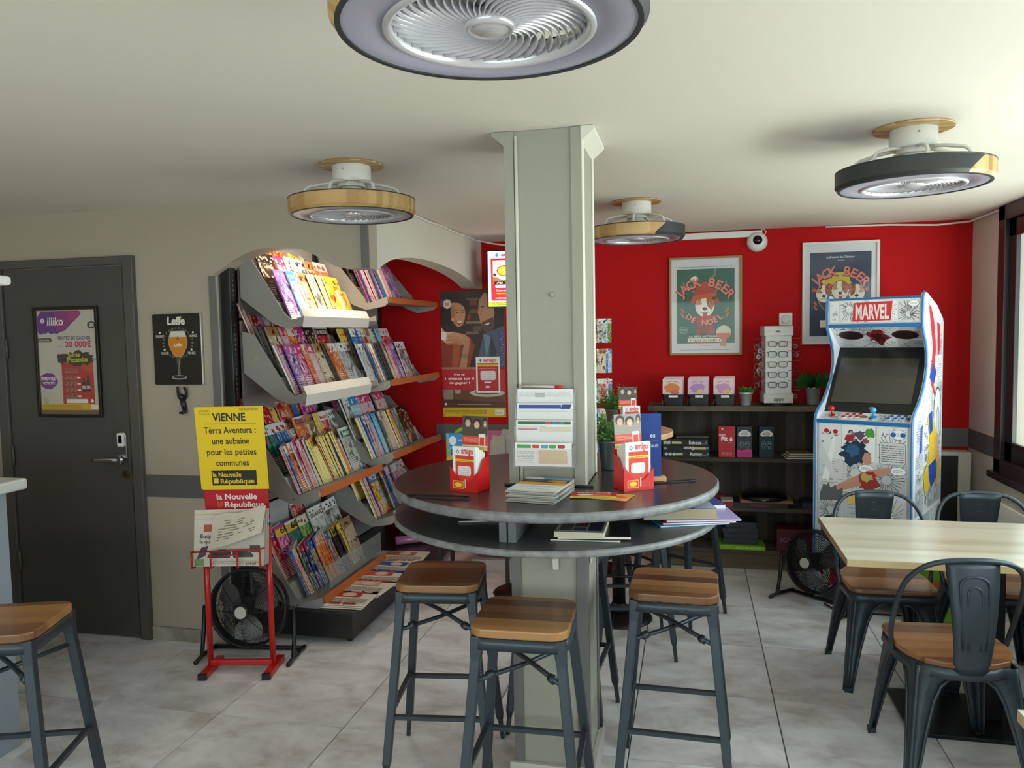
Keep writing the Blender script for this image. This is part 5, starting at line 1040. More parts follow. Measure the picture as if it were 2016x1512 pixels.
# plants
def plant(name, label, loc, potm, pr, ph, kind, seed, spread=.12, height=.16, nl=60, lm=None, pot='pot', z0=0):
    t = thing(name, label, 'plant', loc); rr_ = random.Random(seed)
    b = MB(); b.lathe([(0, 0), (pr*.72, 0), (pr*.74, .004), (pr*.97, ph-.012), (pr*1.04, ph-.01), (pr*1.04, ph), (pr*.96, ph), (pr*.93, ph-.015), (0, ph-.02)], potm, 30); b.build(pot, t)
    b = MB(); lm = lm or M('leaf_green', '3f7a2c', .5, var=.3, vscale=40)
    for k in range(nl):
        a_ = rr_.uniform(0, 2*PI); el = rr_.uniform(.15, 1.35); L_ = rr_.uniform(.6, 1.0); d = Vector((math.cos(a_)*math.cos(el)*spread, math.sin(a_)*math.cos(el)*spread, math.sin(el)*height))*L_
        base_ = Vector((math.cos(a_)*pr*.4, math.sin(a_)*pr*.4, ph-.01)); tip = base_+d; mid = base_.lerp(tip, .55)+Vector((0, 0, .012))
        if kind == 'bush':
            b.tube([base_, mid, tip], .0012, lm, 3, cap=False)
            for q in range(7):
                u = .25+.75*q/6; p = base_.lerp(mid, u/.55) if u < .55 else mid.lerp(tip, (u-.55)/.45); aa = rr_.uniform(0, 2*PI); v1 = Vector((math.cos(aa), math.sin(aa), rr_.uniform(-.2, .7))).normalized()*rr_.uniform(.014, .026); v2 = v1.orthogonal().normalized()*.005
                b.add([p, p+v1*.5+v2, p+v1, p+v1*.5-v2], [(0, 1, 2, 3)], lm)
        elif kind == 'succ':
            side = d.cross(Vector((0, 0, 1))).normalized()*.008; b.add([base_-side*.7, base_+side*.7, mid+side, tip, mid-side], [(0, 1, 2, 3, 4)], lm)
        else:
            side = d.cross(Vector((0, 0, 1))).normalized()*.0035; tip2 = tip-Vector((0, 0, .01)); b.add([base_-side*.5, base_+side*.5, mid+side, tip2, mid-side], [(0, 1, 2, 3, 4)], lm)
    o = b.build('leaves', t); o['kind'] = 'stuff'; return t
zinc = M('zinc_pot', 'c2c6c8', .35, .55, var=.08, vscale=20); dkpot = M('dark_metal_pot', '5c6468', .35, .4)
plant('potted_succulent', 'small spiky succulent in a shiny zinc pot beside the glasses display', (.36, 5.44, 1.118), zinc, .045, .09, 'succ', 3, .07, .06, 34, M('succulent_green', '4a7a3a', .5, var=.3, vscale=30))
plant('potted_grass', 'bushy green plant in a zinc pot between glasses display and arcade cabinet', (.80, 5.50, 1.118), zinc, .05, .12, 'grass', 5, .16, .15, 260, M('fern_green', '2f5e22', .6, var=.3, vscale=40))
plant('potted_plant', 'leafy plant in a dark metal pot standing against the pillar', (-.315, 2.985, 1.101), dkpot, .042, .115, 'bush', 7, .07, .10, 70, M('boxwood_green', '4c7a3c', .5, var=.35, vscale=60))
plant('potted_plant', 'green plant in a grey pot on the small round high table', (-.43, 4.42, 1.083), M('grey_pot', '6a6a62', .6), .055, .11, 'bush', 9, .12, .15, 70)
# glasses display
t = thing('glasses_display', 'white revolving display tower of reading glasses on the shelf unit', 'display', (.56, 5.47, 1.118), math.radians(4))
b = MB(); b.cyl((0, 0, 0), .10, .012, blackp, 40); b.cyl((0, 0, .012), .06, .008, blackp, 30); b.build('turntable', t, bevel=.002)
dpw = M('display_white', 'c9c8c4', .4); b = MB(); b.box((-.083, -.083, .02), (.083, .083, .47), dpw); b.build('tower', t, bevel=.003)
b = MB(); b.box((-.093, -.093, .47), (.093, .093, .535), dpw); b.build('header', t, bevel=.003); b = MB(); b.box((-.094, -.094, .02), (.094, .094, .085), dpw); b.build('foot_box', t, bevel=.002)
a = Art(); a.text('zippo', 0, .035, .036, '24242a', 'C', .02, width=.065); a.rect(-.09, .078, .18, .0015, 'a84a4a'); a.build('lettering', t, (0, -.0945, 0))
a = Art(); a.rect(-.02, .492, .03, .012, '5a5a5e'); a.rect(-.088, .50, .035, .0015, 'b07070'); a.build('header_print', t, (0, -.0935, 0))
lensm = CLEAR('lens_clear', 'f6f8f8', .01, .03)
def glasses_mesh(fm):
    b = MB()
    for s_ in (1, -1):
        q = [(x_+s_*.034, z_) for x_, z_ in rrect(.054, .036, .013, 4)]
        b.tube([(x_, 0, z_) for x_, z_ in q], .0022, fm, 5, closed=True); b.add([(x_, 0, z_) for x_, z_ in q], [tuple(range(len(q)))], lensm)
        b.tube([(s_*.061, 0, .012), (s_*.066, .01, .014), (s_*.066, .06, .012)], .002, fm, 5)
    b.tube([(-.008, 0, .006), (0, -.002, .009), (.008, 0, .006)], .0022, fm, 5); return b
fcols = [('burgundy', '5a1820'), ('dark grey', '2a2a2e'), ('bronze', '6a5238'), ('dark brown', '3a2820'), ('brown', '4a2e22')]
for i in range(5):
    o = glasses_mesh(M('frame_'+fcols[i][0].replace(' ', '_'), fcols[i][1], .35)).build('reading_glasses', None, (.56+.0, 5.47-.094-.004, 1.118+.415-.068*i), (0, 0, math.radians(4)))
    tag(o, '%s reading glasses, %s' % (fcols[i][0], ['topmost on the front of the display tower', 'second from the top on the display front', 'in the middle of the display front', 'fourth from the top on the display front', 'lowest on the front of the display tower'][i]), 'glasses', 'reading glasses on the display tower')
b = MB()
for z in (.45, .40, .36, .30, .23, .17, .10):
    for s_ in (1, -1): b.tube([(s_*.083, .02, z), (s_*.15, -.02, z), (s_*.15, -.03, z+.02)], .0015, chrome, 4)
for i in range(5): b.tube([(0, -.083, .375-.068*i), (0, -.096, .375-.068*i)], .0025, dpw, 5)
b.build('pegs', t)['kind'] = 'stuff'
gi = 0
for s_, nm in ((-1, 'left'), (1, 'right')):
    for k, z in enumerate((.40, .34, .27, .21, .14)):
        o = glasses_mesh(M(['frame_clear', 'frame_red'][(k+gi) % 2], ['9a8a8a', '8a2430'][(k+gi) % 2], .3)).build('reading_glasses', None, (.56+s_*.118, 5.44, 1.118+z), (.1, .2*s_, math.radians(70*s_)))
        tag(o, 'reading glasses %s on the %s arm side of the display tower' % (['topmost', 'second from the top', 'third from the top', 'fourth from the top', 'lowest'][k], nm), 'glasses', 'reading glasses on the display tower'); gi += 1
for k, (x, z) in enumerate(((-.115, .37), (-.125, .33), (-.105, .28), (-.12, .24), (.115, .40), (.125, .34), (.12, .06))):
    a = Art(); a.poly([(0, -.018), (.018, 0), (0, .018), (-.018, 0)], 'b8b4ae'); a.poly([(0, -.014), (.014, 0), (0, .014), (-.014, 0)], '3a302a'); o = a.build('hang_tag', t, (x, -.06+.006*k, z), (0, 0, .2)); m_ = o.modifiers.new('s', 'SOLIDIFY'); m_.thickness = .001; m_.offset = 1
# games on the shelves
blk = M('game_black', '17171a', .4)
def gamebox(name, label, loc, w_, d_, h_, mat, rz=0, print_fn=None, grp=None, cat='box'):
    t = thing(name, label, cat, loc, rz, grp); b = MB(); b.box((-w_/2, -d_/2, 0), (w_/2, d_/2, h_), mat); b.build('carton', t, bevel=.0015)
    if print_fn: a = Art(); print_fn(a); a.build('print', t, (0, -d_/2-.0003, 0))
    return t
z = .764
for i, (s_, rot) in enumerate((('Rummy', 0), ('Dames', 1), ('Échecs', 0))):
    def pf(a, s_=s_, rot=rot, i=i):
        if rot: a.text(s_, .02, .030, .032, 'efece4', 'C', .02, rot=PI, width=.07); a.rect(.01, .010, .13, .018, 'd8cf9a') if 0 else a.rect(.035, .012, .10, .015, 'cfc78e')
        else: a.text(s_, .07, .012, .032, 'efece4', 'C', .02, width=.08); a.rect(-.085, .013, .065, .015, 'cfc78e')
        if i == 0: [a.poly([(x, .008), (x+.014, .02), (x, .033), (x-.014, .02)], 'c4c8cc') for x in (-.13, -.105, -.08)]
        if i == 2: [a.poly([(x, .008), (x+.022, .012), (x+.018, .034), (x-.004, .03)], 'cdbf9c') for x in (-.14, -.115)]
        if i == 1: a.ell(-.14, .018, .010, .010, '9a9a9a')
        a.ell(.145, .022, .007, .007, '8a8a8a'); a.greek(.11, .014, .025, 1, .006, 'b8b4aa', 2)
    gamebox('game_box', ['black Rummy game box, bottom of the stack of three', 'black Dames game box, middle of the stack of three', 'black Échecs game box, top of the stack of three'][i], (-.04+[0, 0, -.006][i], 5.47, z), .315, .20, [.042, .036, .046][i], blk, [0, .01, -.02][i], pf, 'black board games on the upper shelf', 'game'); z += [.042, .036, .046][i]+.0005
gamebox('game_box', 'thin dark picture box lying on top of the black board games', (-.0, 5.5, z), .22, .15, .012, M('box_darkpic', '4a4840', .5, var=.4, vscale=30), .05, None, None, 'game')
def pfr(a): a.rect(-.054, 0, .108, .212, 'b8222a'); a.text('Le Jeu', -.03, .148, .018, 'f2e8e4', 'C', .02); a.text('Pit é', 0, .112, .042, 'f4ece8', 'C', .035, width=.075); a.greek(.01, .10, .03, 1, .006, 'e6b0b0', 3); a.greek(-.035, .03, .07, 3, .008, 'e0a8a8', 4); a.ell(-.03, .195, .006, .006, 'f2e8e4')
gamebox('game_box', 'upright red card-game box on the upper shelf', (.235, 5.43, .764), .108, .06, .212, M('game_red', 'b8222a', .4), -.03, pfr, None, 'game')
navy = M('game_navy', '14303e', .4)
def pfc(a, pink):
    a.rect(-.048, 0, .096, .21, '14303e'); [a.ell(x, z_, rx, rz_, 'ece8e0') for x, z_, rx, rz_ in ((0, .165, .034, .022), (-.022, .158, .02, .015), (.022, .158, .02, .015))]
    a.text('TU DIS', 0, .168, .013, '22343c', 'C', .03, width=.035); a.text("BLANC'S", 0, .155, .013, '22343c', 'C', .03, width=.045); a.text('LULU', 0, .144, .011, '22343c', 'C', .03)
    for x in (-.018, .018): a.ell(x, .09, .015, .02, 'b9c4c8'); a.ell(x, .09, .0135, .0185, '14303e'); a.ell(x-.004, .094, .003, .003, 'b9c4c8', 8); a.ell(x+.005, .094, .003, .003, 'b9c4c8', 8); a.line([(x-.006, .07), (x-.007, .058)], .002, 'b9c4c8'); a.line([(x+.006, .07), (x+.007, .058)], .002, 'b9c4c8')
    if pink: a.poly([(-.048, 0), (.048, 0), (.048, .05), (.02, .058), (-.02, .045), (-.048, .055)], 'd2308c'); a.greek(-.035, .03, .07, 3, .008, '8a1c5c', 5)
gamebox('game_box', 'dark blue card-game box with a pink lower band', (.35, 5.44, .764), .096, .06, .21, navy, .02, lambda a: pfc(a, True), None, 'game')
gamebox('game_box', 'dark blue card-game box without a pink band, turned to the right', (.49, 5.45, .764), .096, .07, .205, navy, .12, lambda a: pfc(a, False), None, 'game')
t = thing('booklet_stack', 'slumped stack of thin booklets at the right of the upper shelf', 'booklets', (.72, 5.47, .764), .1)
for k in range(6): b = MB(); b.box((-.11+.006*k, -.09+.004*k, .004*k*1.6), (.11-.01*k, .09-.006*k, .004*k*1.6+.005), [paper, M('booklet_tan', '7a684c', .6)][k % 2]); b.build('booklet', t)
def vas(x, z, w_, d_, h_, hexc, lab, name='game_box', rz=0, y=5.47, pf=None, cat='game'): return gamebox(name, lab, (x, y, z), w_, d_, h_, M('c_'+hexc, hexc, .5), rz, pf, None, cat)
vas(.45, .424, .36, .2, .034, '201c1e', 'black long game box with faded red lettering on the lower middle shelf', pf=lambda a: (a.text('SCRABBLE', .0, .008, .024, '8a3038', 'C', .03, width=.12)))
vas(.49, .4585, .34, .2, .02, '8a6a3e', 'flat wooden board lying on the long black game box', name='wooden_board', cat='board')
b = MB(); b.lathe([(0, 0), (.15, 0), (.155, .01), (.14, .03), (.06, .045), (0, .045)], blackg, 40); tag(b.build('round_tray', None, (.48, 5.46, .479)), 'round black dish on the wooden board of the lower middle shelf', 'tray')
vas(.23, .424, .085, .12, .035, '9a2830', 'small red tin box at the left of the lower middle shelf', name='tin_box', y=5.43, cat='box'); vas(.235, .4595, .08, .11, .012, 'b8b2a6', 'pale lid-like box lying on the small red tin box', name='small_box', y=5.43, cat='box')
vas(.17, .424, .1, .08, .05, '7a1c24', 'red net bag heaped behind the small red tin box', name='red_bag', y=5.56, rz=.3, cat='bag')
vas(.80, .424, .16, .16, .04, '2a2c4c', 'dark blue box half hidden behind the arcade cabinet on the lower middle shelf')
for k, (w_, lab) in enumerate(((.23, 'lowest of four dark slate game boxes on the bottom shelf'), (.225, 'second of four dark slate game boxes on the bottom shelf'), (.235, 'third of four dark slate game boxes on the bottom shelf'), (.21, 'top one of four dark slate game boxes on the bottom shelf'))):
    vas(.32+.004*(k % 2), .162+.0385*k, w_, .16, .037, '232b36', lab, rz=.01*k, y=5.48)['group'] = 'dark slate game boxes on the bottom shelf'
vas(.315, .1305, .34, .2, .03, '7fae1e', 'lime green long game box under the dark slate boxes', pf=lambda a: (a.text('WHO IS THE MONSTER??', .06, .009, .016, 'c8dc9a', 'C', .02, width=.17), a.ell(-.14, .015, .008, .008, 'e0e8c8')))
vas(.68, .1305, .24, .16, .15, '5c1220', 'dark red box marked in black at the right of the bottom shelf', pf=lambda a: (a.text('KAPLA', -.01, .06, .045, '55608a', 'C', .04, width=.17), a.line([(-.11, .02), (-.11, .12), (.11, .12)], .003, '1b1a2a')), cat='box')
t = thing('wicker_basket', 'small wicker basket with red sweets at the left of the bottom shelf', 'basket', (-.09, 5.46, .13))
wk = M('wicker', 'a07c4a', .7, var=.3, vscale=60)
for k in range(6): b = MB(); r_ = .075+.005*k; b.tube([(r_*math.cos(a_*PI/14), r_*.8*math.sin(a_*PI/14), .006+.0105*k+.002*(a_ % 2)) for a_ in range(28)], .006, wk, 6, closed=True); b.build('wicker_strand', t)
b = MB(); b.cyl((0, 0, .0), .07, .008, wk, 20); b.build('basket_bottom', t)
for k in range(12): o = MB().sph((0, 0, 0), .016, M('sweet_red', 'a81c2c', .35), 8, (1.5, .8, .7)).build('sweet', None, (-.09+r.uniform(-.05, .05), 5.46+r.uniform(-.035, .035), .165+.006*(k % 4)), (0, 0, r.uniform(0, 3))); tag(o, 'red wrapped sweet heaped in the wicker basket', 'sweet', 'red sweets in the wicker basket')
# radiator / heater on the right corner
t = thing('wall_heater', 'dark heater panel with white side casing in the right corner', 'heater', (1.50, 5.56, .30))
b = MB(); b.box((-.12, 0, .0), (.295, .10, .50), M('heater_white', 'c9c2b8', .45)); b.build('casing', t, bevel=.006); b = MB(); b.box((-.1, -.006, .02), (.215, .002, .475), blackp); b.build('dark_panel', t, bevel=.004)
t = thing('window_radiator', 'cream panel radiator under the window on the right wall', 'radiator', (1.76, 4.2, .12))
b = MB(); b.box((-.05, -.6, 0), (.04, .7, .50), M('radiator_cream', 'd6cfc2', .4)); b.build('panel', t, bevel=.006)
for k in range(30): b = MB(); b.box((-.04, -.57+k*.042, .5), (.03, -.545+k*.042, .506), M('radiator_grille', 'a9a296', .5)); b.build('grille_slat', t)
b = MB(); b.tube([(0, .62, .0), (0, .62, -.118)], .009, MATS['radiator_cream'], 8); b.tube([(0, -.5, .0), (0, -.5, -.118)], .009, MATS['radiator_cream'], 8); b.build('pipes', t)
# ================================================================ arcade cabinet
AW = .54; ARZ = -.47
t = arc_ = thing('arcade_cabinet', 'arcade cabinet with blue edging and comic-panel artwork standing before the red wall', 'arcade cabinet', (.703, 4.80, 0), ARZ)
amw = M('arcade_white', 'e6e8ee', .3); ablue = M('arcade_blue', '1d6fae', .3)
prof = [(.05, 0), (.015, .06), (0, .15), (0, 1.085), (.012, 1.125), (.06, 1.16), (.14, 1.20), (.22, 1.26), (.285, 1.33), (.32, 1.41), (.315, 1.48), (.285, 1.54), (.235, 1.59), (.205, 1.635), (.20, 1.70), (.205, 1.80), (.225, 1.825), (.255, 1.825), (.52, 1.755), (.68, 1.68), (.70, 1.655), (.70, 0)]
for x in (0, AW-.02):
    b = MB(); b.prism(prof[::-1], x, x+.02, amw, 'X'); b.build('side_panel', t)
    b = MB(); pth = [(x+.01, y_, z_) for y_, z_ in prof[1:18]]; b.tube(pth, .0115, ablue, 8, flat=(1.0, .45)); b.build('edge_moulding', t)
def panel(y0, z0, y1, z1, mat, name, th=.012, x0=.02, x1=AW-.02):
    d = Vector((0, y1-y0, z1-z0)); nrm = Vector((0, d.z, -d.y)).normalized()*th
    b = MB(); p = [Vector((x0, y0, z0)), Vector((x1, y0, z0)), Vector((x1, y1, z1)), Vector((x0, y1, z1))]
    b.add(p+[q+nrm for q in p], [(0, 1, 2, 3), (7, 6, 5, 4), (0, 4, 5, 1), (1, 5, 6, 2), (2, 6, 7, 3), (3, 7, 4, 0)], mat); return b.build(name, t)
panel(.012, .10, .012, 1.09, amw, 'front_panel'); cp_ = panel(.01, 1.10, .125, 1.135, amw, 'control_panel'); bz_ = panel(.125, 1.135, .42, 1.51, blackp, 'screen_bezel'); panel(.21, 1.645, .42, 1.51, amw, 'speaker_panel') if 0 else None
b = MB(); b.add([(.02, .42, 1.51), (AW-.02, .42, 1.51), (AW-.02, .212, 1.642), (.02, .212, 1.642)], [(0, 1, 2, 3)], amw); o = b.build('speaker_panel', t); m_ = o.modifiers.new('s', 'SOLIDIFY'); m_.thickness = .01
panel(.212, 1.645, .212, 1.80, amw, 'marquee'); panel(.22, 1.805, .66, 1.675, amw, 'roof_panel')
b = MB(); b.box((.02, .68, .02), (AW-.02, .695, 1.66), blackp); b.build('back_panel', t)
for y_, z_ in ((.207, 1.645), (.212, 1.80), (.004, 1.092)):
    b = MB(); b.box((.018, y_-.008, z_-.012), (AW-.018, y_+.006, z_+.010 if z_ < 1.2 else z_+.008), ablue); b.build('blue_trim', t, bevel=.004)
def comic(a, x0, z0, w, h, seed, cols=2, rows=2, ink='2a2a2e', bgc='e2e2e2', tint=None, skip=None):
    """abstract black and white comic panels: speed lines, bursts, clouds and balloons"""
    rr_ = random.Random(seed); a.rect(x0, z0, w, h, 'f2f2f2'); ys = [z0+h*i/rows+(rr_.uniform(-.03, .03)*h if 0 < i < rows else 0) for i in range(rows+1)]
    for i in range(rows):
        xs = [x0+w*j/cols+(rr_.uniform(-.08, .08)*w if 0 < j < cols else 0) for j in range(cols+1)]
        for j in range(cols):
            X, Z_, W_, H_ = xs[j]+.003, ys[i]+.003, xs[j+1]-xs[j]-.006, ys[i+1]-ys[i]-.006
            a.rect(X-.001, Z_-.001, W_+.002, H_+.002, ink); a.rect(X, Z_, W_, H_, rr_.choice(['d6d6d8', 'e6e6e6', 'c4c6ca', 'eeeeee'])); k = rr_.randrange(4); cx, cz = X+W_*rr_.uniform(.3, .7), Z_+H_*rr_.uniform(.3, .7); m = min(W_, H_)
            if k in (0, 3):
                for q in range(26):
                    an = 2*PI*q/26+rr_.uniform(-.05, .05); r0 = m*.16; dx, dz = math.cos(an), math.sin(an)
                    rx_ = min(((X+W_-cx) if dx > 0 else (X-cx))/dx if abs(dx) > .01 else 9, ((Z_+H_-cz) if dz > 0 else (Z_-cz))/dz if abs(dz) > .01 else 9)*rr_.uniform(.7, .99)
                    a.line([(cx+dx*r0, cz+dz*r0), (cx+dx*rx_, cz+dz*rx_)], .0016+.002*rr_.random(), ink)
            if k in (1, 3):
                for q in range(9): u, v = rr_.uniform(.15, .85), rr_.uniform(.12, .88); s_ = m*rr_.uniform(.05, .11); a.blob(X+W_*u, Z_+H_*v, s_, s_*.8, rr_.choice([ink, '6a6c72', '9a9ca2', '3c3c42']), 12, .35, rr_.random()); a.blob(X+W_*u, Z_+H_*v, s_*.6, s_*.45, rr_.choice(['f0f0f0', 'b8babe']), 10, .3, rr_.random())
            if k == 2:
                for q in range(12): z1 = Z_+H_*(q+.5)/12; a.line([(X+W_*rr_.uniform(.02, .3), z1), (X+W_*rr_.uniform(.55, .98), z1+H_*.03*rr_.uniform(-1, 1))], .0018, ink)
            if rr_.random() < .4 and W_ > .07: bw = W_*.5; a.ell(X+W_*.72, Z_+H_*.8, bw*.5+.002, H_*.13+.002, ink, 18); a.ell(X+W_*.72, Z_+H_*.8, bw*.5, H_*.13, 'f6f6f6', 18); a.greek(X+W_*.72-bw*.32, Z_+H_*.83, bw*.64, 3, H_*.035, '6a6a70', seed+i+j)
# front art
a = Art(.0001); comic(a, .03, .12, AW-.06, .96, 4, 3, 5)
a.poly([(.05, .75), (.11, 1.0), (.13, 1.0), (.09, .74)], 'f2f2f2'); a.poly([(.03, .9), (.12, .74), (.14, .76), (.04, .99)], 'dadada')
for k, (x, z_) in enumerate(((.075, 1.035), (.125, 1.033))): a.ell(x, z_, .019, .017, 'f4f4f4'); a.ell(x, z_, .015, .0135, 'c01822')
for k, (x, z_) in enumerate(((.435, 1.035), (.485, 1.035))): a.ell(x, z_, .019, .017, 'f4f4f4'); a.ell(x, z_, .015, .0135, '1c62b0')
a.blob(.205, 1.0, .028, .024, 'a8282c', 16, .3, 1); a.blob(.26, 1.02, .03, .024, '5c4a68', 16, .35, 2); a.blob(.315, 1.035, .026, .028, '4f9a3c', 16, .25, 3); a.blob(.29, .99, .022, .015, '9a4a5a', 14, .3, 4)
a.blob(.235, .915, .075, .07, '16324e', 30, .3, 6); a.blob(.225, .93, .035, .04, '2b5f86', 20, .35, 7); a.blob(.30, .89, .028, .034, 'c9907a', 18, .25, 8)
a.poly([(.10, .70), (.20, .76), (.30, .82), (.42, .85), (.43, .83), (.33, .77), (.22, .71), (.12, .68)], 'c9907a'); a.blob(.31, .755, .055, .065, '9a3428', 22, .35, 9); a.blob(.30, .78, .03, .022, 'c8a860', 16, .35, 10)
a.blob(.25, .65, .075, .035, 'e0c46c', 24, .4, 11); a.blob(.27, .59, .035, .03, 'c08a70', 18, .3, 12)
a.poly([(.04, .66), (.06, .72), (.075, .71), (.09, .73), (.10, .70), (.13, .72), (.14, .69), (.17, .71), (.17, .63), (.04, .62)], '5c5e62')
a.rr(.365, .865, .135, .125, .012, '2a2a2e'); a.rr(.367, .867, .131, .121, .011, 'd4d4d4'); a.greek(.375, .968, .115, 8, .0125, '6c6c74', 4)
a.poly([(.04, .49), (.07, .53), (.13, .545), (.14, .525), (.12, .50), (.09, .46), (.05, .43)], '34363a'); a.blob(.225, .50, .028, .03, 'c23038', 16, .2, 4); a.poly([(.36, .48), (.44, .46), (.48, .42), (.40, .43)], '2c2e32')
a.rect(.03, .12, .48, .13, 'c4222c'); a.poly([(.06, .13), (.10, .13), (.10, .22), (.06, .22)], 'f2f2f2'); a.rect(.16, .14, .08, .09, 'f2f2f2'); a.rect(.30, .14, .05, .09, 'f2f2f2'); a.rect(.40, .13, .06, .09, 'f2f2f2')
a.build('front_artwork', t, (0, -.0003, 0))
# marquee art
a = Art(.0001); comic(a, .022, 1.66, AW-.044, .135, 8, 6, 1, ink='3a3832'); a.poly([(.155, 1.668), (.365, 1.672), (.375, 1.783), (.165, 1.778)], 'd03038'); a.text('MARVEL', .265, 1.683, .118, 'f0dcd8', 'C', .035, width=.185); a.build('marquee_artwork', t, (0, .1995, 0))
# speaker panel art
a = Art(.0001); comic(a, .022, 0, AW-.044, .246, 12, 4, 2)
a.ell(.12, .145, .072, .05, '4c1420', 28); a.ell(.12, .14, .060, .040, '221014', 28); a.ell(.42, .145, .072, .05, '4c1420', 28); a.ell(.42, .14, .060, .040, '221014', 28); a.blob(.27, .13, .06, .08, '7a1a24', 22, .4, 9); a.blob(.27, .12, .03, .05, '3a1418', 18, .4, 2)
a.build('speaker_artwork', t, (0, .4195, 1.509), (math.radians(57.6), 0, 0))
sa = math.atan2(.295, .375)
b = MB(); b.box((.045, -.002, .07), (AW-.055, 0, .395), M('screen_grey', '47443d', .18)); b.build('screen', t, (0, .1242, 1.1355), (-sa, 0, 0))
a = Art(); a.ell(.285, .035, .020, .010, '8a7a30'); a.ell(.285, .035, .012, .006, '3a2a2a'); a.build('bezel_badge', bz_, (0, .1235, 1.136), (-sa, 0, 0))
ca = math.atan2(.115, .035)
a = Art(.0001); comic(a, .022, .0, AW-.044, .118, 15, 6, 1); a.blob(.245, .065, .04, .02, '9a5a4a', 16, .3, 3); a.build('control_artwork', cp_, (0, .0095, 1.1005), (-ca, 0, 0))
ctl = rm(0, (0, .0095, 1.1005), rx=-ca+PI/2)   # local x, y=up the slope, z=out of the panel
redb = M('button_red', 'c01420', .25, coat=.5); blueb = M('button_blue', '1a6ac0', .25, coat=.5); lblue = M('ball_blue', '2aa0e0', .2, coat=.6)
for x, mm in ((.085, redb), (.315, lblue)):
    b = MB(); b.cyl((x, .06, 0), .018, .004, mm, 20, T=ctl); b.cyl((x, .06, 0), .006, .035, mm, 10, T=ctl); b.sph((x, .06, .045), .018, mm, 18, T=ctl); b.build('joystick', cp_)
for x0_, mm in ((.155, redb), (.395, blueb)):
    for k in range(3):
        for q in range(2): b = MB(); b.cyl((x0_+.035*k+.012*q, .045+.035*q+.006*k, 0), .0145, .003, amw, 18, T=ctl); b.cyl((x0_+.035*k+.012*q, .045+.035*q+.006*k, .003), .0105, .004, mm, 16, T=ctl); b.build('button', cp_)
# right side artwork
a = Art(.0001); a.poly([(y_, z_) for y_, z_ in [(.016, .02)]+prof[2:-1]+[(.70, .02)]][::1], 'eceef4')
comic(a, .03, .05, .65, .50, 21, 4, 3); comic(a, .03, .57, .65, .55, 22, 4, 4); comic(a, .345, 1.14, .335, .30, 23, 2, 2); comic(a, .335, 1.46, .34, .19, 27, 2, 2)
a.poly([(.30, 1.76), (.36, 1.74), (.44, 1.66), (.50, 1.5), (.44, 1.35), (.38, 1.38), (.42, 1.52), (.36, 1.62)], 'd8303c'); a.poly([(.52, 1.66), (.60, 1.64), (.62, 1.5), (.55, 1.45)], 'd8303c'); a.poly([(.34, 1.34), (.44, 1.42), (.52, 1.36), (.44, 1.28)], '2a4aa8'); a.poly([(.38, 1.30), (.46, 1.24), (.54, 1.16), (.50, 1.22), (.42, 1.32)], 'd8303c')
a.ell(.56, 1.10, .10, .17, '3a3c44', 30); a.ell(.56, 1.10, .092, .16, 'eceef4', 30); a.ell(.57, 1.06, .045, .09, '55575f', 24); a.ell(.57, 1.06, .036, .08, 'dcdee6', 24)
a.poly([(.30, 1.10), (.42, 1.14), (.52, 1.02), (.56, .88), (.50, .76), (.40, .70), (.26, .66), (.22, .78), (.34, .86), (.36, .98)], 'e8c02a'); a.poly([(.33, 1.12), (.42, 1.14), (.44, 1.02), (.36, 1.0)], '2450b8'); a.poly([(.14, 1.06), (.20, 1.08), (.18, .92), (.12, .92)], '2450b8'); a.poly([(.50, .98), (.60, .98), (.62, .84), (.55, .80)], 'd8a890'); a.poly([(.34, .82), (.54, .84), (.55, .72), (.42, .68), (.36, .74)], '1c48b4'); a.poly([(.58, .84), (.66, .80), (.62, .66), (.55, .68)], 'e0b82a')
a.poly([(.28, .14), (.30, .36), (.36, .46), (.44, .44), (.50, .30), (.52, .12)], '2a66c0'); a.poly([(.36, .30), (.44, .32), (.46, .22), (.38, .20)], 'd8a890'); a.poly([(.10, .12), (.22, .30), (.26, .26), (.22, .10)], 'b8303a'); a.poly([(.52, .10), (.60, .22), (.64, .10)], 'a82834')
a.greek(.06, 1.06, .12, 6, .014, '8a8c94', 3); a.greek(.05, .9, .10, 5, .014, '8a8c94', 5)
a.build('side_artwork', t, (AW+.0004, 0, 0), (0, 0, PI/2))
# ================================================================ things on the round bar table
amr = M('card_red', 'cc1218', .35, coat=.2)
def leaflet_front(a, w=.095, h=.19, x0=0):
    a.rect(x0-w/2, 0, w, h, 'eceaea'); a.rect(x0-w*.38, .0, w*.80, h*.80, 'd63a2c'); a.rect(x0-w*.38, h*.66, w*.80, h*.055, 'ecc826'); a.greek(x0-w*.34, h*.675, w*.7, 1, h*.035, '8a6a1c', 2)
    a.text('amigo', x0-w*.12, h*.845, .030, 'd8342c', 'L', .03, width=w*.52); a.poly([(x0-w*.36, h*.88), (x0-w*.28, h*.83), (x0-w*.20, h*.88), (x0-w*.28, h*.93)], '3a6ab0'); a.poly([(x0-w*.32, h*.88), (x0-w*.28, h*.855), (x0-w*.24, h*.88), (x0-w*.28, h*.905)], 'eceaea')
    a.rr(x0-w*.28, h*.34, w*.56, h*.22, .008, 'efe4e6')
    for i in range(6):
        for j in range(4): a.rect(x0-w*.25+i*w*.085, h*.36+j*h*.047, w*.06, h*.03, 'dccbd0')
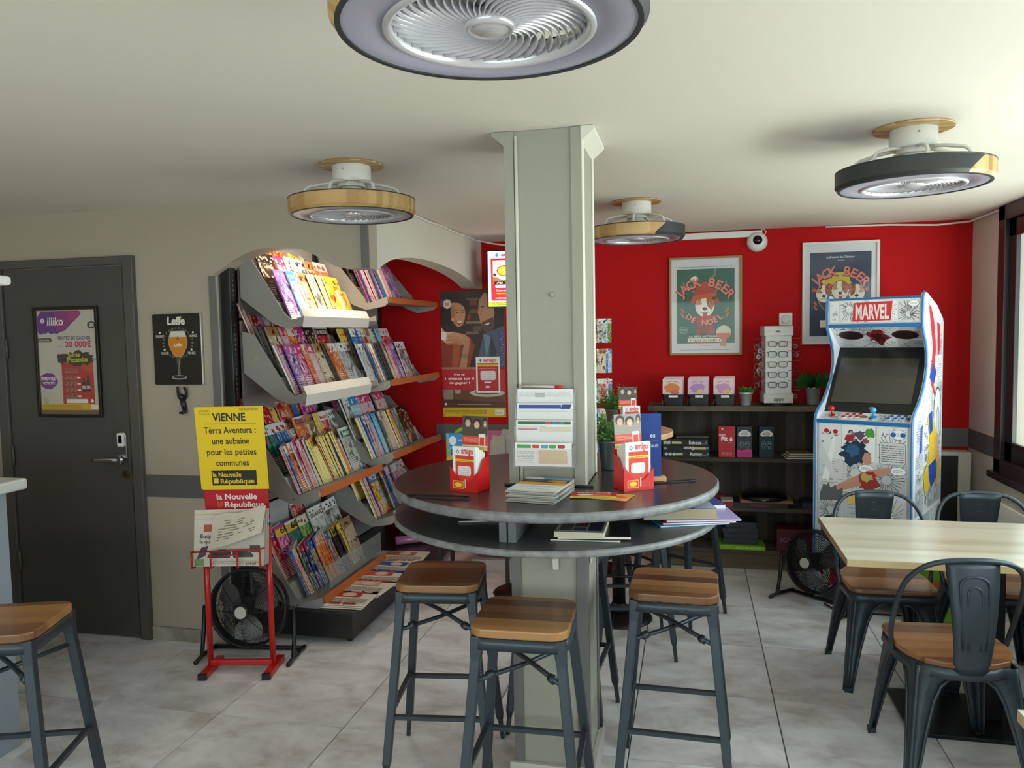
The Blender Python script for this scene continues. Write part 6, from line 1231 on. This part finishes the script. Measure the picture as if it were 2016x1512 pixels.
def face_card(a, x, z, w, h, pale=0):
    bgc = '4a4438' if not pale else '9a9288'; a.rect(x, z, w, h, 'ece6dc'); a.rect(x, z+h*.4, w, h*.6, bgc)
    for k, (u, v) in enumerate(((.22, .80), (.58, .76), (.95, .80))):
        a.ell(x+w*min(u, .9), z+h*(v+.03), w*(.17 if k < 2 else .09), h*.145, ['2a201c', '33241c', '241c18'][k], 16); a.ell(x+w*min(u, .9), z+h*(v-.02), w*(.11 if k < 2 else .06), h*.11, ['c9a48c', 'd6b096', 'c08e70'][k], 16); a.ell(x+w*min(u, .9), z+h*(v-.05), w*.05, h*.012, 'f4ece4', 10)
    a.poly([(x+w*.3, z+h*.44), (x+w*.38, z+h*.56), (x+w*.46, z+h*.46)], 'c9a48c'); a.rect(x, z+h*.14, w, h*.27, 'd6442f'); a.greek(x+w*.08, z+h*.34, w*.55, 4, h*.035, 'f0b8a8', 4); a.rect(x+w*.66, z+h*.12, w*.26, h*.36, 'ece6e2'); a.rect(x+w*.70, z+h*.14, w*.18, h*.24, 'd6442f'); a.rect(x, z+h*.02, w, h*.08, 'dcc83a')
def dispenser(loc, rz, label, pale=0, hh=.155):
    t = thing('leaflet_dispenser', label, 'leaflet holder', loc, rz)
    w, d, h = .112, .075, .10
    b = MB(); b.box((-w/2, d/2-.002, 0), (w/2, d/2, h+.04), amr); b.box((-w/2, -d/2, 0), (w/2, d/2, .003), amr)
    b.prism([(-d/2, 0), (d/2, 0), (d/2, h+.02), (0, h+.01), (-d/2, h*.55)], -w/2, -w/2+.002, amr, 'X'); b.prism([(-d/2, 0), (d/2, 0), (d/2, h+.02), (0, h+.01), (-d/2, h*.55)], w/2-.002, w/2, amr, 'X'); b.build('card_tray', t)
    b = MB(); b.prism([(-w/2, 0), (w/2, 0), (w/2, h*.72), (w*.2, h*.38), (-.002, h*.30), (-w*.25, h*.5), (-w/2, h*.86)], -d/2-.002, -d/2, amr, 'Y'); fp_ = b.build('front_pocket', t)
    a = Art(); a.rr(-w/2+.012, .010, .044, .028, .003, 'e8a83a'); a.rr(-w/2+.015, .013, .038, .022, .003, 'e8382a'); a.ell(-w/2+.034, .024, .015, .008, 'f0c83a'); a.rect(.004, .014, .004, .03, 'f0c8c0'); a.build('pocket_print', fp_, (0, -d/2-.0022, 0))
    for k in range(5):
        b = MB(); b.box((-.048, -d/2+.004+.012*k, .004), (.047, -d/2+.0145+.012*k, hh-.006*k+.003*(k % 2)), paper); b.build('leaflet_stack', t, rot=(0, 0, 0))
    a = Art(); leaflet_front(a, .095, hh-.004); a.build('leaflet_print', t, (0, -d/2+.0038, .004))
    a = Art(.0001); face_card(a, -.052, .0, .104, .118, pale); o = a.build('header_card', t, (0, d/2-.004, .135), (math.radians(-4), 0, 0)); m_ = o.modifiers.new('s', 'SOLIDIFY'); m_.thickness = .001; m_.offset = 1
    b = MB(); b.box((-.03, d/2, 0), (.03, d/2+.05, .002), amr); b.build('rear_foot', t); return t
dispenser((-.748, 2.525, 1.1005), math.radians(-17), 'red lottery leaflet dispenser on the left of the bar table')
dispenser((-.195, 2.625, 1.1005), math.radians(33), 'red lottery leaflet dispenser on the right of the bar table, brightly lit', 1, .165)
dispenser((-.325, 4.16, 1.0825), math.radians(20), 'red lottery leaflet dispenser on the small high table behind')
# sheet holder on the pillar
t = thing('form_holder', 'clear four-tier holder of betting slips fixed to the pillar front', 'form holder', (-.49, 2.625, 1.18))
cols = [('3f9a4a', 'd9b88a'), ('1f7a4c', 'd84040'), ('2b3f9a', 'f0f0f0'), ('8a8a8a', 'f0f0f0')]
for i, (z0_, y0_) in enumerate(((.0, -.075), (.075, -.052), (.132, -.034), (.18, -.02))):
    hgt = .078
    b = MB(); b.box((-.108, y0_-.003, z0_), (.100, y0_-.001, z0_+hgt-.012), clear); b.box((-.108, y0_-.003, z0_), (.100, -.004, z0_+.002), clear); b.box((-.108, y0_-.003, z0_), (-.106, -.004, z0_+hgt), clear); b.box((.098, y0_-.003, z0_), (.100, -.004, z0_+hgt), clear); b.build('clear_pocket', t)
    b = MB(); b.box((-.102, y0_+.001, z0_+.004), (.094, y0_+.008, z0_+hgt+.006), paper); ss_ = b.build('slip_stack', t)
    a = Art(); a.rect(-.102, z0_+.004, .196, hgt+.002, 'e9e8e6'); c = cols[i]
    if i == 0:
        a.rect(-.096, z0_+.066, .05, .012, c[0]); [a.rr(x, z0_+.066, .026, .012, .005, cc) for x, cc in ((-.042, 'c8382c'), (-.012, '5a9ab0'), (.016, '4a9a5a'), (.046, 'a82a34'))]; a.rect(-.02, z0_+.012, .095, .048, 'd9bb8c')
        [a.line([(-.018, z0_+.016+.006*k), (.073, z0_+.016+.006*k)], .0008, 'b8905c') for k in range(8)]; [a.poly([(x, z0_+.014+.007*k), (x+.004, z0_+.017+.007*k), (x, z0_+.02+.007*k)], 'c8382c') for k in range(6) for x in (-.026, .076)]; a.greek(-.096, z0_+.052, .06, 7, .006, '9a9aa0', 3)
    elif i == 1: a.rect(-.096, z0_+.07, .185, .010, '2a5a3c'); [a.rr(x, z0_+.071, .02, .008, .003, cc) for x, cc in ((.0, 'c8382c'), (.024, '4a6ab0'), (.048, '3a8a6a'))]; a.rect(-.096, z0_+.05, .07, .008, 'b8343c'); a.rect(-.02, z0_+.045, .11, .016, 'd9c8a8'); a.greek(-.096, z0_+.062, .1, 1, .006, '8a8a90', 2)
    elif i == 2: a.rect(-.096, z0_+.066, .15, .013, c[0]); a.poly([(.052, z0_+.064), (.084, z0_+.064), (.09, z0_+.08), (.058, z0_+.08)], '24307a'); a.text('loto', .07, z0_+.068, .010, 'e8e8f0', 'C', .02) if 0 else None; a.greek(-.096, z0_+.055, .17, 1, .006, '8a8a90', 4)
    else: a.greek(-.096, z0_+.072, .18, 3, .0065, '77777c', 7); a.rect(-.04, z0_+.056, .035, .014, 'a8a8ac')
    a.build('slip_print', ss_, (0, y0_+.0008, 0))
b = MB(); b.box((-.108, -.004, -.01), (.100, -.002, .262), clear); b.build('clear_backplate', t)
b = MB(); b.tube([(-.10, -.012, .275), (.03, -.012, .271)], .004, M('pen_clear', 'c8b8b4', .3), 8); b.tube([(-.105, -.012, .2755), (-.10, -.012, .275)], .005, blackp, 8); b.tube([(.03, -.012, .271), (.055, -.012, .270)], .005, amr, 8); o = b.build('pen', None, (-.49, 2.625, 1.18)); tag(o, 'clear pen with red cap lying across the top of the slip holder', 'pen')
# magazine pile
mcol = ['968f86', 'a8a298', '858a90', '9a948a', 'aaa59b', '8e8e8a', 'a5a097', 'b5b0a6']
for k in range(8):
    w_, d_ = .165, .215; b = MB(); nx = 8; V = []; F = []
    for q in range(nx+1):
        for s_ in range(2): u = q/nx; V.append((-w_/2+w_*u, -d_/2+d_*s_, 0))
    F = [(2*q, 2*q+2, 2*q+3, 2*q+1) for q in range(nx)]; b.add(V, F, M('pile_%d' % k, mcol[k], .5))
    o = b.build('free_magazine', None, (-.485+.003*(k % 3), 2.455+.003*(k % 2), 1.1012+.0052*k), (0, 0, math.radians(-9+2.5*(k % 3)))); m_ = o.modifiers.new('s', 'SOLIDIFY'); m_.thickness = .0042; m_.offset = 1
    tag(o, '%s in the free magazine pile before the pillar' % ['bottom magazine', 'second lowest magazine', 'third lowest magazine', 'fourth lowest magazine', 'fourth highest magazine', 'third highest magazine', 'second highest magazine', 'topmost blue and orange magazine'][k], 'magazine', 'pile of free magazines on the bar table')
a = Art(.0001); w_, d_ = .165, .215; a.rect(-w_/2, -d_/2, w_, d_, 'dfe2e8'); a.rect(-w_/2, .02, w_, .055, '3c3c3c'); a.blob(.04, .05, .035, .018, 'c8923a', 18, .2, 3); a.blob(-.04, .045, .03, .015, '5a6a5a', 14, .3, 5); a.rect(-w_/2, -.018, w_, .04, 'dca030'); a.poly([(-w_/2, .075), (-.01, .075), (-.03, d_/2), (-w_/2, d_/2)], 'eef0f6'); a.poly([(-.01, .075), (w_/2, .075), (w_/2, d_/2), (-.03, d_/2)], '7aa8d8'); a.greek(-.03, -.003, .08, 1, .011, '8a6a2a', 3); a.greek(-.06, -.04, .12, 2, .011, '9a9aa4', 4); a.greek(-.03, -.085, .08, 1, .012, '6a7a9a', 6)
a.build('cover_print', o, (0, 0, .0044), (-PI/2, 0, 0))
# flyers
for k, (x, y, rz, c, lab) in enumerate(((-.265, 2.48, -12, 'e0a040', 'orange and yellow flyer half under the red flyer on the bar table'), (-.315, 2.49, 4, 'b8242c', 'red and yellow flyer on the bar table beside the right dispenser'))):
    a = Art(.0001); a.rect(-.075, -.05, .15, .10, 'e8d84a' if k else 'f0b868'); a.poly([(-.075, -.02), (.075, -.02), (.075, .05), (-.075, .05)], 'a82028' if k else 'e89a4a'); a.text('ESPRIT CLUB', 0, .028, .016, 'f0e0d0', 'C', .025, width=.11) if k else None; a.blob(.02, .0, .035, .016, 'd8603a', 18, .35, 5); a.blob(-.03, .0, .025, .012, 'f0e0c0', 14, .3, 6); a.greek(-.065, -.03, .12, 3, .007, '5a5a20', 7)
    o = a.build('flyer', None, (x, y, 1.1014+.0012*k), (-PI/2, 0, math.radians(rz))); m_ = o.modifiers.new('s', 'SOLIDIFY'); m_.thickness = .0005; m_.offset = 1; tag(o, lab, 'flyer')
# blue sign board in a wooden foot, behind the right dispenser
t = thing('table_sign', 'dark blue card sign in a wooden foot behind the right dispenser', 'sign', (-.165, 2.75, 1.1), math.radians(14))
b = MB(); b.box((-.075, -.02, 0), (.075, .02, .02), hw); b.build('wooden_foot', t, bevel=.002)
b = MB(); b.box((-.06, -.003, .018), (.06, 0, .245), M('sign_blue', '1c3f8a', .35)); b.build('card', t)
a = Art(); a.text('es', .03, .16, .022, 'dce4f4', 'C', .01); a.rect(-.02, .146, .07, .0012, 'a8b8e0'); a.text('LOCALES', .025, .125, .014, 'dce4f4', 'C', .015, width=.05); a.build('lettering', t, (0, -.0033, 0))
# elastic cords
for pts, lab in (([(-.93, 2.42), (-.88, 2.40), (-.80, 2.41), (-.72, 2.40), (-.71, 2.37), (-.78, 2.36), (-.86, 2.375), (-.91, 2.37), (-.93, 2.39)], 'thin black cord looped on the left of the bar table top'), ([(-.15, 2.70), (-.08, 2.735), (.0, 2.77), (.012, 2.79), (-.02, 2.79), (-.09, 2.76), (-.15, 2.73)], 'thin black cord looped on the right of the bar table top')):
    b = MB(); P_ = [(x, y, 1.1022) for x, y in pts]; b.tube(P_, .0018, blackp, 5, closed=True); b.tube([(x+.008, y+.006*math.sin(i), z_+.002) for i, (x, y, z_) in enumerate(P_)], .0016, blackp, 5, closed=True); tag(b.build('cord_loop'), lab, 'cord')
# ---- things lying on the lower shelf of the bar table
def slab(name, lab, loc, w_, d_, h_, cm, rz, cat='magazine', grp=None, pg=None, art=None):
    t = thing(name, lab, cat, loc, rz, grp); b = MB(); b.box((-w_/2+.001, -d_/2+.001, .0008), (w_/2-.001, d_/2-.001, h_-.0008), pg or paper); b.build('pages', t)
    b = MB(); b.box((-w_/2, -d_/2, 0), (w_/2, d_/2, .0009), cm); b.box((-w_/2, -d_/2, h_-.0009), (w_/2, d_/2, h_), cm); b.box((-w_/2, -d_/2, 0), (-w_/2+.0012, d_/2, h_), cm); b.build('cover', t)
    if art: a = Art(.0001); art(a); a.build('cover_print', t, (0, 0, h_+.0001), (-PI/2, 0, 0))
    return t
c_ = lambda h: M('cov_'+h, h, .35)
slab('magazine', 'dark green magazine at the bottom of the middle shelf pile', (-.33, 2.43, .9855), .22, .17, .005, c_('3c4a44'), .05)
slab('magazine', 'black glossy magazine spread under the paperback on the lower table shelf', (-.31, 2.45, .991), .23, .19, .009, c_('1a1a1c'), .12)
slab('paperback', 'white-edged paperback on the black magazine under the table top', (-.345, 2.43, 1.0005), .155, .20, .018, c_('c8c6c2'), .02, 'book', None, M('page_cream', 'cfc5ae', .8), lambda a: (a.rect(-.065, -.08, .04, .12, '6a6a6a'), a.rect(-.02, -.03, .04, .08, '7a2a30'), a.rect(.025, -.08, .045, .12, '3c3c58'), a.rect(-.02, -.08, .04, .04, '4a4a7a')))
slab('magazine', 'light blue and green magazine lowest in the right shelf pile', (-.02, 2.68, .9855), .24, .18, .005, c_('2a9ad8'), .35)
slab('magazine', 'crimson-edged magazine second in the right shelf pile', (.0, 2.69, .991), .25, .18, .006, c_('a84a6a'), .28)
slab('magazine', 'lilac magazine poking out of the right shelf pile', (.02, 2.70, .9975), .25, .18, .005, c_('a8a0d8'), .22)
slab('thick_book', 'thick paperback with tan page edges in the right shelf pile', (-.055, 2.685, 1.003), .245, .17, .036, c_('6a7ab0'), .20, 'book', None, M('page_tan', 'a89a80', .85), lambda a: (a.rect(-.12, -.08, .16, .16, '9aa6d0'), a.rect(-.06, -.08, .04, .16, '8a3a5a'), a.rect(.05, -.08, .07, .16, 'c8cfe4')))
slab('magazine', 'deep blue magazine leaning at the back of the right shelf pile', (.0, 2.84, .9855), .2, .15, .03, c_('1c4aa0'), .3)
slab('magazine', 'thin dark magazine lying alone on the left of the lower table shelf', (-.72, 2.62, .9855), .2, .16, .006, c_('2c2e2a'), .3)
# ================================================================ things behind the bar table
t = thing('postcard_rack', 'tall wire postcard rack partly hidden behind the pillar', 'rack', (-.672, 5.20, 0))
wm = M('black_wire', '1a1a1c', .4, .3)
b = MB(); b.cyl((0, 0, 0), .012, 1.80, wm, 10); b.lathe([(0, .02), (.18, .015), (.2, 0), (0, 0)], wm, 30); b.build('pole_and_base', t)
pcn = ['d8d8d4', 'b8c8c4', 'c87a74', 'a8b0a0', 'd2a8a8', '8a9aa8', 'c8c0b8', 'b87a60', 'e0dcd8', '7a8a98']
for k in range(5):
    z0_ = 1.56-.20*k
    b = MB()
    for zz in (0, .08): b.tube([(-.10, -.10, z0_+zz), (.10, -.10, z0_+zz), (.10, .10, z0_+zz), (-.10, .10, z0_+zz)], .002, wm, 4, closed=True)
    for u in (-.1, -.05, 0, .05, .1): b.tube([(u, -.10, z0_), (u, -.10, z0_+.08)], .0015, wm, 4); b.tube([(.10, u, z0_), (.10, u, z0_+.08)], .0015, wm, 4)
    b.build('wire_tier', t)
    for q in range(8):
        pi = [13, 2, 10, 7, 1, 12, 8, 3, 5][(q*2+k*5) % 9]; cov = COVER if False else _mg[('m', pi)][0]
        b = MB(); b.box((-.05, 0, 0), (.05, .0025, .16), cov); o = b.build('greeting_card', None, (-.672+.07+.012*(q % 4), 5.20-.105+.02*(q//4)+.0035*(q % 4), z0_+.004), (math.radians(-5), 0, math.radians(8*(q % 3)-4+(40 if q > 3 else 0)))); tag(o, '%s greeting card, %s in the %s tier of the wire postcard rack' % (PAL[pi][0], ORD[q], ['top', 'second', 'third', 'fourth', 'lowest'][k]), 'card', 'cards in the wire postcard rack')
t = thing('display_stand', 'low dark display stand behind the left of the bar table', 'stand', (-1.42, 4.92, 0))
b = MB(); b.box((-.24, -.14, .66), (.26, .16, .69), M('stand_dark', '2a2626', .5)); b.build('top_board', t)
for sx in (-.22, .24):
    for sy in (-.12, .14): b = MB(); b.box((sx-.012, sy-.012, 0), (sx+.012, sy+.012, .66), MATS['stand_dark']); b.build('leg', t)
t = thing('childrens_book', 'blue and green childrens book standing behind the left dispenser', 'book', (-1.60, 4.86, .69), .1)
b = MB(); b.box((0, 0, 0), (.20, .012, .29), M('cov_kids', '4a8a3a', .35)); b.build('cover', t)
a = Art(); a.rect(0, 0, .20, .29, '6aa83a'); a.poly([(.02, .0), (.20, .0), (.2, .29), (.0, .29), (.02, .15)], '5aa0d0'); a.rect(.02, .20, .18, .09, '2a86c8'); a.ell(.045, .24, .026, .03, 'e0e8e8'); a.greek(.08, .24, .11, 1, .022, 'b8d8ec', 2); a.greek(.11, .215, .08, 1, .012, 'b8d8ec', 3); a.ell(.06, .16, .032, .038, '5a3a34'); a.blob(.05, .11, .05, .032, 'd89a2c', 20, .15, 3); a.blob(.055, .105, .025, .016, '6a3a1c', 14, .2, 4); a.poly([(.01, .08), (.1, .08), (.1, .03), (.055, .05), (.01, .03)], '2a5ab0'); a.rect(.0, 0, .2, .03, 'c8d0e4'); a.build('cover_print', t, (0, -.0004, 0))
b = MB(); b.tube([(.075*math.cos(k*PI/12), 0, .075*math.sin(k*PI/12)) for k in range(24)], .016, M('lime_plastic', '8fae2a', .3, coat=.4), 10, closed=True); o = b.build('toy_ring', None, (-1.48, 4.90, .92+.01)); tag(o, 'lime green plastic toy ring above the blue childrens book', 'toy')
t = thing('gift_bag', 'pink and green clear-wrapped gift bag behind the bar table', 'bag', (-1.36, 4.95, .69), 0)
b = MB(); b.box((0, 0, 0), (.17, .04, .30), M('pink_wrap', 'a84468', .3, coat=.3)); b.build('bag', t, bevel=.01); a = Art(); a.blob(.04, .1, .04, .05, '5a9a8a', 18, .2, 2); a.ell(.10, .18, .03, .055, 'd8b8c8', 18, .5); a.ell(.10, .18, .02, .04, 'e8d8e0', 18, .5); a.blob(.05, .05, .05, .03, 'c88a78', 16, .2, 3); a.build('print', t, (0, -.0104, 0))
t = thing('brochure_holder', 'clear stepped brochure holder beside the pillar behind the bar table', 'leaflet holder', (-1.10, 4.60, 0), -.5)
b = MB(); b.cyl((0, 0.05, 0), .015, .86, blackp, 12); b.lathe([(0, .02), (.15, .012), (.16, 0), (0, 0)], blackp, 30, T=rm(t=(0, .05, 0))); b.build('stem', t)
for k in range(4):
    b = MB(); b.box((-.13+.06*k, -.04+.03*k, .82+.035*k), (-.02+.06*k, -.038+.03*k, .97+.04*k), clear); b.box((-.13+.06*k, -.04+.03*k, .82+.035*k), (-.128+.06*k, .0+.03*k, .97+.04*k), clear); b.box((-.13+.06*k, -.04+.03*k, .82+.035*k), (-.02+.06*k, 0+.03*k, .822+.035*k), clear); b.build('clear_pocket', t)
    b = MB(); b.box((-.125+.06*k, -.03+.03*k, .825+.035*k), (-.03+.06*k, -.012+.03*k, 1.0+.04*k), M('leaflet_grey', 'a8a298', .6)); b.build('leaflet_stack', t)
# things on the far part of the rack base
for k, (x, y, z_, rz, lab) in enumerate(((-1.86, 4.98, .19, .5, 'pink sparkly wrapped roll, lower one on the rack base'), (-1.80, 5.08, .235, -.25, 'pink sparkly wrapped roll, upper one on the rack base'))):
    b = MB(); b.tube([(-.16, 0, .03), (.0, 0, .032), (.16, 0, .03)], [.03, .028, .022], M('pink_foil', 'd886b8', .25, .2, coat=.4), 12); b.tube([(.16, 0, .03), (.19, 0, .03)], [.022, .03], MATS['pink_foil'], 12); o = b.build('wrapped_roll', None, (x, y, z_), (0, 0, rz)); tag(o, lab, 'wrapped roll', 'pink rolls on the rack base')
b = MB(); b.box((-.16, -.12, 0), (.16, .12, .05), blackp); o = b.build('black_tray', None, (-1.90, 4.92, .1855), (0, 0, .2), bevel=.004); o.location = (-1.92, 5.25, .1855); tag(o, 'flat black tray on the far end of the rack base', 'tray')
t = thing('carton_tray', 'low pale carton with pink bags on the floor behind the bar table', 'carton', (-1.33, 5.25, 0), .1)
b = MB(); b.box((-.2, -.12, 0), (.2, .12, .05), M('carton_pale', 'b8a8a4', .7)); b.build('carton', t)
for k in range(3): b = MB(); b.tube([(-.16, -.06+.06*k, .062), (0, -.05+.06*k, .07), (.15, -.06+.06*k, .062)], [.01, .03, .012], M('pink_bag', 'b04a6a', .3, coat=.4), 10, flat=(1.2, .6)); o = b.build('sweet_bag', None, (-1.33, 5.25, .008+.0), (0, 0, .1)); tag(o, 'shiny pink bag, %s in the pale carton on the floor' % ['nearest the viewer', 'in the middle', 'farthest back'][k], 'bag', 'pink bags in the floor carton')
# green bag
t = thing('shopping_bag', 'green printed shopping bag on the floor beside the arcade cabinet', 'bag', (1.27, 4.42, 0), -.1)
gm = M('bag_green', '6f9a1e', .5); b = MB(); V = []; F = []
for i in range(7):
    u = i/6; wv = .17-.01*math.sin(u*5); dv = .07*(1-.5*u)+.01
    for q in range(16): an = 2*PI*q/16; V.append((wv*(1 if math.cos(an) >= 0 else -1)*abs(math.cos(an))**.5, dv*(1 if math.sin(an) >= 0 else -1)*abs(math.sin(an))**.5+.006*math.sin(3*an+u*4), .36*u))
for i in range(6):
    for q in range(16): F.append((16*i+q, 16*i+(q+1) % 16, 16*(i+1)+(q+1) % 16, 16*(i+1)+q))
F.append(tuple(range(16))[::-1]); b.add(V, F, gm, True); b.build('body', t)
a = Art(.0003); a.text('BIO', 0, .25, .07, 'c8602a', 'C', .03, width=.2) if 0 else a.blob(.0, .27, .10, .03, 'c8602a', 26, .4, 3); a.blob(-.02, .18, .05, .045, 'd8b88a', 20, .2, 4); a.blob(0, .17, .02, .03, 'b05a2a', 12, .3, 5); a.blob(-.03, .08, .05, .02, 'a8b06a', 16, .3, 6); a.build('print', t, (0, -.092, 0))
b = MB(); 
for s_ in (1, -1): b.tube([(-.07, s_*.03, .35), (-.06, s_*.03, .45), (0, s_*.03, .49), (.06, s_*.03, .45), (.07, s_*.03, .35)], .007, gm, 6)
b.build('handles', t)
for o in bpy.data.objects:
    if o.type == 'MESH' and len(o.data.polygons) and o.name.startswith('magazine'): pass
